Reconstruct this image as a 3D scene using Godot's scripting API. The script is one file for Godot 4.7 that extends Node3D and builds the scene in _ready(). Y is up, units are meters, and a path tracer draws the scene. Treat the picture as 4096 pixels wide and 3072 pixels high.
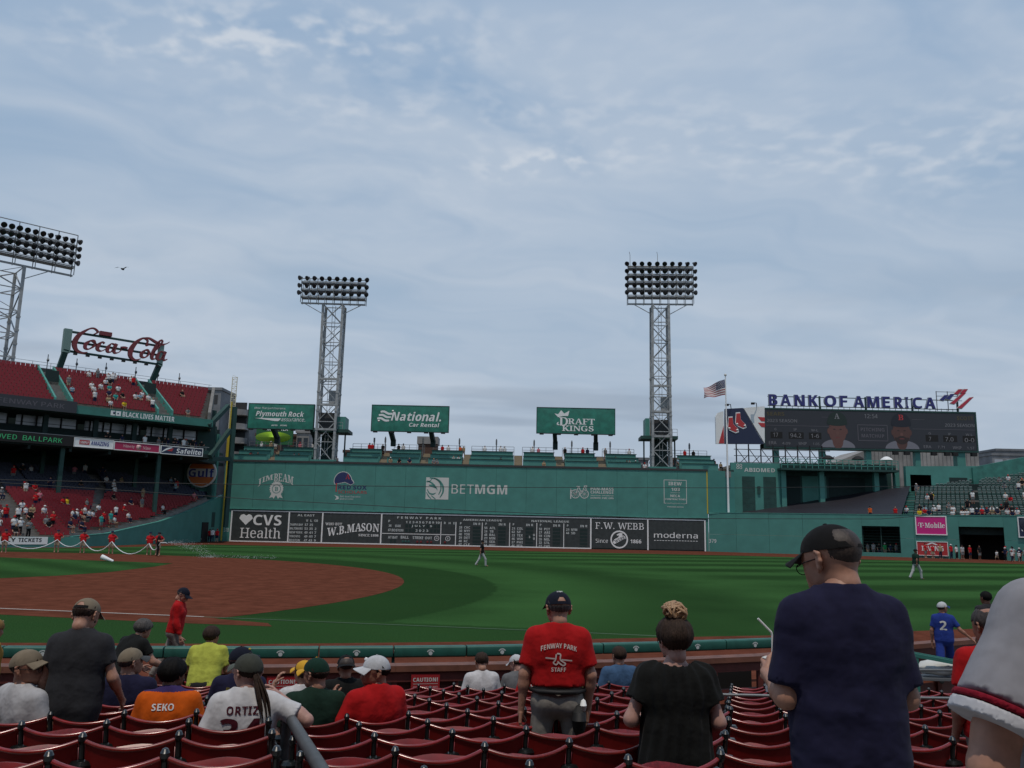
extends Node3D
# A ballpark seen from the first-base box seats: metres, y up, camera over x = z = 0 looking along -z.

var M := {}
var used := {}
var rng := RandomNumberGenerator.new()
var fold_noise := FastNoiseLite.new()

# ---------------------------------------------------------------- mesh building
class MB:
	var v := PackedVector3Array()
	var n := PackedVector3Array()
	var c := PackedColorArray()
	var tint := Color(1, 1, 1)
	var colored := false

	func put(a: Vector3, na: Vector3) -> void:
		v.append(a); n.append(na)
		if colored: c.append(tint)

	func tri(a: Vector3, b: Vector3, d: Vector3) -> void:   # clockwise seen from the front
		var m := (d - a).cross(b - a).normalized()
		put(a, m); put(b, m); put(d, m)

	func quad(a: Vector3, b: Vector3, d: Vector3, e: Vector3) -> void:
		tri(a, b, d); tri(a, d, e)

	# eight corners: bottom ring 0-3 counter-clockwise seen from above, top ring 4-7 above them
	func hexa(p: Array) -> void:
		quad(p[4], p[7], p[6], p[5]); quad(p[0], p[1], p[2], p[3])
		for i in 4:
			var j := (i + 1) % 4
			quad(p[i], p[i + 4], p[j + 4], p[j])

	func box(lo: Vector3, hi: Vector3, xf := Transform3D()) -> void:
		var p := [Vector3(lo.x, lo.y, hi.z), Vector3(hi.x, lo.y, hi.z), Vector3(hi.x, lo.y, lo.z), Vector3(lo.x, lo.y, lo.z), Vector3(lo.x, hi.y, hi.z), Vector3(hi.x, hi.y, hi.z), Vector3(hi.x, hi.y, lo.z), Vector3(lo.x, hi.y, lo.z)]
		for i in 8: p[i] = xf * p[i]
		hexa(p)

	func bar(a: Vector3, b: Vector3, w: float, h := -1.0) -> void:   # square beam from a to b
		if h < 0.0: h = w
		var d := (b - a).normalized()
		var up := Vector3.UP if absf(d.y) < 0.9 else Vector3(0, 0, 1)
		var r := d.cross(up).normalized() * (w / 2)
		var u := r.cross(d).normalized() * (h / 2)
		hexa([a - r - u, a + r - u, b + r - u, b - r - u, a - r + u, a + r + u, b + r + u, b - r + u])

	func seg_wall(a: Vector2, b: Vector2, y0: float, y1: float, th: float) -> void:   # a wall whose front runs from a to b (x, z), field on its right-hand side
		var d := (b - a).normalized()
		var back := Vector2(d.y, -d.x) * th
		var q := [a, b, b + back, a + back]
		var p := []
		for y in [y0, y1]:
			for k in q: p.append(Vector3(k.x, y, k.y))
		hexa(p)

	func tube(pts: Array, r: float, seg := 8, r2 := -1.0, close := false) -> void:
		var m := pts.size()
		if r2 < 0.0: r2 = r
		var rings := []
		var last := Vector3.ZERO
		for i in m:
			var d: Vector3
			if close: d = pts[(i + 1) % m] - pts[(i - 1 + m) % m]
			else: d = pts[mini(i + 1, m - 1)] - pts[maxi(i - 1, 0)]
			d = d.normalized()
			if last == Vector3.ZERO:
				last = d.cross(Vector3.UP if absf(d.y) < 0.9 else Vector3(1, 0, 0)).normalized()
			else:
				last = (last - d * last.dot(d)).normalized()
			var u := last.cross(d)
			var rr := lerpf(r, r2, float(i) / maxf(1, m - 1))
			var ring := []
			for k in seg:
				var t := TAU * k / seg
				var o := last * cos(t) + u * sin(t)
				ring.append([pts[i] + o * rr, o])
			rings.append(ring)
		for i in (m if close else m - 1):
			var ra: Array = rings[i]
			var rb: Array = rings[(i + 1) % m]
			for k in seg:
				var j := (k + 1) % seg
				sm(ra[k], rb[k], rb[j], ra[j])
		if not close:
			for e in 2:
				var ring: Array = rings[0] if e == 0 else rings[m - 1]
				var mid: Vector3 = pts[0] if e == 0 else pts[m - 1]
				for k in seg:
					var j := (k + 1) % seg
					if e == 0: tri(mid, ring[k][0], ring[j][0])
					else: tri(mid, ring[j][0], ring[k][0])

	func sm(a: Array, b: Array, d: Array, e: Array) -> void:   # quad of [position, normal], turned so that it faces its normals
		var g: Vector3 = (d[0] - a[0]).cross(b[0] - a[0]) + (e[0] - a[0]).cross(d[0] - a[0])
		if g.dot(a[1] + b[1] + d[1] + e[1]) < 0.0:
			var s := b
			b = e
			e = s
		for q in [a, b, d, a, d, e]: put(q[0], q[1])

	func lathe(prof: Array, xf: Transform3D, seg := 16) -> void:   # prof: Vector2(radius, height), bottom to top
		var m := prof.size()
		for i in m - 1:
			var a: Vector2 = prof[i]
			var b: Vector2 = prof[i + 1]
			var nn := Vector2(b.y - a.y, a.x - b.x).normalized()
			for k in seg:
				var t0 := TAU * k / seg
				var t1 := TAU * (k + 1) / seg
				var c0 := Vector3(cos(t0), 0, sin(t0))
				var c1 := Vector3(cos(t1), 0, sin(t1))
				var f := func(cc: Vector3, p: Vector2) -> Array: return [xf * Vector3(cc.x * p.x, p.y, cc.z * p.x), (xf.basis * Vector3(cc.x * nn.x, nn.y, cc.z * nn.x)).normalized()]
				sm(f.call(c0, a), f.call(c0, b), f.call(c1, b), f.call(c1, a))

	func ball(at: Vector3, r: Vector3, seg := 10) -> void:
		var prof := []
		for i in seg / 2 + 1:
			var t := PI * i / (seg / 2) - PI / 2
			prof.append(Vector2(cos(t), sin(t)))
		lathe(prof, Transform3D(Basis.from_scale(r), at), seg)

	func prism(poly: PackedVector2Array, z0: float, z1: float, xf := Transform3D()) -> void:   # outline in x, y; z1 is the front
		var area := 0.0
		var m := poly.size()
		for i in m:
			area += poly[i].cross(poly[(i + 1) % m])
		if area < 0: poly.reverse()
		var idx := Geometry2D.triangulate_polygon(poly)
		for i in range(0, idx.size(), 3):
			var a := poly[idx[i]]
			var b := poly[idx[i + 1]]
			var d := poly[idx[i + 2]]
			if (b - a).cross(d - a) > 0:
				var s := b
				b = d
				d = s
			tri(xf * Vector3(a.x, a.y, z1), xf * Vector3(b.x, b.y, z1), xf * Vector3(d.x, d.y, z1))
			if z0 != z1: tri(xf * Vector3(a.x, a.y, z0), xf * Vector3(d.x, d.y, z0), xf * Vector3(b.x, b.y, z0))
		if z0 != z1:
			for i in m:
				var a := poly[i]
				var b := poly[(i + 1) % m]
				quad(xf * Vector3(a.x, a.y, z0), xf * Vector3(a.x, a.y, z1), xf * Vector3(b.x, b.y, z1), xf * Vector3(b.x, b.y, z0))

	func grid(g: Array, loop := false) -> void:   # rows of points, smooth; faces whichever way its first normal goes
		var nu := g.size()
		var nv: int = g[0].size()
		var nm := []
		for i in nu:
			var row := []
			for j in nv:
				var du: Vector3 = g[mini(i + 1, nu - 1)][j] - g[maxi(i - 1, 0)][j]
				var j0 := (j - 1 + nv) % nv if loop else maxi(j - 1, 0)
				var j1 := (j + 1) % nv if loop else mini(j + 1, nv - 1)
				var dv: Vector3 = g[i][j1] - g[i][j0]
				row.append(du.cross(dv).normalized())
			nm.append(row)
		for i in nu - 1:
			for j in (nv if loop else nv - 1):
				var k := (j + 1) % nv
				sm([g[i][j], nm[i][j]], [g[i][k], nm[i][k]], [g[i + 1][k], nm[i + 1][k]], [g[i + 1][j], nm[i + 1][j]])

	func join(o: MB, xf := Transform3D()) -> void:
		var flip := xf.basis.determinant() < 0
		for i in range(0, o.v.size(), 3):
			for k in ([0, 2, 1] if flip else [0, 1, 2]):
				put(xf * o.v[i + k], (xf.basis * o.n[i + k]).normalized())

	func mesh(uvbox := Rect2()) -> ArrayMesh:
		var a := []
		a.resize(Mesh.ARRAY_MAX)
		a[Mesh.ARRAY_VERTEX] = v
		a[Mesh.ARRAY_NORMAL] = n
		if colored: a[Mesh.ARRAY_COLOR] = c
		if uvbox.size.x > 0:
			var uv := PackedVector2Array()
			for p in v: uv.append(Vector2((p.x - uvbox.position.x) / uvbox.size.x, (p.z - uvbox.position.y) / uvbox.size.y))
			a[Mesh.ARRAY_TEX_UV] = uv
		var m := ArrayMesh.new()
		m.add_surface_from_arrays(Mesh.PRIMITIVE_TRIANGLES, a)
		return m

# ---------------------------------------------------------------- scene tree
func numbered(s: String) -> String:
	var k: int = used.get(s, -1) + 1
	used[s] = k
	return s if k == 0 else "%s_%03d" % [s, k]

func tag(o: Node, label: String, cat: String, group := "") -> void:
	o.set_meta("label", label); o.set_meta("category", cat)
	if group: o.set_meta("group", group)

func thing(called: String, label: String, cat: String, at := Vector3.ZERO, turn := 0.0, group := "") -> Node3D:
	var o := Node3D.new()
	o.name = numbered(called)
	add_child(o)
	o.position = at
	o.rotation.y = turn
	tag(o, label, cat, group)
	return o

func part(b: MB, called: String, m: Material, parent: Node, label := "") -> MeshInstance3D:
	var o := MeshInstance3D.new()
	o.name = called
	o.mesh = b.mesh()
	o.material_override = m
	if label: o.set_meta("label", label)
	parent.add_child(o, true)
	return o

func meshpart(mesh: Mesh, called: String, m: Material, parent: Node, xf := Transform3D()) -> MeshInstance3D:
	var o := MeshInstance3D.new()
	o.name = called
	o.mesh = mesh
	o.material_override = m
	o.transform = xf
	parent.add_child(o, true)
	return o

func single(b: MB, called: String, label: String, cat: String, m: Material, group := "") -> MeshInstance3D:
	var o := MeshInstance3D.new()
	o.name = numbered(called)
	o.mesh = b.mesh()
	o.material_override = m
	add_child(o)
	tag(o, label, cat, group)
	return o

func struct(b: MB, called: String, m: Material, uvbox := Rect2()) -> MeshInstance3D:
	var o := MeshInstance3D.new()
	o.name = numbered(called)
	o.mesh = b.mesh(uvbox)
	o.material_override = m
	o.set_meta("kind", "structure")
	add_child(o)
	return o

# ---------------------------------------------------------------- materials
func noise_tex(freq: float, oct: int, lo: float, hi: float, sd: int, size := 512, normal := false, strength := 4.0) -> NoiseTexture2D:
	var f := FastNoiseLite.new()
	f.seed = sd
	f.noise_type = FastNoiseLite.TYPE_SIMPLEX_SMOOTH
	f.frequency = freq
	f.fractal_octaves = oct
	var t := NoiseTexture2D.new()
	t.width = size; t.height = size
	t.seamless = true
	t.noise = f
	if normal:
		t.as_normal_map = true
		t.bump_strength = strength
	else:
		var g := Gradient.new()
		g.set_color(0, Color(lo, lo, lo)); g.set_color(1, Color(hi, hi, hi))
		t.color_ramp = g
	return t

var tex := {}
func mat(called: String, r: float, g: float, b: float, rough := 0.8, o := {}) -> StandardMaterial3D:
	var m := StandardMaterial3D.new()
	m.resource_name = called
	m.albedo_color = Color(r, g, b).linear_to_srgb()
	m.roughness = rough
	m.metallic = o.get("metal", 0.0)
	m.metallic_specular = o.get("spec", 0.5)
	if o.has("tex") or o.has("norm"):
		m.uv1_triplanar = true
		m.uv1_world_triplanar = o.get("world", false)
		var s: float = o.get("scale", 1.0)
		m.uv1_scale = Vector3(s, s * o.get("stretch", 1.0), s)
	if o.has("tex"): m.albedo_texture = tex[o.tex]
	if o.has("norm"):
		m.normal_enabled = true
		m.normal_texture = tex[o.norm]
		m.normal_scale = o.get("nscale", 1.0)
	if o.has("glow"):
		m.emission_enabled = true
		m.emission = Color(r, g, b).linear_to_srgb()
		m.emission_energy_multiplier = o.glow
	if o.has("coat"):
		m.clearcoat_enabled = true
		m.clearcoat = o.coat
		m.clearcoat_roughness = 0.25
	if o.get("sheen", 0.0) > 0.0:
		m.rim_enabled = true
		m.rim = o.sheen
	if o.has("back"):
		m.backlight_enabled = true
		m.backlight = Color(o.back, o.back, o.back)
	if o.get("colors", false): m.vertex_color_use_as_albedo = true
	M[called] = m
	return m

func cloth(called: String, r: float, g: float, b: float, rough := 0.9) -> StandardMaterial3D:
	if M.has(called): return M[called]
	return mat(called, r, g, b, rough, {"tex": "weave", "norm": "cloth_n", "nscale": 0.7, "scale": 2.4, "sheen": 0.15, "spec": 0.3})

# ---------------------------------------------------------------- lettering
var fonts := {}
func font(k: String) -> SystemFont:
	if not fonts.has(k):
		var f := SystemFont.new()
		f.font_names = PackedStringArray([{"s": "Droid Sans", "b": "Droid Sans", "r": "Droid Serif", "R": "Droid Serif", "m": "Droid Sans Mono"}[k]])
		f.font_weight = 700 if k in ["b", "R"] else 400
		fonts[k] = f
	return fonts[k]

func glyphs(s: String, k: String) -> PackedVector3Array:
	var t := TextMesh.new()
	t.font = font(k)
	t.text = s
	t.font_size = 24
	t.pixel_size = 0.03
	t.depth = 0.0
	return t.surface_get_arrays(0)[Mesh.ARRAY_VERTEX]

# lettering fitted into the rectangle x0..x1, y0..y1 of the plane z; warp bends it
func text(b: MB, s: String, k: String, x0: float, x1: float, y0: float, y1: float, z: float, xf := Transform3D(), slant := 0.0, warp = null) -> void:
	var g := glyphs(s, k)
	var lo := Vector2(1e9, 1e9)
	var hi := -lo
	for p in g:
		lo = lo.min(Vector2(p.x, p.y)); hi = hi.max(Vector2(p.x, p.y))
	var q := []
	for p in g:
		var w := Vector2(lerpf(x0, x1, (p.x - lo.x) / (hi.x - lo.x)), lerpf(y0, y1, (p.y - lo.y) / (hi.y - lo.y)))
		w.x += slant * (w.y - (y0 + y1) / 2)
		if warp != null: w = warp.call(w)
		q.append(w)
	for i in range(0, q.size(), 3):
		var a: Vector2 = q[i]
		var c: Vector2 = q[i + 1]
		var d: Vector2 = q[i + 2]
		if (c - a).cross(d - a) > 0:
			var t := c
			c = d
			d = t
		b.tri(xf * Vector3(a.x, a.y, z), xf * Vector3(c.x, c.y, z), xf * Vector3(d.x, d.y, z))

func ring2(b: MB, at: Vector2, ro: float, ri: float, z: float, xf := Transform3D(), seg := 28, a0 := 0.0, a1 := TAU) -> void:
	for k in seg:
		var t0 := lerpf(a0, a1, float(k) / seg)
		var t1 := lerpf(a0, a1, float(k + 1) / seg)
		var p := func(t: float, r: float) -> Vector3: return xf * Vector3(at.x + cos(t) * r, at.y + sin(t) * r, z)
		b.quad(p.call(t0, ri), p.call(t1, ri), p.call(t1, ro), p.call(t0, ro))

func rect(b: MB, x0: float, x1: float, y0: float, y1: float, z: float, xf := Transform3D()) -> void:
	b.quad(xf * Vector3(x0, y0, z), xf * Vector3(x0, y1, z), xf * Vector3(x1, y1, z), xf * Vector3(x1, y0, z))

func frame(b: MB, x0: float, x1: float, y0: float, y1: float, w: float, z0: float, z1: float, xf := Transform3D()) -> void:
	b.box(Vector3(x0, y1 - w, z0), Vector3(x1, y1, z1), xf); b.box(Vector3(x0, y0, z0), Vector3(x1, y0 + w, z1), xf)
	b.box(Vector3(x0, y0 + w, z0), Vector3(x0 + w, y1 - w, z1), xf); b.box(Vector3(x1 - w, y0 + w, z0), Vector3(x1, y1 - w, z1), xf)

# a flat brush stroke of changing width through the points (x, y, width)
func stroke(b: MB, pts: Array, z0: float, z1: float, xf := Transform3D(), fine := 5) -> void:
	var cv := Curve2D.new()
	var m := pts.size()
	var path := []
	for i in m - 1:
		var p0: Vector3 = pts[maxi(i - 1, 0)]
		var p1: Vector3 = pts[i]
		var p2: Vector3 = pts[i + 1]
		var p3: Vector3 = pts[mini(i + 2, m - 1)]
		for k in fine:
			path.append(p1.cubic_interpolate(p2, p0, p3, float(k) / fine))
	path.append(pts[m - 1])
	var lft := PackedVector2Array()
	var rgt := PackedVector2Array()
	for i in path.size():
		var d: Vector3 = path[mini(i + 1, path.size() - 1)] - path[maxi(i - 1, 0)]
		var nn := Vector2(-d.y, d.x).normalized() * maxf(absf(path[i].z), 0.01) / 2
		lft.append(Vector2(path[i].x, path[i].y) + nn); rgt.append(Vector2(path[i].x, path[i].y) - nn)
	for i in path.size() - 1:
		var a := [lft[i], rgt[i], rgt[i + 1], lft[i + 1]]
		var f := []
		for q in a: f.append(xf * Vector3(q.x, q.y, z1))
		b.quad(f[0], f[3], f[2], f[1])
		if z0 != z1:
			var g := []
			for q in a: g.append(xf * Vector3(q.x, q.y, z0))
			b.quad(g[0], g[1], g[2], g[3])
			b.quad(g[0], g[3], f[3], f[0]); b.quad(f[1], f[2], g[2], g[1])

# ---------------------------------------------------------------- sky
var sky_warp := FastNoiseLite.new()
var sky_streak := FastNoiseLite.new()
var sky_puff := FastNoiseLite.new()
var sky_big := FastNoiseLite.new()

func sky_colour(d: Vector3) -> Color:
	var e := d.y
	var hor := Vector3(0.455, 0.535, 0.64)
	var mid := Vector3(0.385, 0.50, 0.645)
	var top := Vector3(0.225, 0.375, 0.585)
	var zen := Vector3(0.13, 0.235, 0.43)
	if e < 0.0:
		var gc := hor.lerp(Vector3(0.16, 0.17, 0.17), clampf(-e * 6.0, 0, 1))
		return Color(gc.x, gc.y, gc.z)
	var c := hor.lerp(mid, smoothstep(0.0, 0.28, e)).lerp(top, smoothstep(0.22, 0.62, e)).lerp(zen, smoothstep(0.55, 1.0, e))
	# thin high cloud lies on a plane overhead
	var q := Vector2(d.x, d.z) / (e + 0.10)
	var w := sky_warp.get_noise_2d(q.x * 1.3, q.y * 1.3) * 0.5
	var a := q.rotated(0.42)
	var big := sky_big.get_noise_2d(q.x + 3.0, q.y * 1.4 - 5.0) * 0.5 + 0.5
	var st := sky_streak.get_noise_2d(a.x * 0.9 + w, a.y * 2.6 + w * 1.4) * 0.5 + 0.5
	var pf := sky_puff.get_noise_2d(q.x * 3.4 + w * 0.5, q.y * 4.4 + w * 0.4) * 0.5 + 0.5
	var veil := smoothstep(0.25, 0.9, big * 0.5 + st * 0.6)
	# a field of small ripples where the high cloud breaks up, and thinner wisps elsewhere
	var where := 1.0 * exp(-pow((q.x + 0.45) / 0.34, 2) - pow((q.y + 1.33) / 0.09, 2)) + 0.8 * exp(-pow((q.x - 0.06) / 0.16, 2) - pow((q.y + 1.75 - (q.x - 0.06) * 0.2) / 0.06, 2)) + 0.5 * exp(-pow((q.x - 0.65) / 0.35, 2) - pow((q.y + 1.66) / 0.14, 2)) + 0.35 * exp(-pow((q.x + 0.15) / 0.4, 2) - pow((q.y + 1.55) / 0.08, 2)) + 0.4 * exp(-pow((q.x - 0.95) / 0.15, 2) - pow((q.y + 1.6) / 0.3, 2))
	var patch := clampf(where + 0.10 * smoothstep(0.5, 0.8, big), 0.0, 1.0)
	var puffs := smoothstep(0.36, 0.84, pf + 0.10 * sky_streak.get_noise_2d(q.x * 5.0, q.y * 5.0)) * patch
	var k := clampf(veil * 0.62 + puffs * 0.80, 0.0, 1.0) * smoothstep(0.02, 0.2, e)
	c = c.lerp(Vector3(0.61, 0.675, 0.765), k)
	# grey-blue banks low down
	var low := smoothstep(0.55, 0.75, sky_streak.get_noise_2d(q.x * 0.35 + 9.0, q.y * 0.9) * 0.5 + 0.5) * smoothstep(0.34, 0.1, e)
	c = c.lerp(Vector3(0.285, 0.355, 0.455), low * 0.55)
	return Color(c.x, c.y, c.z)

func make_sky(gain: float) -> ImageTexture:
	for k in [[sky_warp, 3, 0.9], [sky_streak, 5, 0.9], [sky_puff, 5, 3.2], [sky_big, 2, 0.42]]:
		k[0].noise_type = FastNoiseLite.TYPE_SIMPLEX_SMOOTH
		k[0].fractal_octaves = k[1]
		k[0].frequency = k[2]
		k[0].seed = 11 + k[1]
	var w := 4096
	var h := 2048
	var dir := func(x: float, y: float, ww: float, hh: float) -> Vector3:
		var az := (x / ww - 0.25) * TAU                      # the picture's seam is turned away from the view by sky_rotation
		var el := (0.5 - y / hh) * PI
		return Vector3(sin(az) * cos(el), sin(el), -cos(az) * cos(el))
	var small := Image.create(768, 384, false, Image.FORMAT_RGBF)
	for y in 384:
		for x in 768:
			small.set_pixel(x, y, sky_colour(dir.call(x + 0.5, y + 0.5, 768.0, 384.0)) * gain)
	small.resize(w, h, Image.INTERPOLATE_CUBIC)
	for y in range(h / 2 - 450, h / 2 + 4):      # the same sky, drawn finer where it is seen sharp
		for x in range(w / 4 - 470, w / 4 + 470):
			small.set_pixel(x, y, sky_colour(dir.call(x + 0.5, y + 0.5, w, h)) * gain)
	return ImageTexture.create_from_image(small)

func setup_light() -> void:
	var cam := Camera3D.new()
	cam.name = "Camera3D"
	cam.position = Vector3(0, 2.6, 0)
	cam.basis = Basis(Vector3.RIGHT, deg_to_rad(9.82)) * Basis(Vector3(0, 0, 1), deg_to_rad(1.2))
	cam.fov = 49.48
	cam.near = 0.05
	cam.far = 6000.0
	add_child(cam)
	var env := Environment.new()
	env.background_mode = Environment.BG_SKY
	var sm := PanoramaSkyMaterial.new()
	sm.panorama = make_sky(1.85)
	env.sky = Sky.new()
	env.sky.sky_material = sm
	env.sky_rotation = Vector3(0, PI / 2, 0)
	env.tonemap_mode = Environment.TONE_MAPPER_LINEAR
	env.tonemap_exposure = 0.50
	env.sdfgi_enabled = true
	env.ssao_enabled = true
	env.ssil_enabled = true
	var we := WorldEnvironment.new()
	we.name = "WorldEnvironment"
	we.environment = env
	add_child(we)
	var sun := DirectionalLight3D.new()
	sun.name = "sun"
	sun.light_energy = 1.3
	sun.light_color = Color(1.0, 0.955, 0.89)
	sun.light_angular_distance = 1.2
	sun.shadow_enabled = true
	sun.basis = Basis(Vector3.UP, deg_to_rad(-8.0)) * Basis(Vector3.RIGHT, deg_to_rad(-70.0))
	add_child(sun)

func setup_materials() -> void:
	tex.mottle = noise_tex(0.006, 5, 0.78, 1.0, 3)
	tex.mottle_soft = noise_tex(0.006, 5, 0.9, 1.0, 33)
	tex.fine = noise_tex(0.05, 4, 0.6, 1.0, 5)
	tex.soil = noise_tex(0.03, 7, 0.72, 1.0, 41, 1024)
	tex.soil.noise.fractal_gain = 0.72
	tex.weave = noise_tex(0.02, 4, 0.86, 1.0, 7, 256)
	tex.streaks = noise_tex(0.008, 5, 0.74, 1.0, 9)
	tex.cloth_n = noise_tex(0.012, 3, 0, 1, 13, 256, true, 6.0)
	tex.grain_n = noise_tex(0.08, 3, 0, 1, 15, 256, true, 3.0)
	tex.hair = noise_tex(0.03, 3, 0.45, 1.0, 17, 256)
	mat("green", 0.062, 0.235, 0.203, 0.62, {"tex": "mottle_soft", "scale": 0.16, "world": true})
	mat("green_trim", 0.085, 0.33, 0.28, 0.55, {"tex": "mottle", "scale": 0.3, "world": true})
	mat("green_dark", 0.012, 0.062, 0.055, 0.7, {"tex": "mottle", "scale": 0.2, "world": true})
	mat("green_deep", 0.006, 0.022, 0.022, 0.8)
	mat("seat_green", 0.017, 0.062, 0.052, 0.5)
	mat("black", 0.006, 0.006, 0.007, 0.8)
	mat("iron", 0.006, 0.009, 0.010, 0.28, {"spec": 0.6})
	mat("shade_grey", 0.035, 0.037, 0.04, 0.8)
	mat("board", 0.036, 0.046, 0.047, 0.6, {"tex": "mottle", "scale": 0.4, "world": true})
	mat("white", 0.74, 0.75, 0.75, 0.6)
	mat("offwhite", 0.55, 0.56, 0.54, 0.7)
	mat("plate", 0.50, 0.54, 0.54, 0.7)
	mat("red_print", 0.42, 0.03, 0.035, 0.6)
	mat("blue_print", 0.015, 0.025, 0.10, 0.6)
	mat("yellow", 0.44, 0.34, 0.03, 0.5)
	mat("steel", 0.40, 0.42, 0.43, 0.5, {"tex": "streaks", "scale": 0.3, "world": true})
	mat("steel_dark", 0.12, 0.13, 0.14, 0.5)
	mat("rail_steel", 0.22, 0.23, 0.23, 0.4, {"metal": 0.6})
	mat("lamp_back", 0.035, 0.037, 0.042, 0.5)
	mat("lens", 0.01, 0.011, 0.014, 0.15)
	mat("concrete", 0.26, 0.25, 0.235, 0.9, {"tex": "streaks", "scale": 0.2, "world": true, "norm": "grain_n", "nscale": 0.3})
	mat("tan", 0.28, 0.23, 0.16, 0.9)
	mat("building", 0.36, 0.35, 0.34, 0.85, {"tex": "streaks", "scale": 0.05, "world": true})
	mat("building_grey", 0.22, 0.23, 0.245, 0.85, {"tex": "streaks", "scale": 0.05, "world": true})
	mat("brick", 0.14, 0.075, 0.055, 0.9, {"tex": "fine", "scale": 0.4, "world": true})
	mat("window_glass", 0.03, 0.04, 0.05, 0.1)
	mat("pane_grey", 0.30, 0.33, 0.37, 0.25, {"spec": 0.7})
	mat("dirt", 0.165, 0.058, 0.037, 0.95, {"spec": 0.0, "tex": "soil", "scale": 0.028, "world": true, "norm": "grain_n", "nscale": 0.5})
	mat("track", 0.165, 0.057, 0.037, 0.95, {"spec": 0.0, "tex": "soil", "scale": 0.037, "world": true, "norm": "grain_n", "nscale": 0.5})
	mat("chalk", 0.62, 0.55, 0.50, 0.95, {"tex": "fine", "scale": 0.8, "world": true})
	mat("chalk_grass", 0.085, 0.16, 0.085, 0.95, {"tex": "fine", "scale": 0.8, "world": true})
	mat("seat_red", 0.29, 0.014, 0.013, 0.5, {"tex": "streaks", "scale": 1.3, "spec": 0.3})
	mat("seat_rim", 0.30, 0.018, 0.014, 0.22, {"tex": "streaks", "scale": 2.0, "coat": 0.7})
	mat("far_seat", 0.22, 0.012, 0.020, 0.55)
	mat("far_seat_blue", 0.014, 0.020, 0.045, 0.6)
	mat("far_seat_rim", 0.22, 0.03, 0.03, 0.5)
	mat("red_wall", 0.135, 0.024, 0.019, 0.6, {"tex": "streaks", "scale": 0.8, "world": true})
	mat("red_sign", 0.30, 0.012, 0.016, 0.5)
	mat("ledge", 0.20, 0.075, 0.045, 0.6, {"tex": "streaks", "scale": 0.7, "world": true})
	mat("pad", 0.022, 0.13, 0.10, 0.5, {"tex": "mottle", "scale": 0.8, "world": true})
	mat("cable", 0.02, 0.022, 0.024, 0.6)
	mat("tarp", 0.013, 0.012, 0.018, 0.55, {"norm": "cloth_n", "scale": 0.25, "world": true, "nscale": 0.5})
	mat("magenta", 0.55, 0.012, 0.20, 0.5)
	mat("navy_panel", 0.012, 0.02, 0.06, 0.5)
	mat("hose", 0.62, 0.66, 0.68, 0.5)
	mat("vert", 1, 1, 1, 0.8, {"colors": true})
	mat("cap_bone", 0.26, 0.20, 0.13, 0.9)
	for s in [["skin", 0.44, 0.23, 0.16], ["skin_b", 0.36, 0.17, 0.11], ["skin_c", 0.20, 0.09, 0.055]]:
		mat(s[0], s[1], s[2], s[3], 0.55, {"tex": "weave", "scale": 5.0})

# ---------------------------------------------------------------- the field
const EDGE := [[-40, -14.0], [-10, -18.1], [-5.4, -18.6], [-1, -19.65], [5.4, -21.7], [8.3, -22.5], [40, -36.0], [90, -58.0]]
const FRONT := [[-30, -11.2], [-7.2, -12.95], [-4.0, -13.27], [-1.4, -13.79], [2.0, -14.62], [4.7, -15.68], [9.3, -18.3], [40, -36.0]]

func along(t: Array, x: float) -> float:
	for i in t.size() - 1:
		if x <= t[i + 1][0] or i == t.size() - 2:
			return lerpf(t[i][1], t[i + 1][1], (x - t[i][0]) / (t[i + 1][0] - t[i][0]))
	return 0.0

func fy(x: float, z: float) -> float:      # the grass stands a little above the track along the stands
	return -0.30 * smoothstep(0.0, 3.4, z - along(EDGE, x))

func lie(b: MB, a: Vector3, c: Vector3, d: Vector3) -> void:
	if (d - a).cross(c - a).y < 0: b.tri(a, d, c)
	else: b.tri(a, c, d)

func ground_poly(pts: Array, off: float) -> MB:
	var b := MB.new()
	var q := PackedVector2Array()
	for p in pts: q.append(Vector2(p[0], p[1]))
	var idx := Geometry2D.triangulate_polygon(q)
	for i in range(0, idx.size(), 3):
		var t := []
		for k in 3:
			var p := q[idx[i + k]]
			t.append(Vector3(p.x, fy(p.x, p.y) + off, p.y))
		lie(b, t[0], t[1], t[2])
	return b

func ground_strip(xs: Array, za, zb, nz: int, off: float) -> MB:
	var b := MB.new()
	for i in xs.size() - 1:
		for j in nz:
			var p := []
			for q in [[i, j], [i + 1, j], [i + 1, j + 1], [i, j + 1]]:
				var x: float = xs[q[0]]
				var z: float = lerpf(za.call(x), zb.call(x), float(q[1]) / nz)
				p.append(Vector3(x, fy(x, z) + off, z))
			lie(b, p[0], p[1], p[2]); lie(b, p[0], p[2], p[3])
	return b

func steps(a: float, b: float, k: int) -> Array:
	var r := []
	for i in k + 1: r.append(lerpf(a, b, float(i) / k))
	return r

const MOUND := Vector2(-34.0, -37.0)
const DIRT_R := 29.3

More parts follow.
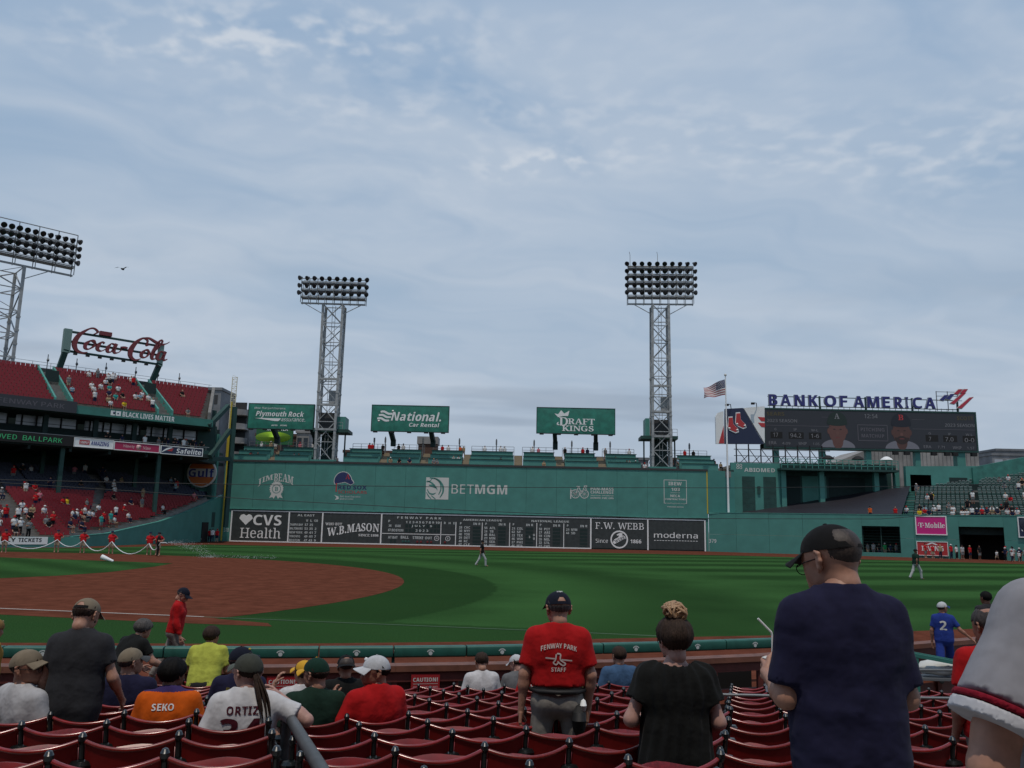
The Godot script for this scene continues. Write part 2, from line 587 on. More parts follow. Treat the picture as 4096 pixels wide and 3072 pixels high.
func grass_image() -> ImageTexture:
	var w := 1024
	var h := 736
	var im := Image.create(w, h, false, Image.FORMAT_RGB8)
	var f := FastNoiseLite.new()
	f.frequency = 0.09
	f.fractal_octaves = 4
	f.seed = 4
	var data := PackedByteArray()
	data.resize(w * h * 3)
	var i := 0
	for y in h:
		var z := -125.0 + 115.0 * (y + 0.5) / h
		for x in w:
			var px := -75.0 + 160.0 * (x + 0.5) / w
			var r := Vector2(px, z).distance_to(MOUND)
			var n := f.get_noise_2d(px * 2.0, z * 2.0)
			var s := 0.0
			var line := z + 22.45 - 0.17 * px
			if line > -0.6:
				s = -0.35 + 0.12 * n                                  # foul ground, mown one way
			elif r < DIRT_R + 4.2 and r > 20.0:
				s = -0.75 + 0.15 * n
			else:
				var arc := sin((r - DIRT_R - 4.2) * TAU / 10.5 + n * 0.5)
				var t := px * 0.30 + z * 0.954
				var straight := sin(t * TAU / 8.4 + n * 0.35)
				var k := smoothstep(13.0, 26.0, r - DIRT_R)
				s = lerpf(arc * 0.55, (1.0 if straight > 0 else -1.0) * smoothstep(0.0, 0.7, absf(straight)) * 0.7, k)
				if r < 20.0: s = sin((px - z) * TAU / 6.0) * 0.5
				s += 0.35 * n
			var v := clampf(0.5 + 0.5 * s, 0.0, 1.0)
			data[i] = int(lerpf(49.0, 76.0, v)); data[i + 1] = int(lerpf(80.0, 121.0, v)); data[i + 2] = int(lerpf(46.0, 69.0, v))
			i += 3
	im.set_data(w, h, false, Image.FORMAT_RGB8, data)
	return ImageTexture.create_from_image(im)

func build_field() -> void:
	var b := MB.new()
	b.quad(Vector3(-2500, -2.2, 2500), Vector3(-2500, -2.2, -2500), Vector3(2500, -2.2, -2500), Vector3(2500, -2.2, 2500))
	struct(b, "ground", M.concrete)
	var g := mat("grass", 1, 1, 1, 0.9, {"spec": 0.0})
	g.albedo_texture = grass_image()
	g.detail_enabled = true
	g.detail_blend_mode = BaseMaterial3D.BLEND_MODE_MUL
	g.detail_albedo = noise_tex(0.11, 4, 0.55, 1.0, 23)
	g.detail_uv_layer = BaseMaterial3D.DETAIL_UV_2
	g.uv2_triplanar = true
	g.uv2_world_triplanar = true
	g.uv2_scale = Vector3(0.42, 0.42, 0.42)
	var xs := steps(-75, 85, 64)
	b = ground_strip(xs, func(x): return -119.0 if x < 28 else -117.5 + maxf(0.0, x - 34.0) * 0.5, func(x): return along(EDGE, x) - 0.02, 10, 0.0)
	struct(b, "field_grass", g, Rect2(-75, -125, 160, 115))
	# infield dirt: everything inside the arc, out to the foul line and a little past it
	var p := []
	var a0 := asin((-24.05 + 37.0) / DIRT_R)
	for i in 61:
		var t := lerpf(a0, -PI + 0.25, i / 60.0)
		p.append([MOUND.x + cos(t) * DIRT_R, MOUND.y + sin(t) * DIRT_R])
	p.append_array([[-66, -34], [-62, -30.0], [-30, -26.2], [-14.5, -23.6], [-9.0, -22.45], [-6.0, -22.05], [-6.3, -22.75], [-8.0, -23.55]])
	struct(ground_poly(p, 0.005), "infield_dirt", M.dirt)
	p = [[-20.9, -53.2], [-20.3, -49], [-20.1, -43], [-20.8, -39.5], [-22.4, -36.4], [-25.0, -34.2], [-29, -33.4], [-45, -35], [-55, -45], [-47, -61], [-33.3, -56.4], [-23.5, -54.0]]
	var ig := ground_poly(p, 0.010)
	struct(ig, "infield_grass", g, Rect2(-75, -125, 160, 115))
	struct(ground_strip(steps(-40, 90, 90), func(x): return along(EDGE, x) - 0.25, func(x): return along(FRONT, x) + 0.3, 10, 0.005), "near_warning_track", M.track)
	var far := ground_strip(steps(-45, 28, 12), func(_x): return -118.5, func(x): return -99.5 + 0.6 * sin(x * 0.1), 2, 0.005)
	struct(far, "far_warning_track", M.track)
	far = ground_strip(steps(28, 84, 20), func(x): return -118.0 if x < 34 else -118.0 + (x - 34.0) * 0.5, func(x): return -99.3 + maxf(0.0, x - 26.0) * 0.36, 2, 0.005)
	struct(far, "centre_field_track", M.track)
	far = MB.new()
	for q in [[-38.3, -117, -36.2, -99.5, -39.5, -90], [-39.5, -90, -37.6, -90, -41.2, -78]]: pass
	far = ground_poly([[-39.2, -117], [-35.0, -99.5], [-36.6, -88], [-38.5, -78.2], [-46.5, -73], [-60, -60], [-62, -62], [-50, -78], [-41, -80], [-40.3, -90]], 0.0075)
	struct(far, "left_field_track", M.track)
	# chalk: bright on the dirt, worn on the grass
	var ch := MB.new()
	var line := func(x0: float, x1: float, w: float, off: float) -> MB:
		return ground_strip(steps(x0, x1, 8), func(x): return -22.45 + 0.17 * x - w / 2, func(x): return -22.45 + 0.17 * x + w / 2, 1, off)
	struct(line.call(-46.0, -8.4, 0.13, 0.012), "foul_line", M.chalk)
	struct(line.call(-8.4, 30.0, 0.10, 0.009), "foul_line_on_grass", M.chalk_grass)

# ---------------------------------------------------------------- the tall left-field wall
func build_tall_wall() -> void:
	var z := -117.0
	var o := thing("left_field_wall", "very tall green left field wall above the long dark scoreboard", "wall", Vector3(0, 0, z))
	var b := MB.new()
	b.box(Vector3(-39.9, -0.6, -2.2), Vector3(27.62, 11.2, -0.12))
	part(b, "wall_core", M.green_dark, o)
	for i in 16:
		b = MB.new()
		var x0 := -39.9 + 67.52 * i / 16.0
		b.box(Vector3(x0 + 0.012, 4.62, -0.13), Vector3(x0 + 67.52 / 16.0 - 0.012, 11.02, 0.0))
		part(b, "panel", M.green, o)
	for s in [[-39.9, -38.55], [27.3, 27.62]]:
		b = MB.new()
		b.box(Vector3(s[0], -0.5, -0.13), Vector3(s[1], 4.45, 0.0))
		part(b, "panel", M.green, o)
	b = MB.new()
	b.box(Vector3(-39.9, 4.45, -0.13), Vector3(27.62, 4.62, 0.16))
	part(b, "ledge", M.green_trim, o)
	b = MB.new()
	b.box(Vector3(-40.0, 11.02, -2.2), Vector3(27.66, 11.30, 0.10))
	part(b, "top_rail", M.shade_grey, o)
	b = MB.new()
	b.box(Vector3(27.46, 5.15, 0.0), Vector3(27.62, 11.02, 0.03))
	part(b, "yellow_line", M.yellow, o)
	var w := func(called: String, m: String, rows: Array) -> void:      # rows: text, font, x0, x1, y0, y1, slant
		var t := MB.new()
		for r in rows: text(t, r[0], r[1], r[2], r[3], r[4], r[5], 0.02, Transform3D(), r[6] if r.size() > 6 else 0.0)
		part(t, called, M[m], o)
	# whiskey maker's lettering and seal
	b = MB.new()
	var arch := func(p: Vector2) -> Vector2: return Vector2(p.x, p.y - 0.13 * pow(p.x + 32.65, 2) + (0.13 * (p.x + 32.65) if p.x > -32.6 else 0.0))
	text(b, "JIM", "R", -35.1, -33.05, 8.35, 9.35, 0.02, Transform3D(), 0.0, arch)
	text(b, "BEAM", "R", -32.95, -30.2, 8.35, 9.45, 0.02, Transform3D(), 0.0, arch)
	part(b, "lettering", M.offwhite, o)
	b = MB.new()
	var seal := PackedVector2Array()
	for i in 40:
		var t := TAU * i / 40
		var r := 0.98 + 0.07 * (1 if i % 2 else -1)
		seal.append(Vector2(-32.5 + cos(t) * r * 0.95, 7.35 + sin(t) * r))
	b.prism(seal, 0.0, 0.015)
	b.prism(PackedVector2Array([Vector2(-33.1, 6.7), Vector2(-33.45, 6.05), Vector2(-33.0, 6.2), Vector2(-32.8, 5.95), Vector2(-32.5, 6.5), Vector2(-32.2, 5.95), Vector2(-32.0, 6.2), Vector2(-31.55, 6.05), Vector2(-31.9, 6.7)]), 0.0, 0.012)
	part(b, "seal", M.offwhite, o)
	b = MB.new()
	text(b, "B", "R", -32.72, -32.28, 7.05, 7.6, 0.03)
	ring2(b, Vector2(-32.5, 7.33), 0.62, 0.54, 0.03)
	part(b, "seal_mark", M.green, o)
	# baseball cap emblem
	b = MB.new()
	var cap := func(gr: float) -> PackedVector2Array:
		var q := PackedVector2Array()
		for i in 15:
			var t := PI - PI * i / 14.0 * 0.93
			q.append(Vector2(-23.3 + cos(t) * (1.2 + gr), 8.55 + sin(t) * (1.3 + gr)))
		q.append_array([Vector2(-21.95 + gr, 8.62 + gr), Vector2(-21.8 + gr, 8.35), Vector2(-22.2, 8.13 - gr), Vector2(-23.0, 8.5 - gr), Vector2(-24.4 - gr, 8.2 - gr)])
		return q
	b.prism(cap.call(0.09), 0.0, 0.012)
	part(b, "cap_outline", M.offwhite, o)
	b = MB.new()
	b.prism(cap.call(0.0), 0.0, 0.024)
	part(b, "cap_emblem", M.blue_print, o)
	b = MB.new()
	text(b, "A", "R", -22.95, -22.35, 8.9, 9.55, 0.035)
	rect(b, -24.25, -24.1, 7.1, 8.3, 0.035)
	text(b, "SCHOLARS", "s", -23.92, -19.9, 6.9, 7.3, 0.02)
	part(b, "lettering", M.red_print, o)
	w.call("lettering", "blue_print", [["RED SOX", "b", -23.92, -19.95, 7.5, 8.05]])
	w.call("lettering", "plate", [["Beth Israel Deaconess", "s", -23.6, -20.75, 6.36, 6.62], ["Medical Center", "s", -23.6, -21.7, 6.02, 6.28]])
	b = MB.new()
	b.prism(PackedVector2Array([Vector2(-24.4, 6.65), Vector2(-23.8, 6.45), Vector2(-23.75, 6.1), Vector2(-24.3, 5.97), Vector2(-24.05, 6.3)]), 0.0, 0.02)
	part(b, "emblem", M.offwhite, o)
	# square emblem with a maned head, and its lettering
	b = MB.new()
	rect(b, -11.7, -8.53, 6.34, 9.37, 0.014)
	part(b, "square_emblem", M.offwhite, o)
	b = MB.new()
	for s in [[[-11.6, 8.9, 0.1], [-10.9, 8.6, 0.22], [-10.3, 8.0, 0.16], [-10.1, 7.6, 0.05]], [[-11.3, 8.3, 0.12], [-10.8, 8.2, 0.3], [-10.3, 7.9, 0.1]], [[-11.2, 9.3, 0.12], [-10.1, 9.1, 0.2], [-9.4, 8.3, 0.26], [-9.3, 7.4, 0.22], [-9.7, 6.6, 0.1]], [[-10.6, 9.3, 0.08], [-9.8, 8.7, 0.14], [-9.6, 7.8, 0.16], [-9.9, 7.0, 0.1]], [[-11.5, 7.7, 0.1], [-11.2, 7.2, 0.16], [-10.7, 7.05, 0.2], [-10.3, 7.25, 0.06]], [[-11.6, 7.3, 0.08], [-11.3, 6.8, 0.14], [-10.9, 6.4, 0.1]], [[-10.9, 6.85, 0.08], [-10.6, 6.6, 0.14], [-10.3, 6.4, 0.08]], [[-11.65, 8.75, 0.12], [-11.2, 8.85, 0.1], [-10.8, 9.3, 0.06]]]:
		var pts := []
		for q in s: pts.append(Vector3(q[0], q[1], q[2]))
		stroke(b, pts, 0.03, 0.03)
	part(b, "mane", M.green, o)
	w.call("lettering", "offwhite", [["BET", "s", -8.12, -5.02, 7.2, 8.48], ["MGM", "b", -4.84, -0.36, 7.22, 8.5]])
	# cycling charity
	b = MB.new()
	ring2(b, Vector2(9.15, 7.5), 0.62, 0.52, 0.02); ring2(b, Vector2(10.4, 7.5), 0.62, 0.52, 0.02)
	for k in 10:
		var t := TAU * k / 10
		for c in [Vector2(9.15, 7.5), Vector2(10.4, 7.5)]:
			stroke(b, [Vector3(c.x, c.y, 0.035), Vector3(c.x + cos(t) * 0.55, c.y + sin(t) * 0.55, 0.035)], 0.02, 0.02, Transform3D(), 1)
	for s in [[[8.5, 6.8, 0.14], [8.5, 8.2, 0.14]], [[8.5, 8.1, 0.1], [9.2, 7.5, 0.1], [9.6, 8.5, 0.12], [10.0, 7.6, 0.1], [10.4, 8.5, 0.12], [10.7, 8.1, 0.1]], [[9.3, 8.55, 0.08], [9.8, 8.55, 0.08]], [[10.3, 8.6, 0.1], [10.75, 8.65, 0.08], [10.6, 8.4, 0.08]]]:
		var pts := []
		for q in s: pts.append(Vector3(q[0], q[1], q[2]))
		stroke(b, pts, 0.02, 0.02)
	part(b, "bicycle_emblem", M.offwhite, o)
	w.call("lettering", "offwhite", [["PAN-MASS", "b", 11.27, 14.47, 8.05, 8.48], ["CHALLENGE", "b", 11.27, 14.47, 7.6, 7.98], ["2023 GOAL: $70,000,000", "b", 11.27, 14.47, 7.26, 7.4], ["DONATE: PMC.ORG", "b", 11.27, 14.47, 6.88, 7.12]])
	# union and contractors
	b = MB.new()
	for r in [[21.48, 24.68, 9.66, 9.74], [21.48, 21.56, 6.5, 9.7], [24.6, 24.68, 6.5, 9.7], [21.48, 21.8, 6.45, 6.52], [24.45, 24.68, 6.45, 6.52], [22.4, 23.75, 7.92, 7.96]]:
		rect(b, r[0], r[1], r[2], r[3], 0.02)
	part(b, "sign_outline", M.offwhite, o)
	w.call("lettering", "offwhite", [["IBEW", "b", 22.12, 23.99, 8.97, 9.45], ["103", "b", 22.52, 23.72, 8.2, 8.64], ["NECA", "b", 22.39, 23.74, 7.34, 7.68], ["CONTRACTORS", "b", 21.66, 24.5, 6.93, 7.16], ["WePlugYouIn.org", "s", 21.9, 24.36, 6.36, 6.56], ["POWERING BOSTON", "b", 21.95, 24.2, 5.92, 6.06]])
	w.call("distance_number", "white", [["310", "s", -39.35, -38.7, 1.32, 1.82]])
	# wall turning away past the yellow line
	o = thing("wall_return", "green wall panel between yellow line and flagpole with ledge", "wall")
	b = MB.new()
	b.seg_wall(Vector2(27.66, -117.02), Vector2(32.3, -120.4), 5.3, 11.25, 0.5)
	part(b, "panel", M.green, o)
	b = MB.new()
	b.hexa([Vector3(27.66, 5.12, -116.9), Vector3(33.2, 5.12, -114.5), Vector3(33.6, 5.12, -121), Vector3(27.66, 5.12, -118.2), Vector3(27.66, 5.3, -116.9), Vector3(33.2, 5.3, -114.5), Vector3(33.6, 5.3, -121), Vector3(27.66, 5.3, -118.2)])
	part(b, "ledge", M.green_trim, o)

# ---------------------------------------------------------------- the hand-operated scoreboard
func build_scoreboard() -> void:
	var o := thing("scoreboard", "long dark green hand-operated scoreboard set into foot of tall wall", "scoreboard", Vector3(0, 0, -117))
	var b := MB.new()
	var div := [-38.42, -30.46, -25.82, -17.66, 11.32, 19.21, 27.12]
	for i in 6:
		b = MB.new()
		b.box(Vector3(div[i] + 0.09, 0.16, -0.11), Vector3(div[i + 1] - 0.09, 4.16, 0.0))
		part(b, "board", M.board, o)
	for x in div:
		b = MB.new()
		b.box(Vector3(x - 0.09, 0.02, -0.11), Vector3(x + 0.09, 4.3, 0.06))
		part(b, "frame_post", M.white, o)
	for i in 6:
		for y in [[0.02, 0.16], [4.16, 4.30]]:
			if i >= 4 and y[0] < 1: continue
			b = MB.new()
			b.box(Vector3(div[i] + 0.09, y[0], -0.11), Vector3(div[i + 1] - 0.09, y[1], 0.058))
			part(b, "frame_rail", M.white, o)
	var w := func(m: String, rows: Array) -> void:
		var t := MB.new()
		for r in rows: text(t, r[0], r[1], r[2], r[3], r[4], r[5], 0.03)
		part(t, "lettering", M[m], o)
	# drugstore panel
	b = MB.new()
	b.prism(PackedVector2Array([Vector2(-37.36, 3.2), Vector2(-37.15, 3.65), Vector2(-36.75, 3.78), Vector2(-36.42, 3.55), Vector2(-36.1, 3.78), Vector2(-35.7, 3.65), Vector2(-35.48, 3.2), Vector2(-36.42, 2.3)]), 0.0, 0.03)
	part(b, "heart_mark", M.white, o)
	w.call("white", [["CVS", "b", -35.4, -31.5, 2.3, 3.72]])
	w.call("white", [["Health", "r", -37.1, -31.5, 0.55, 1.98]])
	# standings
	var st := [["AL EAST", "b", -29.33, -26.95, 3.64, 3.92], ["W", "b", -28.1, -27.8, 2.92, 3.22], ["L", "b", -27.5, -27.25, 2.92, 3.22], ["GB", "b", -26.98, -26.45, 2.92, 3.22]]
	var teams := [["TAMPA BAY", "57", "35", "-"], ["BALTIMORE", "53", "35", "2"], ["NEW YORK", "49", "41", "7"], ["TORONTO", "49", "41", "7"], ["BOSTON", "47", "43", "9"]]
	for i in 5:
		var y := 2.34 - 0.53 * i
		st.append_array([[teams[i][0], "b", -30.3, -28.5 - (0.3 if i > 2 else 0.0), y, y + 0.3], [teams[i][1], "b", -28.25, -27.8, y, y + 0.32], [teams[i][2], "b", -27.6, -27.1, y, y + 0.32]])
		if i > 0: st.append([teams[i][3], "b", -26.85, -26.6, y, y + 0.32])
	w.call("plate", st)
	# office supplier
	b = MB.new()
	var wave := func(p: Vector2) -> Vector2: return Vector2(p.x, p.y + 0.18 * sin((p.x + 25.0) * 0.75 - 1.6) + 0.085 * (p.x + 21.5))
	text(b, "W.B.MASON", "R", -25.1, -17.95, 1.5, 2.6, 0.03, Transform3D(), 0.0, wave)
	text(b, "WHO BUT", "R", -25.4, -23.1, 2.5, 2.85, 0.03)
	text(b, "SINCE 1898", "R", -20.75, -18.0, 1.08, 1.4, 0.03)
	part(b, "lettering", M.white, o)
	# line score
	w.call("plate", [["F E N W A Y   P A R K", "b", -15.5, -9.4, 3.6, 3.9], ["P", "b", -16.7, -16.45, 3.08, 3.4], ["1 2 3 4 5 6 7 8 9 10", "b", -14.3, -9.6, 3.0, 3.3], ["R", "b", -9.0, -8.75, 2.98, 3.28], ["H", "b", -8.35, -8.1, 2.98, 3.28], ["E", "b", -7.7, -7.5, 2.98, 3.28], ["38", "b", -16.65, -16.25, 2.47, 2.77], ["OAK", "b", -15.75, -14.95, 2.43, 2.77], ["67", "b", -16.7, -16.3, 1.86, 2.18], ["BOSTON", "b", -16.2, -14.6, 1.84, 2.18], ["J U L Y    9", "b", -13.5, -10.65, 2.45, 2.78], ["2 0 2 3", "b", -12.9, -11.15, 1.85, 2.18], ["AT BAT", "b", -16.65, -15.35, 0.86, 1.2], ["BALL", "b", -14.9, -13.8, 0.88, 1.26], ["STRIKE", "b", -13.25, -11.8, 0.86, 1.24], ["OUT", "b", -11.55, -10.6, 0.86, 1.22], ["H", "b", -10.05, -9.85, 0.9, 1.14], ["E", "b", -8.5, -8.32, 0.9, 1.14]])
	b = MB.new()
	for c in [-9.95, -8.41]:
		b = MB.new()
		ring2(b, Vector2(c, 1.02), 0.34, 0.28, 0.03)
		part(b, "ring_mark", M.white, o)
	for r in [[-17.5, -7.4, 1.5, 1.58], [-9.45, -9.36, 0.2, 3.3], [-7.4, -7.3, 0.16, 3.3], [-3.75, -3.66, 0.16, 3.3], [0.05, 0.14, 0.16, 3.35], [3.8, 3.89, 0.16, 3.4], [7.54, 7.63, 0.16, 3.4]]:
		b = MB.new()
		rect(b, r[0], r[1], r[2], r[3], 0.025)
		part(b, "ruled_line", M.white, o)
	# recessed number slots
	for i in 10:
		for r in 2:
			b = MB.new()
			var x := -14.35 + 0.49 * i
			b.box(Vector3(x, 1.78 + 0.62 * r, 0.0), Vector3(x + 0.4, 2.24 + 0.62 * r, 0.012))
			part(b, "number_slot", M.green_deep, o)
	for i in 2:
		b = MB.new()
		b.box(Vector3(-16.4 + 0.5 * i, 0.25, 0.0), Vector3(-16.0 + 0.5 * i, 0.75, 0.012))
		part(b, "number_slot", M.green_deep, o)
	for l in [[-14.6, "lamp_dim_g"], [-14.2, "lamp_dim_g"], [-13.8, "lamp_dim_g"], [-12.6, "lamp_dim_r"], [-12.1, "lamp_dim_r"], [-11.2, "lamp_dim_r"], [-10.7, "lamp_dim_r"], [-8.8, "lamp_dim_r"]]:
		b = MB.new()
		b.lathe([Vector2(0.16, 0.0), Vector2(0.14, 0.05), Vector2(0.0, 0.07)], Transform3D(Basis(Vector3.RIGHT, PI / 2), Vector3(l[0], 0.5, 0.0)), 10)
		part(b, "count_lamp", M[l[1]], o)
	# out-of-town scores
	var rows := [["AMERICAN LEAGUE", "b", -6.38, -1.0, 3.5, 3.76], ["NATIONAL LEAGUE", "b", 3.1, 8.3, 3.52, 3.79]]
	var cols := [[-6.9, ["28 CHC", "30 NYY", "40 TOR", "29 DET", "48 KC", "57 CLE"]], [-3.4, ["55 ATL", "24 TB", "48 BAL", "21 MIN", "36 SEA", "64 HOU"]], [0.4, ["21 COL", "62 SF", "33 TEX", "46 WSH", "27 PHI", "44 MIA"]], [4.15, ["50 PIT", "27 ARI", "59 CIN", "20 MIL", "32 STL", "27 CWS"]], [7.9, ["21 NYM", "44 SD"]]]
	for c in cols:
		rows.append_array([["P", "b", c[0] + 0.12, c[0] + 0.32, 2.98, 3.28], ["IN R", "b", c[0] + 1.95, c[0] + 2.95, 2.95, 3.25]])
		for i in c[1].size():
			var s: PackedStringArray = c[1][i].split(" ")
			var y: float = 2.42 - 0.465 * i
			rows.append_array([[s[0], "b", c[0], c[0] + 0.42, y, y + 0.32], [s[1], "b", c[0] + 0.72, c[0] + 0.72 + 0.27 * s[1].length(), y, y + 0.32]])
	rows.append_array([["0", "b", 3.35, 3.6, 1.6, 1.9], ["0", "b", 3.35, 3.6, 1.1, 1.4], ["3", "b", 2.75, 2.95, 1.32, 1.62]])
	w.call("plate", rows)
	for c in cols:
		for i in 6:
			b = MB.new()
			b.box(Vector3(c[0] + 1.9, 2.36 - 0.465 * i, 0.0), Vector3(c[0] + 2.95, 2.72 - 0.465 * i, 0.01))
			part(b, "number_slot", M.green_deep, o)
	# plumbing supplier
	w.call("white", [["F.W. WEBB", "r", 11.95, 18.65, 2.78, 3.66], ["Since", "s", 12.0, 13.68, 0.88, 1.42], ["1866", "b", 16.8, 18.3, 0.9, 1.42]])
	b = MB.new()
	ring2(b, Vector2(15.25, 1.38), 1.22, 1.02, 0.03)
	b.prism(PackedVector2Array([Vector2(14.35, 0.95), Vector2(14.6, 0.75), Vector2(16.15, 1.55), Vector2(15.95, 1.9), Vector2(15.6, 1.95), Vector2(15.75, 2.2), Vector2(15.4, 2.3), Vector2(14.9, 2.05), Vector2(14.95, 1.9), Vector2(15.25, 1.95), Vector2(15.1, 1.65), Vector2(14.6, 1.4)]), 0.0, 0.03)
	part(b, "fitting_emblem", M.white, o)
	b = MB.new()
	text(b, "WEBB", "R", -0.72, 0.72, -0.2, 0.2, 0.04, Transform3D(Basis(Vector3(0, 0, 1), 0.46), Vector3(15.3, 1.38, 0)))
	part(b, "lettering", M.board, o)
	b = MB.new()
	text(b, "moderna", "s", 20.05, 26.1, 1.72, 2.5, 0.03)
	for i in 16: rect(b, 20.05 + 0.385 * i, 20.3 + 0.385 * i, 1.33, 1.4, 0.03)
	part(b, "lettering", M.white, o)

# ---------------------------------------------------------------- light towers
func floodlight_mesh() -> Array:
	var hood := MB.new()
	var x := Transform3D(Basis(Vector3.RIGHT, PI / 2), Vector3.ZERO)
	hood.lathe([Vector2(0.0, -0.36), Vector2(0.12, -0.34), Vector2(0.16, -0.2), Vector2(0.31, 0.02), Vector2(0.37, 0.16), Vector2(0.37, 0.2), Vector2(0.33, 0.2)], x, 12)
	var lens := MB.new()
	lens.lathe([Vector2(0.33, 0.17), Vector2(0.2, 0.2), Vector2(0.0, 0.21)], x, 12)
	return [hood.mesh(), lens.mesh()]

# legs from y0 to y1; rack given as x0, x1, y0, y1 with rows of lamps, all in the tower's own frame (z towards the field)
func light_tower(label: String, at: Vector3, turn: float, bw: float, bd: float, tw: float, y0: float, y1: float, bays: int, rk: Array, rows: Array, nl: int, lamps: Array) -> Node3D:
	var o := thing("light_tower", label, "light tower", at, turn, "floodlight towers round the outfield")
	var foot := [Vector3(-bw, y0, 0), Vector3(bw, y0, 0), Vector3(bw, y0, -bd), Vector3(-bw, y0, -bd)]
	var head := [Vector3(-tw, y1, 0), Vector3(tw, y1, 0), Vector3(tw, y1, -bd), Vector3(-tw, y1, -bd)]
	for i in 4:
		var b := MB.new()
		b.bar(foot[i], head[i], 0.34, 0.34)
		for k in 5:
			var q: Vector3 = foot[i].lerp(head[i], (k + 0.7) / 8.5)
			b.box(q - Vector3(0.22, 0.12, 0.22), q + Vector3(0.22, 0.12, 0.22))
		part(b, "leg", M.steel, o)
	for k in bays + 1:
		var t0 := float(k) / bays
		for i in 4:
			var j := (i + 1) % 4
			var a: Vector3 = foot[i].lerp(head[i], t0)
			var c: Vector3 = foot[j].lerp(head[j], t0)
			var b := MB.new()
			if k > 0:
				b.bar(a, c, 0.11)
				part(b, "crosspiece", M.steel, o)
			if k < bays:
				b = MB.new()
				var t1 := float(k + 1) / bays
				var d: Vector3 = foot[j].lerp(head[j], t1)
				var e: Vector3 = foot[i].lerp(head[i], t1)
				if (k + i) % 2: b.bar(a, d, 0.13)
				else: b.bar(c, e, 0.13)
				part(b, "brace", M.steel, o)
				if i == 0:
					b = MB.new()
					if k % 2: b.bar(c + Vector3(0, 0, -0.1), e + Vector3(0, 0, -0.1), 0.07)
					else: b.bar(a + Vector3(0, 0, -0.1), d + Vector3(0, 0, -0.1), 0.07)
					part(b, "brace", M.steel, o)
	var b := MB.new()
	for s in [-0.22, 0.22]: b.bar(Vector3(s, y0 + 1.0, -bd * 0.45), Vector3(s, y1, -bd * 0.45), 0.06)
	var ny := int((y1 - y0) / 0.9)
	for i in ny: b.bar(Vector3(-0.22, y0 + 1.2 + i * 0.9, -bd * 0.45), Vector3(0.22, y0 + 1.2 + i * 0.9, -bd * 0.45), 0.045)
	part(b, "ladder", M.steel, o)
	# the rack of lamps
	var zf := 0.45
	for y in rows:
		b = MB.new()
		b.bar(Vector3(rk[0], y - 0.32, zf), Vector3(rk[1], y - 0.32, zf), 0.12)
		b.bar(Vector3(rk[0], y - 0.32, -0.9), Vector3(rk[1], y - 0.32, -0.9), 0.1)
		part(b, "rail", M.steel, o)
		b = MB.new()
		b.box(Vector3(rk[0], y - 0.46, -0.9), Vector3(rk[1], y - 0.42, zf))
		part(b, "walkway", M.steel_dark, o)
		b = MB.new()
		b.bar(Vector3(rk[0], y + 0.25, -0.95), Vector3(rk[1], y + 0.25, -0.95), 0.06)
		part(b, "handrail", M.steel, o)
	b = MB.new()
	b.bar(Vector3(rk[0], rk[2], zf - 0.6), Vector3(rk[1], rk[2], zf - 0.6), 0.22)
	part(b, "rail", M.steel, o)
	b = MB.new()
	b.bar(Vector3(rk[0], rk[3], zf), Vector3(rk[1], rk[3], zf), 0.1)
	part(b, "rail", M.steel, o)
	var np := 9
	for i in np:
		var x: float = lerpf(rk[0], rk[1], float(i) / (np - 1))
		b = MB.new()
		b.bar(Vector3(x, rk[2], zf - 0.1), Vector3(x, rk[3], zf - 0.1), 0.09)
		b.bar(Vector3(x, rk[2], -0.95), Vector3(x, rk[3] - 0.3, -0.95), 0.08)
		if i % 2 == 0: b.bar(Vector3(x, rk[2], -0.95), Vector3(x, rk[3], zf - 0.1), 0.06)
		part(b, "upright", M.steel, o)
	for s in [-1, 1]:
		b = MB.new()
		b.bar(Vector3(tw * s, y1 - 1.6, 0), Vector3(clampf(tw * s + 2.9 * s, rk[0], rk[1]), rk[2], 0), 0.1)
		part(b, "brace", M.steel, o)
	for r in rows.size():
		for i in nl:
			var f := (i + 0.0) / (nl - 1)
			var x := lerpf(rk[0] - 0.1, rk[1] + 0.1, f)
			var l := Node3D.new()
			l.name = "floodlight"
			o.add_child(l, true)
			l.position = Vector3(x, rows[r] + 0.12, zf + 0.45)
			l.rotation = Vector3(0.28 + 0.07 * r + rng.randf_range(-0.08, 0.08), (f - 0.5) * 1.5 + rng.randf_range(-0.12, 0.12), 0)
			meshpart(lamps[0], "hood", M.lamp_back, l)
			meshpart(lamps[1], "lens", M.lens, l)
	return o

func build_towers() -> void:
	var lamps := floodlight_mesh()
	var o := light_tower("white lattice floodlight tower with three lamp rows on the tall wall", Vector3(-26.8, 0, -120), 0.04, 1.28, 2.4, 1.45, 11.4, 34.9, 8, [-4.75, 4.75, 34.9, 38.5], [36.1, 37.2, 38.35], 10, lamps)
	tower_base(o, 1.28, 2.4, -1)
	o = light_tower("white lattice floodlight tower with five lamp rows, beside flagpole on the tall wall", Vector3(21.83, 0, -120), -0.05, 1.32, 2.2, 1.2, 11.4, 35.85, 9, [-4.85, 4.85, 35.9, 41.6], [37.3, 38.4, 39.5, 40.6, 41.75], 10, lamps)
	tower_base(o, 1.32, 2.2, 1)
	for x in [-4.5, -0.4]:
		var b := MB.new()
		b.tube([Vector3(x, 41.6, 0.2), Vector3(x, 43.4, 0.2), Vector3(x - 0.1, 43.9, 0.25)], 0.04, 5)
		part(b, "lightning_rod", M.steel, o)
	var st := stand_xf()
	o = light_tower("floodlight tower with wide slanting lamp rack behind the grandstand at the left edge", st * Vector3(-20.0, 0, -15.0), st.basis.get_euler().y, 3.35, 4.2, 3.35, 19.0, 33.4, 5, [-9.0, 8.9, 33.5, 38.8], [34.9, 35.85, 36.8, 37.75], 22, lamps)

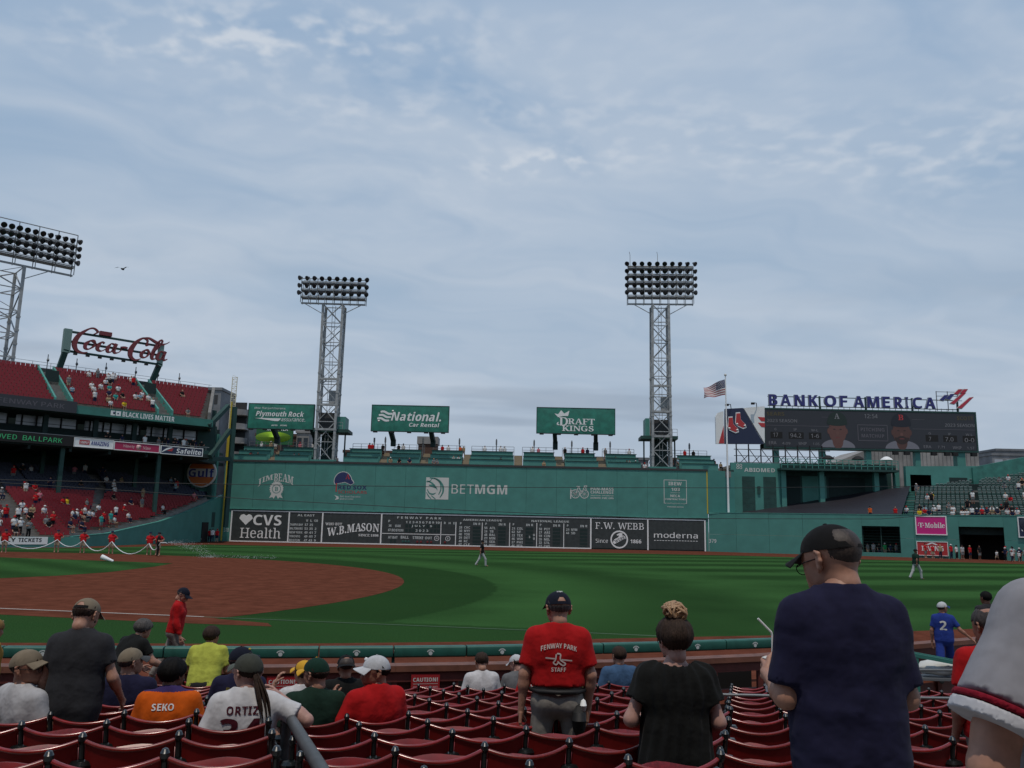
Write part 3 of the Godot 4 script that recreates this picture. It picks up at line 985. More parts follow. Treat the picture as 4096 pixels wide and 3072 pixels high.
func tower_base(o: Node3D, w: float, d: float, side: int) -> void:
	var b := MB.new()
	b.box(Vector3(-w - 0.6, 11.28, -d - 0.5), Vector3(w + 0.6, 11.72, 0.6))
	part(b, "footing", M.green, o)
	b = MB.new()
	b.box(Vector3(-w + 0.35, 11.72, -d - 2.6), Vector3(w - 0.3, 15.7, -d + 0.3))
	part(b, "service_cabin", M.green_deep, o)
	b = MB.new()
	b.box(Vector3(-w - 1.6 + (0.9 if side < 0 else 0.0), 15.85, -d - 2.4), Vector3(w + (1.9 if side < 0 else 1.1), 16.3, -d * 0.3))
	part(b, "platform", M.green_dark, o)
	b = MB.new()
	b.box(Vector3(-w * 0.8, 16.3, -d - 1.6), Vector3(w * 0.8, 18.7, -d * 0.4))
	part(b, "equipment_box", M.shade_grey, o)
	b = MB.new()
	if side < 0: b.box(Vector3(w + 0.1, 16.3, -d - 2.0), Vector3(w + 1.3, 18.2, -d * 0.5))
	else: b.box(Vector3(-w - 0.9, 16.3, -d - 2.0), Vector3(-w - 0.3, 18.9, -d * 0.5))
	part(b, "cabinet", M.green, o)
	for s in [-w - 0.9, w + 1.0]:
		b = MB.new()
		b.bar(Vector3(s, 11.6, -d - 1.2), Vector3(s, 15.85, -d - 1.2), 0.2)
		part(b, "platform_post", M.green_dark, o)
	b = MB.new()
	for y in [16.8, 17.3]: b.bar(Vector3(w + 0.2, y, -d * 0.3), Vector3(w + 1.0, y, -d * 0.3), 0.05)
	for x in [w + 0.3, w + 1.0]: b.bar(Vector3(x, 16.3, -d * 0.3), Vector3(x, 17.3, -d * 0.3), 0.05)
	part(b, "guard_rail", M.steel, o)
	for y in [16.0, 19.6, 23.4]:
		b = MB.new()
		b.box(Vector3(-w - 0.15, y, -0.25), Vector3(w + 0.15, y + 0.3, 0.2))
		part(b, "crossbeam", M.steel, o)
	b = MB.new()
	b.box(Vector3(0.0, 20.0, -1.2), Vector3(1.0, 22.0, -0.9))
	part(b, "junction_box", M.steel, o)

# ---------------------------------------------------------------- billboards over the wall seats
func billboard(label: String, x0: float, x1: float, y0: float, y1: float, z: float, posts: Array) -> Node3D:
	var o := thing("billboard", label, "billboard", Vector3(0, 0, z), 0.0, "green billboards above the tall wall")
	var b := MB.new()
	b.box(Vector3(x0, y0, -0.5), Vector3(x1, y1, -0.05))
	part(b, "backing", M.green_dark, o)
	# vinyl face, pulled tight: slight pillowing and creases at the corners
	b = MB.new()
	var g := []
	for i in 13:
		var row := []
		for j in 29:
			var u := float(j) / 28
			var v := float(i) / 12
			var edge := minf(minf(u, 1 - u) * 3.0, minf(v, 1 - v) * 1.2)
			row.append(Vector3(lerpf(x0, x1, u), lerpf(y0, y1, v), -0.03 + 0.05 * minf(1.0, edge * 4.0) + 0.012 * sin((u * 9 + v * 4) * 2.0) * (1.0 - minf(1.0, edge * 2.5))))
		g.append(row)
	b.grid(g)
	part(b, "face", M.sign_green, o)
	b = MB.new()
	frame(b, x0 - 0.06, x1 + 0.06, y0 - 0.06, y1 + 0.06, 0.1, -0.5, 0.0)
	part(b, "frame", M.green_dark, o)
	for p in posts:
		b = MB.new()
		b.bar(Vector3(p, 14.2, -2.2), Vector3(p, y0 - 1.0, -2.2), 0.7, 0.7)
		b.bar(Vector3(p, y0 - 1.2, -2.2), Vector3(p - 0.2, y0 + 0.1, -0.4), 0.6, 0.6)
		part(b, "post", M.green_deep, o)
	for i in 5:
		var x := lerpf(x0 + 0.7, x1 - 0.7, i / 4.0)
		b = MB.new()
		b.box(Vector3(x - 0.3, y0 - 0.3, 0.3), Vector3(x + 0.3, y0 - 0.1, 0.7))
		b.bar(Vector3(x, y0 - 0.15, 0.4), Vector3(x, y0 - 0.05, -0.3), 0.06)
		part(b, "sign_lamp", M.black, o)
	return o

func build_billboards() -> void:
	mat("sign_green", 0.024, 0.215, 0.155, 0.45, {"tex": "mottle", "scale": 0.2, "world": true})
	var w := func(o: Node3D, rows: Array) -> void:
		var t := MB.new()
		for r in rows: text(t, r[0], r[1], r[2], r[3], r[4], r[5], 0.05, Transform3D(), r[6] if r.size() > 6 else 0.0)
		part(t, "lettering", M.white, o)
	var o := billboard("green insurance billboard with white lettering, leftmost above the tall wall", -38.47, -28.9, 16.2, 19.85, -121, [-34.6, -28.9])
	w.call(o, [["More Than Just Insurance.", "s", -37.6, -33.0, 18.98, 19.36, 0.2], ["Plymouth Rock", "b", -37.3, -30.35, 17.75, 18.78, 0.22], ["assurance.", "s", -33.6, -30.05, 17.3, 17.75, 0.2], ["AUTO    HOME", "b", -34.97, -32.7, 16.58, 16.8]])
	var b := MB.new()
	b.prism(PackedVector2Array([Vector2(-37.5, 17.72), Vector2(-33.6, 17.72), Vector2(-34.0, 17.3), Vector2(-34.6, 17.32)]), 0.03, 0.05)
	part(b, "swoosh", M.white, o)
	o = billboard("green car rental billboard with wavy flag mark, between the two wall towers", -20.42, -9.16, 16.2, 20.0, -121, [-17.4, -11.5])
	w.call(o, [["National.", "b", -17.45, -10.15, 17.75, 19.1, 0.22], ["Car Rental", "b", -14.9, -10.55, 16.9, 17.5, 0.2]])
	b = MB.new()
	for k in 3:
		var dx := -0.22 * k
		stroke(b, [Vector3(-19.15 + dx, 19.0 - 0.5 * k, 0.26), Vector3(-18.6 + dx, 19.05 - 0.5 * k, 0.3), Vector3(-18.0 + dx, 18.75 - 0.5 * k, 0.3), Vector3(-17.4 + dx, 18.75 - 0.5 * k, 0.26)], 0.03, 0.05)
	b.ball(Vector3(-17.35, 19.15, 0.04), Vector3(0.17, 0.17, 0.02), 8); b.ball(Vector3(-19.35, 17.65, 0.04), Vector3(0.17, 0.17, 0.02), 8)
	part(b, "wave_mark", M.white, o)
	o = billboard("green billboard with white crown mark, on two straight posts near right tower", 3.75, 15.17, 16.4, 20.15, -121, [6.6, 12.6])
	w.call(o, [["RAFT", "R", 8.3, 12.2, 17.75, 18.6], ["KINGS", "R", 7.43, 12.05, 16.75, 17.55]])
	b = MB.new()
	text(b, "D", "R", 7.0, 8.3, 17.55, 18.75, 0.05)
	stroke(b, [Vector3(7.1, 17.6, 0.12), Vector3(6.75, 17.75, 0.2), Vector3(6.9, 18.05, 0.1)], 0.05, 0.05)
	b.prism(PackedVector2Array([Vector2(6.85, 18.75), Vector2(6.3, 19.3), Vector2(6.85, 19.2), Vector2(7.1, 19.55), Vector2(7.3, 19.8), Vector2(7.5, 19.55), Vector2(7.75, 19.3), Vector2(8.5, 19.75), Vector2(8.3, 18.95), Vector2(7.6, 18.95)]), 0.03, 0.05)
	part(b, "crown_mark", M.white, o)

# ---------------------------------------------------------------- tiers of counters on top of the wall
func build_wall_seats() -> void:
	var z := -119.2
	var b := MB.new()
	b.box(Vector3(-40, 10.4, -131), Vector3(31.5, 11.24, z - 0.02))
	struct(b, "wall_terrace", M.concrete)
	var blocks := [[-39.9, -35.15, "at the foul pole end"], [-34.0, -29.1, "left of the left tower"], [-24.1, -19.05, "right of the left tower"], [-17.8, -13.15, "under the car rental billboard's left half"], [-11.85, -7.0, "under the car rental billboard's right end"], [-5.95, 0.52, "between the car rental and crown billboards"], [1.8, 6.6, "below the crown billboard's left half"], [7.9, 12.7, "below the crown billboard's right half"], [14.0, 18.85, "left of the right tower"], [24.7, 30.0, "right of the right tower by the flagpole"]]
	for k in blocks:
		var o := thing("seating_block", "green stepped counter block on the tall wall, " + k[2], "seating tier", Vector3(0, 0, z), 0.0, "counter blocks on top of the wall")
		for t in 3:
			var y: float = 12.3 + 0.75 * t
			var d := -1.2 - 1.9 * t
			b = MB.new()
			b.box(Vector3(k[0] + 0.08 * t, 11.2, d - 0.18), Vector3(k[1] - 0.08 * t, y, d))
			part(b, "front_panel", M.green, o)
			b = MB.new()
			b.box(Vector3(k[0] + 0.05, y, d - 0.5), Vector3(k[1] - 0.05, y + 0.07, d + 0.1))
			part(b, "counter", M.green_dark, o)
			b = MB.new()
			b.box(Vector3(k[0] + 0.1, 11.2, d - 1.75), Vector3(k[1] - 0.1, y - 0.85, d - 0.18))
			part(b, "floor", M.concrete, o)
		b = MB.new()
		for y in [14.4, 14.85]: b.bar(Vector3(k[0], y, -8.0), Vector3(k[1], y, -8.0), 0.05)
		for i in 5:
			var x: float = lerpf(k[0], k[1], i / 4.0)
			b.bar(Vector3(x, 11.2, -8.0), Vector3(x, 14.85, -8.0), 0.06)
		part(b, "back_rail", M.steel_dark, o)
	for i in blocks.size() - 1:
		var x0: float = blocks[i][1]
		var x1: float = blocks[i + 1][0]
		if x1 - x0 > 3: continue
		b = MB.new()
		for s in 7: b.box(Vector3(x0 + 0.05, 11.2, -2.0 - 0.9 * s), Vector3(x1 - 0.05, 11.5 + 0.32 * s, -1.1 - 0.9 * s), Transform3D(Basis(), Vector3(0, 0, z)))
		single(b, "stair", "tan concrete stair on the wall, %s gap between counter blocks from the foul pole" % ORD[i], "stairs", M.tan, "stairs on top of the wall")
	var names := ["above the second block's gap", "left of the car rental billboard", "beyond the car rental billboard", "right of the car rental billboard's posts", "left of the crown billboard", "under the crown billboard's left end", "under the crown billboard's right part", "right of the crown billboard", "between the right tower and flagpole"]
	var xs := [-21.0, -19.3, -13.5, -7.9, -2.2, 3.6, 9.4, 15.3, 27.5]
	for i in xs.size():
		b = MB.new()
		b.tube([Vector3(xs[i], 11.2, -128), Vector3(xs[i], 16.1 if i > 0 else 15.4, -128)], 0.09, 6)
		b.box(Vector3(xs[i] - 0.12, 15.2, -128.1), Vector3(xs[i] + 0.12, 15.9, -127.85))
		single(b, "speaker_pole", "thin dark pole behind the wall seats, " + names[i], "pole", M.steel_dark, "poles behind the wall seats")

func build_flag() -> void:
	var o := thing("flagpole", "tall white flagpole with ball top right of the yellow wall line", "flagpole", Vector3(30.5, 5.3, -117.2))
	var b := MB.new()
	b.tube([Vector3.ZERO, Vector3(0, 10, 0), Vector3(0, 19.4, 0)], 0.16, 10, 0.07)
	part(b, "pole", M.white, o)
	b = MB.new()
	b.ball(Vector3(0, 19.55, 0), Vector3.ONE * 0.2, 10)
	part(b, "finial", M.offwhite, o)
	o = thing("flag", "stars and stripes flag blowing to the left from the flagpole", "flag", Vector3(30.4, 24.2, -117.2))
	var pos := func(u: float, v: float) -> Vector3:
		return Vector3(-3.1 * u, -2.25 * v * (1.0 - 0.32 * u) - 1.15 * u - 0.25 * u * u + 0.16 * sin(u * 7.0 + v * 2.0) * u, 0.45 * sin(u * 6.5 + v * 2.4) * (0.25 + u))
	for s in 13:
		b = MB.new()
		var u0 := 0.40 if s < 7 else 0.0
		var g := []
		for i in 3:
			var row := []
			for j in 17: row.append(pos.call(lerpf(u0, 1.0, j / 16.0), (s + i / 2.0) / 13.0))
			g.append(row)
		b.grid(g)
		part(b, "stripe", M.flag_red if s % 2 == 0 else M.flag_white, o)
	b = MB.new()
	var g := []
	for i in 9:
		var row := []
		for j in 9: row.append(pos.call(0.40 * j / 8.0, 7.0 / 13.0 * i / 8.0))
		g.append(row)
	b.grid(g)
	part(b, "canton", M.flag_blue, o)
	b = MB.new()
	for r in 9:
		for c in (6 if r % 2 == 0 else 5):
			var u := 0.40 * (c * 2 + (1 if r % 2 == 0 else 2)) / 12.0
			var v := 7.0 / 13.0 * (r + 1) / 10.0
			b.ball(pos.call(u, v), Vector3(0.05, 0.05, 0.03), 6)
	part(b, "star", M.flag_white, o).set_meta("kind", "stuff")

# the yellow foul pole with its mesh screen
func build_foul_pole() -> void:
	var o := thing("foul_pole", "yellow foul pole with pale lattice screen at the wall's left end", "foul pole", Vector3(-39.5, 0, -116.6))
	var b := MB.new()
	b.bar(Vector3(0, 0.1, 0), Vector3(0, 19.4, 0), 0.17, 0.17)
	part(b, "pole", M.yellow, o)
	b = MB.new()
	b.box(Vector3(-0.35, 11.2, -0.3), Vector3(0.5, 14.6, -0.16))
	part(b, "base_panel", M.yellow, o)
	for s in [-0.25, 0.42]:
		b = MB.new()
		b.bar(Vector3(s, 14.6, -0.2), Vector3(s, 23.0, -0.2), 0.09)
		part(b, "screen_post", M.pole_pale, o)
	for i in 27:
		b = MB.new()
		b.bar(Vector3(-0.25, 14.6 + 0.32 * i, -0.2), Vector3(0.42, 14.6 + 0.32 * i, -0.2), 0.05)
		if i % 2: b.bar(Vector3(-0.25, 14.6 + 0.32 * i, -0.2), Vector3(0.42, 14.92 + 0.32 * i, -0.2), 0.04)
		else: b.bar(Vector3(0.42, 14.6 + 0.32 * i, -0.2), Vector3(-0.25, 14.92 + 0.32 * i, -0.2), 0.04)
		part(b, "screen_bar", M.pole_pale, o)

# ---------------------------------------------------------------- the third-base grandstand, in its own frame: x along the rows, z towards the field
func stand_xf() -> Transform3D:
	return Transform3D(Basis(Vector3.UP, atan2(0.6919, 0.7219)), Vector3(-38.5, 0, -100.5))

const WEDGE := [[-79.6, 0.95], [-86, 1.2], [-92, 1.85], [-98, 2.5], [-104, 3.5], [-110, 4.7], [-117, 6.3]]
const BEND := -16.0

func row_end(i: int) -> Vector2:      # where row i meets the foul-line wall, in the stand's frame
	var y := 0.62 + 0.254 * i
	var k := 0
	while k < WEDGE.size() - 2 and y > WEDGE[k + 1][1]: k += 1
	var t: float = clampf((y - WEDGE[k][1]) / (WEDGE[k + 1][1] - WEDGE[k][1]), 0.0, 1.6)
	var z: float = lerpf(WEDGE[k][0], WEDGE[k + 1][0], t)
	if y > 5.9: z = -116.0 - 0.04 * i
	var p := stand_xf().affine_inverse() * Vector3(-41.25 + (z + 79.6) * -0.027, 0, z)
	return Vector2(p.x, p.z - maxf(0.0, i - 21.0) * 0.45)

func seat_far_mesh() -> ArrayMesh:
	var b := MB.new()
	b.box(Vector3(-0.22, 0.36, -0.06), Vector3(0.22, 0.82, 0.0))
	b.box(Vector3(-0.22, 0.38, -0.02), Vector3(0.22, 0.45, 0.34))
	return b.mesh()

func seat_crowd(called: String, mesh: Mesh, m: Material, places: Array, parent: Node) -> void:
	var mm := MultiMesh.new()
	mm.transform_format = MultiMesh.TRANSFORM_3D
	mm.mesh = mesh
	mm.instance_count = places.size()
	for i in places.size(): mm.set_instance_transform(i, places[i])
	var o := MultiMeshInstance3D.new()
	o.name = called
	o.multimesh = mm
	o.material_override = m
	o.set_meta("kind", "stuff")
	parent.add_child(o, true)

func build_stand() -> void:
	var x := stand_xf()
	var o := thing("grandstand", "double-deck grandstand with red seats along the third-base side", "grandstand", x.origin, x.basis.get_euler().y)
	var b: MB
	# lower bowl: straight rows on the left, bending away on the right so that they end along the foul-line wall
	var places := []
	var front_rows := []
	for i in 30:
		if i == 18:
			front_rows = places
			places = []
		var y := 0.75 + 0.254 * i
		var z0 := 13.4 - 0.82 * i
		var e0 := row_end(i)
		var e1 := row_end(i + 1)
		b = MB.new()
		b.box(Vector3(-48, -0.5, z0 - 0.82), Vector3(BEND, y, z0))
		b.hexa([Vector3(BEND, -0.5, z0), Vector3(e0.x, -0.5, e0.y), Vector3(e1.x, -0.5, e1.y), Vector3(BEND, -0.5, z0 - 0.82), Vector3(BEND, y, z0), Vector3(e0.x, y, e0.y), Vector3(e1.x, y, e1.y), Vector3(BEND, y, z0 - 0.82)])
		part(b, "step", M.concrete, o)
		var xs := -40.0
		while xs < BEND - 0.2:
			var aisle := false
			for a in [-19.8, -30.0]:
				if absf(xs - a) < 0.75: aisle = true
			if not aisle: places.append(Transform3D(Basis(), Vector3(xs, y, z0 - 0.45)))
			xs += 0.52
		var st := Vector2(BEND, z0)
		var l := st.distance_to(e0)
		var d := (e0 - st) / maxf(l, 0.01)
		var bs := Basis(Vector3(d.x, 0, d.y), Vector3.UP, Vector3(-d.y, 0, d.x))
		var q := 0.3
		while q < l - 0.4:
			if absf(q - l * 0.34) > 0.7: places.append(Transform3D(bs, Vector3(st.x + d.x * q, y, st.y + d.y * q) - bs.z * 0.4))
			q += 0.52
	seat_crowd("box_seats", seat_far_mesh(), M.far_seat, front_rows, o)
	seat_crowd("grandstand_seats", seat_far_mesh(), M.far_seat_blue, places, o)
	# front wall with its white banner
	b = MB.new()
	b.box(Vector3(-48, -0.6, 13.9), Vector3(-15.2, 0.95, 14.2))
	part(b, "front_wall", M.green, o)
	b = MB.new()
	b.box(Vector3(-34, 0.28, 14.2), Vector3(-18.5, 0.95, 14.24))
	part(b, "banner", M.white, o)
	b = MB.new()
	text(b, "JULY", "b", -22.6, -21.1, 0.42, 0.85, 14.25)
	text(b, "TICKETS", "b", -20.9, -19.0, 0.5, 0.85, 14.25)
	text(b, "HOME GAMES", "b", -27.6, -23.4, 0.42, 0.85, 14.25)
	part(b, "lettering", M.black, o)
	# slab over the lower bowl, columns, back wall
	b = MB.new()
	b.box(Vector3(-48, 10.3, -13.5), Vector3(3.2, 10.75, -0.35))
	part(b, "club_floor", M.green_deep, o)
	b = MB.new()
	b.hexa([Vector3(2.6, 10.32, -5.0), Vector3(3.0, 10.32, -5.2), Vector3(10.4, 10.32, -13.4), Vector3(2.6, 10.32, -13.4), Vector3(2.6, 10.73, -5.0), Vector3(3.0, 10.73, -5.2), Vector3(10.4, 10.73, -13.4), Vector3(2.6, 10.73, -13.4)])
	part(b, "corner_floor", M.green_deep, o)
	b = MB.new()
	b.hexa([Vector3(2.6, 11.8, -6.0), Vector3(3.6, 11.8, -6.0), Vector3(10.2, 11.8, -13.4), Vector3(2.6, 11.8, -13.4), Vector3(2.6, 12.1, -6.0), Vector3(3.6, 12.1, -6.0), Vector3(10.2, 12.1, -13.4), Vector3(2.6, 12.1, -13.4)])
	part(b, "corner_floor", M.green_dark, o)
	b = MB.new()
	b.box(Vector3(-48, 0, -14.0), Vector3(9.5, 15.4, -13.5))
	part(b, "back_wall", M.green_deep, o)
	for cx in [-35.0, -24.5, -13.9, -3.4]:
		for cz in [-0.9, -8.0]:
			b = MB.new()
			b.bar(Vector3(cx, 3, cz), Vector3(cx, 10.3, cz), 0.42, 0.42)
			part(b, "column", M.green_dark, o)
	for k in 12:
		b = MB.new()
		b.bar(Vector3(-46 + 4.1 * k, 10.1, -13.5), Vector3(-46 + 4.1 * k, 10.1, -0.5), 0.25, 0.4)
		part(b, "beam", M.green_deep, o)
	# club level: glazed wall set back behind a terrace
	b = MB.new()
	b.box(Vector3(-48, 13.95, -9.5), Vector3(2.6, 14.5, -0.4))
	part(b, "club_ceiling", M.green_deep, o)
	b = MB.new()
	b.box(Vector3(-48, 10.75, -4.3), Vector3(2.6, 12.75, -4.1))
	part(b, "club_wall", M.green_deep, o)
	var px := 2.2
	var k2 := 0
	while px > -30:
		var wpane: float = [1.5, 1.5, 0.7, 1.3, 0.5][k2 % 5]
		b = MB.new()
		b.box(Vector3(px - wpane, 12.75, -4.25), Vector3(px, 13.85, -4.15))
		part(b, "club_window", M.pane_grey, o)
		b = MB.new()
		b.box(Vector3(px, 12.7, -4.3), Vector3(px + 0.14, 13.95, -4.0))
		b.box(Vector3(px - wpane, 13.05, -4.16), Vector3(px, 13.1, -4.1))
		part(b, "mullion", M.black, o)
		px -= wpane + (0.16 if k2 % 5 != 4 else 0.9)
		k2 += 1
	for cx in [-26.0, -20.5, -15.6, -10.4, -6.1, -1.9]:
		b = MB.new()
		b.box(Vector3(cx - 0.25, 10.75, -2.4), Vector3(cx + 0.25, 13.95, -1.9))
		part(b, "column", M.green_deep, o)
	# terrace rail and the row of signs hung on it
	b = MB.new()
	b.box(Vector3(-48, 10.75, -0.5), Vector3(2.4, 11.2, -0.35))
	part(b, "terrace_wall", M.green_dark, o)
	b = MB.new()
	b.bar(Vector3(-48, 11.62, -0.45), Vector3(2.4, 11.62, -0.45), 0.06)
	for i in 26: b.bar(Vector3(-47 + 1.96 * i, 11.2, -0.45), Vector3(-47 + 1.96 * i, 11.62, -0.45), 0.04)
	part(b, "terrace_rail", M.rail_steel, o)
	b = MB.new()
	b.box(Vector3(-48, 14.1, -0.6), Vector3(2.4, 15.02, 0.0))
	part(b, "fascia", M.green_trim2, o)
	b = MB.new()
	text(b, "BLACK LIVES MATTER", "b", -8.3, -2.35, 14.28, 14.85, 0.012)
	rect(b, -9.6, -9.15, 14.3, 14.84, 0.012); rect(b, -9.05, -8.5, 14.3, 14.84, 0.012)
	part(b, "lettering", M.white, o)
	b = MB.new()
	b.ball(Vector3(-9.25, 14.6, 0.015), Vector3(0.12, 0.16, 0.01), 8); b.ball(Vector3(-8.8, 14.55, 0.015), Vector3(0.1, 0.1, 0.01), 8)
	part(b, "batter_mark", M.blue_print, o)
	# upper deck
	places = []
	for i in 11:
		var z := -0.4 - 0.8 * i
		var y := 14.95 + 0.46 * i
		var xr := 1.4 + 0.42 * i
		b = MB.new()
		b.box(Vector3(-48, 14.3, z - 0.8), Vector3(xr, y, z))
		part(b, "step", M.concrete, o)
		var xs := xr - 0.5
		while xs > -40:
			var aisle := false
			for a in [-14.45, -3.3, -26.5]:
				if absf(xs - a) < 0.95: aisle = true
			if not aisle: places.append(Transform3D(Basis(), Vector3(xs, y, z - 0.45)))
			xs -= 0.5
	seat_crowd("upper_seats", seat_far_mesh(), M.far_seat, places, o)
	for a in [-14.45, -3.3, -26.5]:
		for s in [-0.85, 0.85]:
			b = MB.new()
			b.hexa([Vector3(a + s - 0.1, 14.9, -0.5), Vector3(a + s + 0.1, 14.9, -0.5), Vector3(a + s + 0.1, 14.9, -9.2), Vector3(a + s - 0.1, 14.9, -9.2), Vector3(a + s - 0.1, 15.7, -0.5), Vector3(a + s + 0.1, 15.7, -0.5), Vector3(a + s + 0.1, 20.5, -9.2), Vector3(a + s - 0.1, 20.5, -9.2)])
			part(b, "aisle_wall", M.green_trim, o)
		b = MB.new()
		b.box(Vector3(a - 0.7, 17.2, -6.2), Vector3(a + 0.7, 19.5, -6.0))
		part(b, "vomitory_opening", M.green_deep, o)
	b = MB.new()
	b.box(Vector3(-48, 19.4, -9.6), Vector3(6.0, 20.15, -9.3))
	part(b, "parapet", M.shade_grey, o)
	b = MB.new()
	for y in [20.5, 20.85]: b.bar(Vector3(-48, y, -9.45), Vector3(6, y, -9.45), 0.04)
	for i in 28: b.bar(Vector3(-47 + 1.95 * i, 20.1, -9.45), Vector3(-47 + 1.95 * i, 20.85, -9.45), 0.04)
	part(b, "parapet_rail", M.rail_steel, o)
	# slanting end wall and stair
	b = MB.new()
	b.hexa([Vector3(1.75, 14.2, -0.2), Vector3(2.15, 14.2, -0.2), Vector3(6.5, 14.2, -9.4), Vector3(6.1, 14.2, -9.4), Vector3(1.75, 15.9, -0.2), Vector3(2.15, 15.9, -0.2), Vector3(6.5, 20.6, -9.4), Vector3(6.1, 20.6, -9.4)])
	part(b, "end_wall", M.concrete, o)
	for s in [[Vector3(1.9, 14.2, 0.0), Vector3(5.6, 17.4, -3.0)], [Vector3(2.4, 10.5, 0.0), Vector3(5.6, 14.2, -2.0)], [Vector3(2.6, 10.2, -0.2), Vector3(6.2, 10.6, -3.0)], [Vector3(6.6, 2, -3.2), Vector3(6.6, 17.4, -3.2)]]:
		b = MB.new()
		b.bar(s[0], s[1], 0.5, 0.5)
		part(b, "end_stair_beam", M.green_dark, o)
	b = MB.new()
	b.box(Vector3(2.7, 10.6, -6.0), Vector3(5.4, 17.0, -5.8))
	part(b, "end_stair_wall", M.green_dark, o)
	build_stand_signs(x)
	# foul-line wall rising to meet the tall wall
	o = thing("foul_line_wall", "green wall along the left foul line with slanting top and dark doorway", "wall")
	var prof := WEDGE
	for i in prof.size() - 1:
		var z0: float = prof[i][0]
		var z1: float = prof[i + 1][0]
		var xa := -40.9 + (z0 + 79.6) * -0.027
		var xb := -40.9 + (z1 + 79.6) * -0.027
		b = MB.new()
		b.hexa([Vector3(xa, -0.5, z0), Vector3(xb, -0.5, z1), Vector3(xb - 0.35, -0.5, z1), Vector3(xa - 0.35, -0.5, z0), Vector3(xa, prof[i][1], z0), Vector3(xb, prof[i + 1][1], z1), Vector3(xb - 0.35, prof[i + 1][1], z1), Vector3(xa - 0.35, prof[i][1], z0)])
		part(b, "panel", M.green, o)
		b = MB.new()
		b.bar(Vector3(xa - 0.17, prof[i][1] + 0.03, z0), Vector3(xb - 0.17, prof[i + 1][1] + 0.03, z1), 0.42, 0.07)
		part(b, "cap", M.green_trim, o)
	b = MB.new()
	b.box(Vector3(-41.0, 0.0, -112.6), Vector3(-39.97, 2.55, -110.4))
	part(b, "doorway", M.black, o)
	for q in [-114.2, -115.9]:
		b = MB.new()
		b.box(Vector3(-41.0, 1.9, q - 0.6), Vector3(-39.95, 3.9, q + 0.6))
		part(b, "shutter", M.green_dark, o)
	# end wall behind the lower seats, with the round sign
	o = thing("stand_end_wall", "tall dark green end wall between the grandstand and the foul pole", "wall")
	b = MB.new()
	b.box(Vector3(-56, -0.5, -114.6), Vector3(-40.0, 14.5, -114.0))
	part(b, "panel", M.green, o)
	for s in [-40.6, -43.9]:
		b = MB.new()
		b.bar(Vector3(s, 0, -113.7), Vector3(s, 15.5, -113.7), 0.5)
		part(b, "pilaster", M.green_dark, o)
	o = thing("round_sign", "round orange and white fuel sign with blue lettering in the shade", "sign", Vector3(-41.75, 9.15, -113.35))
	b = MB.new()
	b.lathe([Vector2(2.0, -0.2), Vector2(2.0, 0.0), Vector2(1.9, 0.05), Vector2(0, 0.05)], Transform3D(Basis(Vector3.RIGHT, PI / 2), Vector3.ZERO), 40)
	part(b, "disc", M.offwhite, o)
	b = MB.new()
	for q in [[0.2, 1.0], [1.2, -1.0]]:
		var seg := PackedVector2Array()
		var a0 := asin(0.55 / 1.8)
		for i in 17:
			var t := lerpf(a0, PI - a0, i / 16.0)
			seg.append(Vector2(cos(t) * 1.8, sin(t) * 1.8 * q[1]))
		b.prism(seg, 0.04, 0.07)
	part(b, "orange_field", M.orange_print, o)
	b = MB.new()
	text(b, "Gulf", "b", -1.72, 1.72, -0.62, 0.55, 0.085)
	part(b, "lettering", M.blue_sign, o)

func sign_panel(called: String, label: String, x: Transform3D, x0: float, x1: float, y0: float, y1: float, z: float, m: Material, fr := 0.08) -> Node3D:
	var o := thing(called, label, "sign", x.origin, x.basis.get_euler().y)
	var b := MB.new()
	b.box(Vector3(x0 + fr, y0 + fr, z - 0.12), Vector3(x1 - fr, y1 - fr, z))
	part(b, "panel", m, o)
	b = MB.new()
	frame(b, x0, x1, y0, y1, fr, z - 0.12, z + 0.05)
	part(b, "frame", M.white, o)
	return o

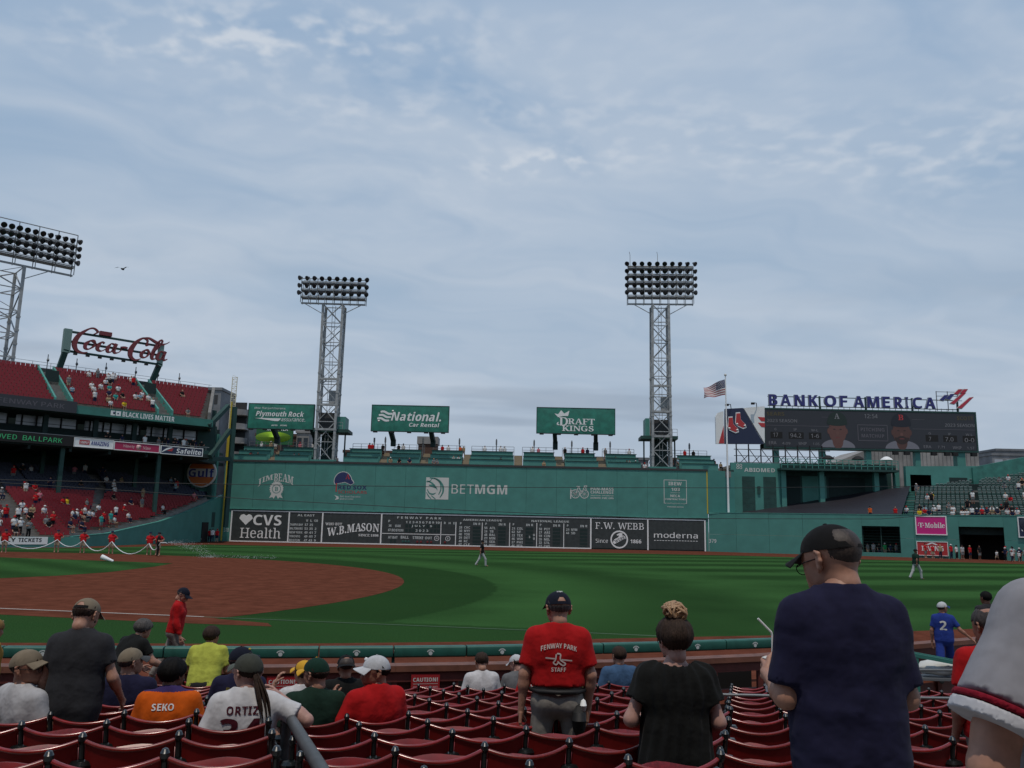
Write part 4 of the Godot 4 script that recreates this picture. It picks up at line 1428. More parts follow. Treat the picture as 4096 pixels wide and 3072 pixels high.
func build_stand_signs(x: Transform3D) -> void:
	var z := 0.0
	var o := sign_panel("sign_board", "white board with red and blue lettering, left of the row on the club terrace", x, -13.1, -8.95, 10.45, 11.48, z, M.white, 0.05)
	var b := MB.new()
	text(b, "AMAZING", "b", -11.35, -9.45, 10.75, 11.2, z + 0.02, Transform3D(), 0.1)
	part(b, "lettering", M.blue_sign, o)
	b = MB.new()
	rect(b, -12.55, -11.5, 10.75, 11.25, z + 0.015)
	part(b, "red_block", M.red_print, o)
	b = MB.new()
	text(b, "SIMPLY", "b", -12.45, -11.6, 10.85, 11.12, z + 0.03)
	part(b, "lettering", M.white, o)
	o = sign_panel("sign_board", "crimson board with white serif lettering, middle of the row on the club terrace", x, -8.9, -3.75, 10.42, 11.42, z, M.crimson)
	b = MB.new()
	text(b, "Ninety", "R", -7.9, -6.6, 10.7, 11.12, z + 0.02); text(b, "Nine", "R", -5.7, -4.8, 10.72, 11.08, z + 0.02)
	b.ball(Vector3(-6.15, 10.92, z), Vector3(0.3, 0.36, 0.03), 10)
	part(b, "lettering", M.pink_print, o)
	o = sign_panel("sign_board", "dark windscreen repair board with white lettering, right of the row on the club terrace", x, -3.65, 1.45, 10.38, 11.38, z, M.navy_panel)
	b = MB.new()
	text(b, "Safelite", "b", -1.75, 1.25, 10.58, 11.18, z + 0.02, Transform3D(), 0.12)
	stroke(b, [Vector3(-3.5, 10.6, 0.05), Vector3(-2.9, 11.0, 0.2), Vector3(-2.3, 11.2, 0.1)], z + 0.02, z + 0.02)
	part(b, "lettering", M.white, o)
	b = MB.new()
	b.prism(PackedVector2Array([Vector2(-2.9, 10.8), Vector2(-2.15, 11.15), Vector2(-2.3, 10.75)]), z, z + 0.02)
	part(b, "red_mark", M.red_print, o)
	# two dark ribbon boards at the left
	o = thing("ribbon_board", "dark electronic ribbon board with green text under the club terrace", "display", x.origin, x.basis.get_euler().y)
	b = MB.new()
	b.box(Vector3(-48, 10.45, -0.25), Vector3(-13.2, 11.55, 0.05))
	part(b, "screen", M.black, o)
	b = MB.new()
	text(b, "AMERICA'S MOST BELOVED BALLPARK", "m", -29.5, -14.3, 10.72, 11.22, 0.07)
	part(b, "lettering", M.led_green, o)
	o = thing("ribbon_board", "dark grey unlit ribbon board, glow added to its lettering, on the upper deck fascia", "display", x.origin, x.basis.get_euler().y)
	b = MB.new()
	b.box(Vector3(-48, 14.08, 0.0), Vector3(-13.25, 15.35, 0.22))
	part(b, "screen", M.screen_dark, o)
	b = MB.new()
	text(b, "WELCOME TO FENWAY PARK", "s", -27.5, -14.5, 14.45, 14.95, 0.235)
	part(b, "lettering", M.screen_mid, o)  # faint glow added so the letters show; the board itself is unlit
	# script soft-drink sign on its two crooked posts
	o = thing("script_sign", "large red script soft drink sign on crooked green posts above the upper deck", "sign", x * Vector3(0, 0, -9.5), x.basis.get_euler().y)
	for p in [[-12.55, -12.9, 1.0], [-1.35, -1.9, 0.55]]:
		b = MB.new()
		b.bar(Vector3(p[1], 15.0, 0), Vector3(p[1], 20.4, 0), 0.7)
		b.bar(Vector3(p[1], 20.3, 0), Vector3(p[0], 22.7, 0.6), 0.6)
		part(b, "post", M.green_dark, o)
		b = MB.new()
		b.box(Vector3(p[0] - 0.3 * p[2] - 0.12, 22.3, 0.2), Vector3(p[0] + 0.3 * p[2] + 0.12, 25.2, 0.85))
		part(b, "upright", M.steel_green, o)
	for y in [22.55, 23.75, 24.95]:
		b = MB.new()
		b.bar(Vector3(-12.4, y, 0.5), Vector3(-1.3, y, 0.5), 0.25)
		part(b, "rail", M.green_dark, o)
	for i in 8:
		b = MB.new()
		b.box(Vector3(-11.8 + 1.4 * i, 22.1, 0.9), Vector3(-11.4 + 1.4 * i, 22.35, 1.2))
		part(b, "sign_lamp", M.black, o)
	var st := func(pts: Array) -> void:
		var q := []
		for p in pts: q.append(Vector3(-12.6 + p[0] * 1.13, 22.2 + p[1] * 0.80, p[2] * 1.12))
		var t := MB.new()
		stroke(t, q, 0.62, 0.95)
		part(t, "script_letter", M.coke_red, o)
	# first word
	st.call([[2.6, 3.55, 0.12], [2.95, 4.0, 0.2], [2.5, 4.45, 0.16], [1.9, 4.1, 0.2], [1.1, 3.0, 0.42], [0.75, 1.7, 0.5], [1.0, 0.7, 0.36], [1.6, 0.4, 0.2], [2.1, 0.6, 0.1]])
	st.call([[2.35, 2.5, 0.16], [1.9, 1.9, 0.34], [1.85, 1.25, 0.3], [2.2, 1.1, 0.14], [2.75, 1.8, 0.22], [2.7, 2.5, 0.2], [2.4, 2.5, 0.12], [2.9, 2.1, 0.1], [3.3, 2.3, 0.08]])
	st.call([[3.75, 2.35, 0.22], [3.5, 2.55, 0.14], [3.15, 1.95, 0.36], [3.1, 1.3, 0.32], [3.5, 1.1, 0.14], [4.0, 1.6, 0.09]])
	st.call([[4.75, 2.45, 0.2], [4.45, 2.5, 0.12], [4.15, 1.8, 0.34], [4.15, 1.2, 0.28], [4.5, 1.2, 0.12], [4.85, 2.0, 0.2]])
	st.call([[5.0, 2.6, 0.32], [4.8, 1.7, 0.34], [4.9, 1.15, 0.24], [5.3, 1.3, 0.1], [5.6, 1.8, 0.08]])
	st.call([[5.5, 2.15, 0.2], [5.9, 2.25, 0.22], [6.2, 2.2, 0.16]])
	# second word, with the long flourish
	st.call([[8.55, 3.3, 0.1], [8.2, 3.1, 0.14], [8.3, 3.9, 0.18], [7.8, 4.2, 0.2], [7.1, 3.4, 0.36], [6.6, 2.1, 0.5], [6.6, 1.0, 0.42], [7.1, 0.5, 0.22], [7.7, 0.8, 0.1]])
	st.call([[7.6, 4.15, 0.1], [8.4, 4.35, 0.2], [9.2, 3.9, 0.3], [9.8, 3.65, 0.26], [10.4, 3.9, 0.12], [10.75, 4.3, 0.06]])
	st.call([[8.2, 2.4, 0.16], [7.8, 1.8, 0.32], [7.8, 1.2, 0.28], [8.2, 1.15, 0.14], [8.55, 1.8, 0.2], [8.45, 2.4, 0.18], [8.2, 2.4, 0.1], [8.7, 2.1, 0.1]])
	st.call([[8.8, 1.7, 0.1], [9.5, 3.0, 0.14], [9.95, 4.1, 0.16], [9.75, 4.35, 0.16], [9.35, 3.4, 0.3], [8.95, 1.8, 0.38], [9.0, 1.1, 0.26], [9.35, 1.2, 0.1]])
	st.call([[10.15, 2.4, 0.2], [9.85, 2.5, 0.12], [9.55, 1.8, 0.32], [9.55, 1.2, 0.26], [9.9, 1.2, 0.12], [10.2, 2.0, 0.18]])
	st.call([[10.4, 2.6, 0.3], [10.2, 1.7, 0.32], [10.3, 1.15, 0.22], [10.65, 1.4, 0.1]])
	b = MB.new()
	b.box(Vector3(-9.0, 25.1, 0.4), Vector3(-7.6, 25.6, 0.9))
	part(b, "top_box", M.coke_red, o)
	var where := ["at the stand's left aisle", "just right of the script sign's left post", "below the script sign's left half", "below the script sign's right half", "beside the script sign's right post", "at the right end of the upper deck"]
	var xs := [-14.2, -11.0, -7.6, -4.0, -1.2, 1.6]
	for i in 6:
		b = MB.new()
		b.tube([x * Vector3(xs[i], 20.0, -9.6), x * Vector3(xs[i], 21.9, -9.6)], 0.05, 6)
		b.ball(x * Vector3(xs[i], 21.2, -9.5), Vector3(0.16, 0.22, 0.16), 8)
		single(b, "rooftop_pole", "short dark pole on the parapet, " + where[i], "pole", M.steel_dark, "poles on the upper deck parapet")

# ---------------------------------------------------------------- centre field
const CF := [[27.66, -117.0], [31.0, -115.3], [39.0, -112.2], [45.9, -109.9], [49.9, -107.85], [51.3, -107.0], [55.7, -104.6], [59.7, -101.9], [64.5, -97.0], [74.0, -85.0]]

func cf(i: int) -> Vector2: return Vector2(CF[i][0], CF[i][1])

# a frame on the wall between corners i and i + 1: x along it from corner i, z out of it
func cf_xf(i: int) -> Transform3D:
	var d := (cf(i + 1) - cf(i)).normalized()
	return Transform3D(Basis(Vector3(d.x, 0, d.y), Vector3.UP, Vector3(-d.y, 0, d.x)), Vector3(CF[i][0], 0, CF[i][1]))

func build_centre_wall() -> void:
	var o := thing("centre_field_wall", "green padded outfield wall right of the scoreboard with window and garage openings", "wall")
	var b: MB
	for i in CF.size() - 1:
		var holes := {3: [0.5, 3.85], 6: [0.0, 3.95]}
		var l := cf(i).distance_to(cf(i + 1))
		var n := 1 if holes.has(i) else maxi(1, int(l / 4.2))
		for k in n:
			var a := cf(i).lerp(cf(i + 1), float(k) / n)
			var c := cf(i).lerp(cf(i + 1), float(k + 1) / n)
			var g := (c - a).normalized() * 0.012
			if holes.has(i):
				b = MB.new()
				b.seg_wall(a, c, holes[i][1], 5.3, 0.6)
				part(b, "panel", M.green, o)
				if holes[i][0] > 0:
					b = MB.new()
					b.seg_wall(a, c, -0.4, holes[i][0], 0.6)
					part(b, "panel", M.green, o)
			else:
				b = MB.new()
				b.seg_wall(a + g, c - g, -0.4, 2.35, 0.6)
				part(b, "pad", M.green, o)
				b = MB.new()
				b.seg_wall(a + g, c - g, 2.37, 5.3, 0.6)
				part(b, "panel", M.green, o)
		b = MB.new()
		var x := cf_xf(i)
		b.bar(x * Vector3(0, 5.33, -0.3), x * Vector3(l, 5.33, -0.3), 0.7, 0.07)
		part(b, "cap", M.green_trim, o)
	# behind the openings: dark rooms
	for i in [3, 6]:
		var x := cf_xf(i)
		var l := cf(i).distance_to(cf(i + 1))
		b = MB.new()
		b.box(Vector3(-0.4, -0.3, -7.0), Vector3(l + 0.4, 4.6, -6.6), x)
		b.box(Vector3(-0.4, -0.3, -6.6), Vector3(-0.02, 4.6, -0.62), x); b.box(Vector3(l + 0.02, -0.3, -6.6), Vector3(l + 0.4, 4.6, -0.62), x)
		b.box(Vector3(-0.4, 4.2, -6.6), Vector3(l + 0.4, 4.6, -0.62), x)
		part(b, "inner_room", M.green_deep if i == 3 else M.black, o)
	var x3 := cf_xf(3)
	var l3 := cf(3).distance_to(cf(4))
	for s in [[0.0, 0.1], [l3 / 2 - 0.05, l3 / 2 + 0.05], [l3 - 0.1, l3]]:
		b = MB.new()
		b.box(Vector3(s[0], 0.5, -0.5), Vector3(s[1], 3.85, -0.4), x3)
		part(b, "window_bar", M.green_dark, o)
	for s in 9:
		b = MB.new()
		b.box(Vector3(0.1, 0.75 + s * 0.36, -0.46), Vector3(l3 - 0.1, 0.78 + s * 0.36, -0.43), x3)
		part(b, "window_wire", M.green_dark, o)
	b = MB.new()
	text(b, "379", "s", 0.0, 1.0, 1.2, 1.7, 0.02, Transform3D(cf_xf(0).basis, cf_xf(0).origin + Vector3(0.0, 0, 0.0)))
	part(b, "distance_number", M.white, o)
	# signs on the wall
	var x5 := cf_xf(5)
	o = sign_panel("wall_sign", "bright magenta phone company sign high on the outfield wall", x5, 0.2, 3.75, 2.85, 5.22, 0.16, M.magenta, 0.12)
	b = MB.new()
	text(b, "T", "R", 0.55, 1.1, 3.78, 4.35, 0.18); text(b, "Mobile", "R", 1.28, 3.5, 3.74, 4.4, 0.18)
	rect(b, 0.48, 0.6, 3.98, 4.1, 0.18); rect(b, 1.05, 1.17, 3.98, 4.1, 0.18)
	part(b, "lettering", M.white, o)
	o = sign_panel("wall_sign", "red fuel company sign low on the outfield wall, below the magenta one", x5, 0.2, 3.72, 0.3, 2.05, 0.16, M.red_print, 0.07)
	b = MB.new()
	text(b, "IRVING", "b", 0.75, 3.2, 0.9, 1.5, 0.18); text(b, "OIL", "s", 1.75, 2.3, 0.5, 0.75, 0.18)
	b.prism(PackedVector2Array([Vector2(1.3, 1.65), Vector2(1.95, 2.0), Vector2(2.6, 1.65), Vector2(2.35, 1.62), Vector2(1.95, 1.82), Vector2(1.55, 1.62)]), 0.16, 0.18)
	part(b, "lettering", M.white, o)
	o = sign_panel("wall_sign", "dark navy sign with white S at the picture's right edge", cf_xf(7), 1.6, 6.6, 2.75, 5.2, 0.16, M.navy_panel, 0.12)
	b = MB.new()
	text(b, "Safelite", "b", 2.0, 6.2, 3.5, 4.5, 0.18, Transform3D(), 0.1)
	part(b, "lettering", M.white, o)

func wall_z(b: MB, x0: float, x1: float, y0: float, y1: float, z: float, d := 0.6) -> void:
	b.box(Vector3(x0, y0, z - d), Vector3(x1, y1, z))

func build_centre_backing() -> void:
	var o := thing("centre_field_building", "green building behind centre field with door panels, balcony and company lettering", "building")
	var b := MB.new()
	wall_z(b, 32.4, 39.6, 4, 12.8, -122.6)
	part(b, "wall", M.green, o)
	b = MB.new()
	b.box(Vector3(31.6, 5.0, -124.5), Vector3(32.4, 11.6, -121.0))
	part(b, "end_pier", M.green_dark, o)
	for q in [[34.0, 35.85], [37.1, 38.95]]:
		for k in 7:
			b = MB.new()
			wall_z(b, q[0], q[1], 5.3 + 0.79 * k, 5.3 + 0.79 * k + 0.76, -122.55, 0.1)
			part(b, "shutter", M.green_dark, o)
	b = MB.new()
	wall_z(b, 36.2, 36.6, 8.3, 9.4, -122.4, 0.3)
	part(b, "lamp_box", M.green_dark, o)
	b = MB.new()
	text(b, "ABIOMED", "b", 34.35, 38.85, 11.48, 12.05, -122.57)
	for p in [[33.4, 12.05], [33.85, 12.05], [33.4, 12.45], [33.85, 12.4]]: ring2(b, Vector2(p[0], p[1]), 0.2, 0.12, -122.57)
	part(b, "lettering", M.offwhite, o)
	# recessed batter's-eye bays
	b = MB.new()
	wall_z(b, 39.6, 57.0, 4, 13.0, -125.0)
	part(b, "wall", M.green_dark, o)
	for q in [[41.2, 43.3, 11.2], [47.6, 53.0, 11.1], [57.6, 60.6, 11.4]]:
		b = MB.new()
		wall_z(b, q[0], q[1], 5, q[2], -124.95 if q[0] < 57 else -120.3, 0.1)
		part(b, "door_panel", M.green_deep if q[0] < 57 else M.green_dark, o)
	b = MB.new()
	wall_z(b, 43.6, 47.2, 5, 11.2, -124.9, 0.1)
	part(b, "door_panel", M.green, o)
	for q in [40.0, 45.6, 53.6, 56.6]:
		b = MB.new()
		b.bar(Vector3(q, 4, -122.6), Vector3(q, 12.0, -122.6), 0.7)
		part(b, "column", M.green, o)
	b = MB.new()
	b.hexa([Vector3(57, 4, -120.3), Vector3(71.0, 4, -120.3), Vector3(71.0, 4, -121), Vector3(57, 4, -121), Vector3(57, 12.6, -120.3), Vector3(71.0, 12.9, -120.3), Vector3(71.0, 12.9, -121), Vector3(57, 12.6, -121)])
	part(b, "wall", M.green, o)
	b = MB.new()
	b.hexa([Vector3(66.5, 4, -120.0), Vector3(84, 4, -120.0), Vector3(84, 4, -120.9), Vector3(66.5, 4, -120.9), Vector3(66.5, 12.6, -120.0), Vector3(84, 16.4, -120.0), Vector3(84, 16.4, -120.9), Vector3(66.5, 12.6, -120.9)])
	part(b, "sloping_parapet", M.green_trim2, o)
	b = MB.new()
	wall_z(b, 63.2, 65.8, 9.6, 11.1, -120.25, 0.1)
	part(b, "window", M.green_deep, o)
	# balcony under the video board
	b = MB.new()
	b.box(Vector3(39.2, 11.75, -125), Vector3(56.3, 12.05, -120.8))
	part(b, "balcony_floor", M.green_dark, o)
	for y in [12.5, 12.95, 13.35]:
		b = MB.new()
		b.bar(Vector3(39.3, y, -120.85), Vector3(56.2, y, -120.85), 0.08)
		part(b, "balcony_rail", M.green_trim, o)
	for i in 20:
		b = MB.new()
		b.bar(Vector3(39.3 + 0.89 * i, 12.05, -120.85), Vector3(39.3 + 0.89 * i, 13.35, -120.85), 0.08)
		part(b, "baluster", M.green_trim, o)
	b = MB.new()
	b.box(Vector3(39.4, 12.05, -121.3), Vector3(56.0, 12.75, -121.15))
	part(b, "balcony_panel", M.green_dark, o)
	for q in [47.0, 51.4, 55.6]:
		b = MB.new()
		b.tube([Vector3(q - 0.3, 12.05, -122.5), Vector3(q - 0.3, 13.9, -122.5)], 0.06, 6)
		part(b, "umbrella_pole", M.steel_dark, o)
		b = MB.new()
		b.lathe([Vector2(0.9, 0.0), Vector2(0.75, 0.22), Vector2(0.3, 0.5), Vector2(0.0, 0.56)], Transform3D(Basis(), Vector3(q - 0.3, 13.6, -122.5)), 12)
		part(b, "umbrella_top", M.white if q > 55 else M.black, o)
	for i in 12:
		b = MB.new()
		b.box(Vector3(40.2 + 1.3 * i, 12.05, -122.4), Vector3(40.9 + 1.3 * i, 12.9, -121.7))
		part(b, "table", M.seat_green, o)
	# tarpaulin over the empty centre section
	b = MB.new()
	var g := []
	for i in 13:
		var v := i / 12.0
		var row := []
		for j in 25:
			var u := j / 24.0
			var f := Vector3(32.6, 5.34, -119.6).lerp(Vector3(50.3, 5.36, -108.1), u)
			var t := Vector3(34.0, 5.6, -122.3).lerp(Vector3(57.4, 9.75, -120.0), u)
			t.z = lerpf(-122.3, -124.5, minf(1, u * 2.0)) if u < 0.72 else lerpf(-124.5, -120.0, (u - 0.72) / 0.28)
			var p := f.lerp(t, v)
			p.y += 0.10 * sin(u * 31.0 + v * 3.0) * v * (1 - v) + 0.05 * sin(v * 17.0 + u * 5.0) + 0.06 * fold_noise.get_noise_2d(u * 900.0, v * 500.0)
			row.append(p)
		g.append(row)
	b.grid(g)
	single(b, "tarpaulin", "large black tarpaulin stretched over the sloping centre field seats", "tarpaulin", M.tarp)
	# bleachers
	var x := Transform3D(Basis(Vector3.UP, deg_to_rad(-30.3)), Vector3(46.0, 0, -110.6))
	o = thing("bleacher_stand", "bleacher stand of dark green seats right of the tarpaulin", "grandstand", x.origin, x.basis.get_euler().y)
	var places := []
	for i in 34:
		var z := -0.85 - 0.82 * i
		var y := 4.75 + 0.256 * i
		var x0 := 4.7 - 0.03 * i
		if z < -15.0: x0 = 4.3 + (-15.0 - z) * 1.02
		b = MB.new()
		b.box(Vector3(x0, 3.0, z - 0.82), Vector3(34, y, z), Transform3D())
		part(b, "step", M.green_deep if i % 6 != 5 else M.concrete, o)
		var xs := x0 + 1.9
		while xs < 30:
			var aisle := i % 6 == 5
			for a in [13.2, 21.5]:
				if absf(xs - a) < 0.5: aisle = true
			if not aisle: places.append(Transform3D(Basis(), Vector3(xs, y, z - 0.45)))
			xs += 0.54
		b = MB.new()
		b.box(Vector3(x0 + 0.2, y, z - 0.4), Vector3(x0 + 1.5, y + 0.12, z - 0.05))
		part(b, "aisle_step", M.green_trim, o)
	var sb := MB.new()
	sb.box(Vector3(-0.22, 0.38, -0.05), Vector3(0.22, 0.80, 0.0)); sb.box(Vector3(-0.22, 0.38, 0.0), Vector3(0.22, 0.44, 0.36))
	seat_crowd("bleacher_seats", sb.mesh(), M.seat_green, places, o)
	sb = MB.new()
	sb.box(Vector3(-0.2, 0.80, -0.05), Vector3(0.2, 0.83, 0.01)); sb.box(Vector3(-0.2, 0.44, 0.28), Vector3(0.2, 0.455, 0.36))
	seat_crowd("seat_edges", sb.mesh(), M.plate, places, o)

func build_video_board() -> void:
	var z := -132.0
	var o := thing("video_board", "wide dark video board showing two pitchers' faces under company letters", "video board", Vector3(0, 0, z))
	var b := MB.new()
	b.box(Vector3(40.2, 16.0, -1.6), Vector3(74.3, 22.4, 0.0))
	part(b, "cabinet", M.green_deep, o)
	b = MB.new()
	b.box(Vector3(40.45, 16.25, 0.0), Vector3(74.05, 22.15, 0.08))
	part(b, "screen", M.screen_dark, o)
	b = MB.new()
	frame(b, 40.2, 74.3, 15.95, 22.45, 0.25, -1.6, 0.14)
	part(b, "frame", M.green_dark, o)
	var w := func(m: String, rows: Array) -> void:
		var t := MB.new()
		for r in rows: text(t, r[0], r[1], r[2], r[3], r[4], r[5], 0.11)
		part(t, "lettering", M[m], o)
	w.call("screen_text", [["2023 SEASON", "s", 40.8, 45.6, 20.15, 20.65], ["G", "s", 41.95, 42.25, 18.85, 19.2], ["17", "s", 41.75, 42.5, 17.8, 18.45], ["IP", "s", 45.0, 45.5, 18.85, 19.2], ["94.2", "s", 44.45, 46.2, 17.75, 18.4], ["W-L", "s", 47.8, 48.9, 18.8, 19.15], ["1-6", "s", 47.75, 49.0, 17.75, 18.4], ["ERA", "s", 41.0, 42.2, 16.6, 17.1], ["4.09", "s", 43.1, 44.4, 16.6, 17.0], ["WHIP", "s", 45.7, 47.0, 16.6, 17.05], ["1.05", "s", 48.0, 49.0, 16.6, 17.0], ["12:54", "s", 56.4, 58.5, 21.1, 21.75], ["2023 SEASON", "s", 69.2, 73.9, 20.0, 20.5], ["G", "s", 66.5, 66.85, 18.7, 19.05], ["7", "s", 66.5, 66.85, 17.7, 18.3], ["IP", "s", 69.6, 70.0, 18.65, 19.0], ["7.0", "s", 69.1, 70.4, 17.65, 18.3], ["W-L", "s", 72.4, 73.5, 18.6, 18.95], ["0-0", "s", 72.2, 73.7, 17.6, 18.25], ["ERA", "s", 65.6, 66.8, 16.5, 16.95], ["7.71", "s", 67.8, 68.9, 16.5, 16.9], ["WHIP", "s", 70.2, 71.6, 16.45, 16.9], ["1.57", "s", 72.5, 73.6, 16.45, 16.85]])
	w.call("screen_gold", [["SEARS", "b", 40.8, 43.6, 21.2, 21.8], ["SCOTT", "b", 71.2, 73.8, 21.1, 21.7]])
	w.call("screen_mid", [["PITCHING", "b", 55.7, 59.5, 19.0, 19.55], ["MATCHUP", "b", 55.8, 59.4, 18.0, 18.55]])
	b = MB.new()
	for r in [[55.2, 60.0, 19.95, 20.05], [55.2, 60.0, 17.45, 17.55], [55.2, 55.3, 17.5, 20.0], [59.9, 60.0, 17.5, 20.0], [40.6, 51.0, 19.6, 19.66], [64.0, 74.0, 19.5, 19.56], [49.5, 51.0, 21.1, 21.15], [64.0, 66.0, 21.0, 21.05]]:
		b = MB.new()
		rect(b, r[0], r[1], r[2], r[3], 0.11)
		part(b, "ruled_line", M.screen_mid, o)
	for r in [[41.3, 43.2], [44.2, 46.6], [47.4, 49.4], [66.0, 68.0], [68.8, 71.0], [71.9, 73.9]]:
		b = MB.new()
		rect(b, r[0], r[1], 17.55, 18.6, 0.095)
		part(b, "number_box", M.black, o)
	# two generic players' heads, as flat print of the screen
	for p in [[52.0, "screen_cap_g", "screen_face", "A", 0], [62.2, "screen_cap_n", "screen_face_b", "B", 1]]:
		var cx: float = p[0]
		var el := func(x0: float, y0: float, rx: float, ry: float, zz: float, m: String, nm: String, a0 := 0.0, a1 := TAU) -> void:
			var q := PackedVector2Array()
			for i in 25:
				var t := lerpf(a0, a1, i / 24.0)
				q.append(Vector2(x0 + cos(t) * rx, y0 + sin(t) * ry))
			if is_equal_approx(a1 - a0, TAU): q.remove_at(24)
			var t2 := MB.new()
			t2.prism(q, zz, zz)
			part(t2, nm, M[m], o)
		el.call(cx, 16.3, 2.7, 1.35, 0.10, "screen_shirt", "player_shirt", 0.0, PI)
		el.call(cx, 17.3, 0.85, 1.2, 0.105, p[2], "player_neck")
		el.call(cx, 18.9, 1.42, 1.95, 0.11, p[2], "player_face")
		el.call(cx - 1.42, 18.9, 0.22, 0.45, 0.108, p[2], "player_ear"); el.call(cx + 1.42, 18.9, 0.22, 0.45, 0.108, p[2], "player_ear")
		if p[4] == 1:
			el.call(cx, 18.1, 1.15, 1.1, 0.112, "screen_beard", "player_beard", PI, TAU)
			el.call(cx, 18.1, 0.6, 0.25, 0.114, "screen_beard", "player_beard")
		for s in [-0.5, 0.5]: el.call(cx + s, 19.2, 0.2, 0.09, 0.116, "screen_beard", "player_eye")
		el.call(cx, 17.9, 0.42, 0.1, 0.116, "screen_mouth", "player_mouth")
		el.call(cx, 18.6, 0.22, 0.3, 0.114, "screen_nose", "player_nose")
		el.call(cx, 20.2, 1.6, 1.85, 0.118, p[1], "player_cap", 0.0, PI)
		el.call(cx, 20.15, 1.65, 0.4, 0.12, p[1], "player_cap_brim")
		var t := MB.new()
		text(t, p[3], "R", cx - 0.4, cx + 0.4, 20.9, 21.75, 0.125)
		part(t, "cap_mark", M.screen_text if p[4] == 0 else M.red_print, o)
	for px in [42.3, 49.7, 57.0, 64.8, 71.6]:
		b = MB.new()
		b.bar(Vector3(px, 8, -0.8), Vector3(px, 16.0, -0.8), 0.85 if px < 65 else 1.3)
		part(b, "post", M.green, o)
	for px in [60.8, 62.6, 66.9, 69.0, 70.2, 73.2]:
		b = MB.new()
		b.box(Vector3(px - 0.4, 15.3, 0.3), Vector3(px + 0.4, 15.85, 0.9))
		part(b, "loudspeaker", M.black, o)
	# steel frame that carries the letters
	for y in [22.9, 24.4]:
		b = MB.new()
		b.bar(Vector3(41.2, y, -0.5), Vector3(72.0, y - 0.05, -0.5), 0.12)
		part(b, "letter_rail", M.green_dark, o)
	for i in 34:
		b = MB.new()
		b.bar(Vector3(41.4 + 0.92 * i, 22.45, -0.3), Vector3(41.4 + 0.92 * i, 22.95, -0.3), 0.06)
		part(b, "guard_post", M.steel_dark, o)
	for px in [42.2, 49.6, 57.0, 64.5, 71.8]:
		b = MB.new()
		b.bar(Vector3(px, 22.4, -0.6), Vector3(px, 24.6, -0.6), 0.25)
		part(b, "letter_post", M.green_dark, o)
	# letters, each a solid channel letter
	var word := "BANKOFAMERICA"
	var xs := [41.25, 43.15, 45.35, 47.65, 50.15, 52.65, 54.85, 57.0, 59.45, 61.4, 63.2, 64.3, 66.3]
	var ws := [1.3, 1.55, 1.6, 1.4, 1.85, 1.15, 1.6, 1.9, 1.15, 1.3, 0.35, 1.5, 1.6]
	for i in word.length():
		for layer in 2:
			var t := TextMesh.new()
			t.font = font("b")
			t.text = word[i]
			t.font_size = 24
			t.pixel_size = 0.03
			t.depth = 0.2
			var bb := t.get_aabb()
			var gr := 0.10 if layer == 0 else 0.0
			var sc := Vector3((ws[i] + gr) / bb.size.x, (1.72 + gr) / bb.size.y, 2.0 if layer == 0 else 0.6)
			var mi := meshpart(t, "letter_return" if layer == 0 else "letter", M.letter_side if layer == 0 else M.letter_blue, o)
			mi.transform = Transform3D(Basis.from_scale(sc), Vector3(xs[i] - gr / 2 - bb.position.x * sc.x, 22.9 - gr / 2 - bb.position.y * sc.y, -0.1 if layer == 0 else 0.1))
	# flag-like emblem of slanting bars
	for q in [[68.6, 24.3, 1.4, "letter_blue"], [69.6, 24.5, 1.4, "letter_blue"], [70.3, 23.8, 2.9, "letter_red"], [71.4, 23.1, 3.0, "letter_red"], [71.0, 25.35, 1.3, "letter_red"], [72.0, 25.5, 1.1, "letter_red"]]:
		for layer in 2:
			b = MB.new()
			var e := 0.09 if layer == 0 else 0.0
			var l: float = q[2]
			b.prism(PackedVector2Array([Vector2(q[0] - e, q[1] - e), Vector2(q[0] + 0.62 + e, q[1] - 0.12 - e), Vector2(q[0] + 0.45 + l * 0.75 + e, q[1] + l * 0.6), Vector2(q[0] - 0.2 + l * 0.75, q[1] + l * 0.55 + e)]), -0.2 if layer == 0 else 0.0, 0.1 if layer == 0 else 0.16)
			part(b, "emblem_bar" if layer == 1 else "emblem_edge", M[q[3]] if layer == 1 else M.offwhite, o)
	b = MB.new()
	for y in [24.3, 25.0, 25.7]: b.bar(Vector3(68.4, y, -0.4), Vector3(72.5, y, -0.4), 0.08)
	for xx in [68.4, 70.2, 71.8]: b.bar(Vector3(xx, 22.6, -0.4), Vector3(xx, 25.8, -0.4), 0.1)
	part(b, "emblem_frame", M.steel_dark, o)
	# slanted sign with the pair of red socks, on its lattice
	o = thing("socks_sign", "slanted navy sign with a pair of red socks beside the video board", "sign", Vector3(0, 0, -128))
	b = MB.new()
	b.prism(PackedVector2Array([Vector2(33.0, 16.1), Vector2(39.0, 16.2), Vector2(35.9, 21.75), Vector2(33.15, 21.55)]), -0.5, 0.0)
	part(b, "panel", M.navy_panel, o)
	b = MB.new()
	b.prism(PackedVector2Array([Vector2(36.05, 21.75), Vector2(39.15, 16.3), Vector2(39.3, 22.1)]), -0.5, -0.02)
	part(b, "white_panel", M.white, o)
	b = MB.new()
	b.prism(PackedVector2Array([Vector2(31.65, 16.1), Vector2(32.9, 16.1), Vector2(32.9, 21.2), Vector2(32.0, 20.9), Vector2(31.65, 20.3)]), -0.5, -0.02)
	part(b, "white_panel", M.white, o)
	b = MB.new()
	b.prism(PackedVector2Array([Vector2(32.05, 16.15), Vector2(32.88, 16.15), Vector2(32.88, 18.9)]), -0.02, 0.01)
	for y in [19.8, 18.9]: b.prism(PackedVector2Array([Vector2(38.2, y + 0.6), Vector2(39.25, y + 0.55), Vector2(39.25, y - 0.1), Vector2(38.7, y - 0.05)]), -0.02, 0.02)
	part(b, "red_mark", M.red_print, o)
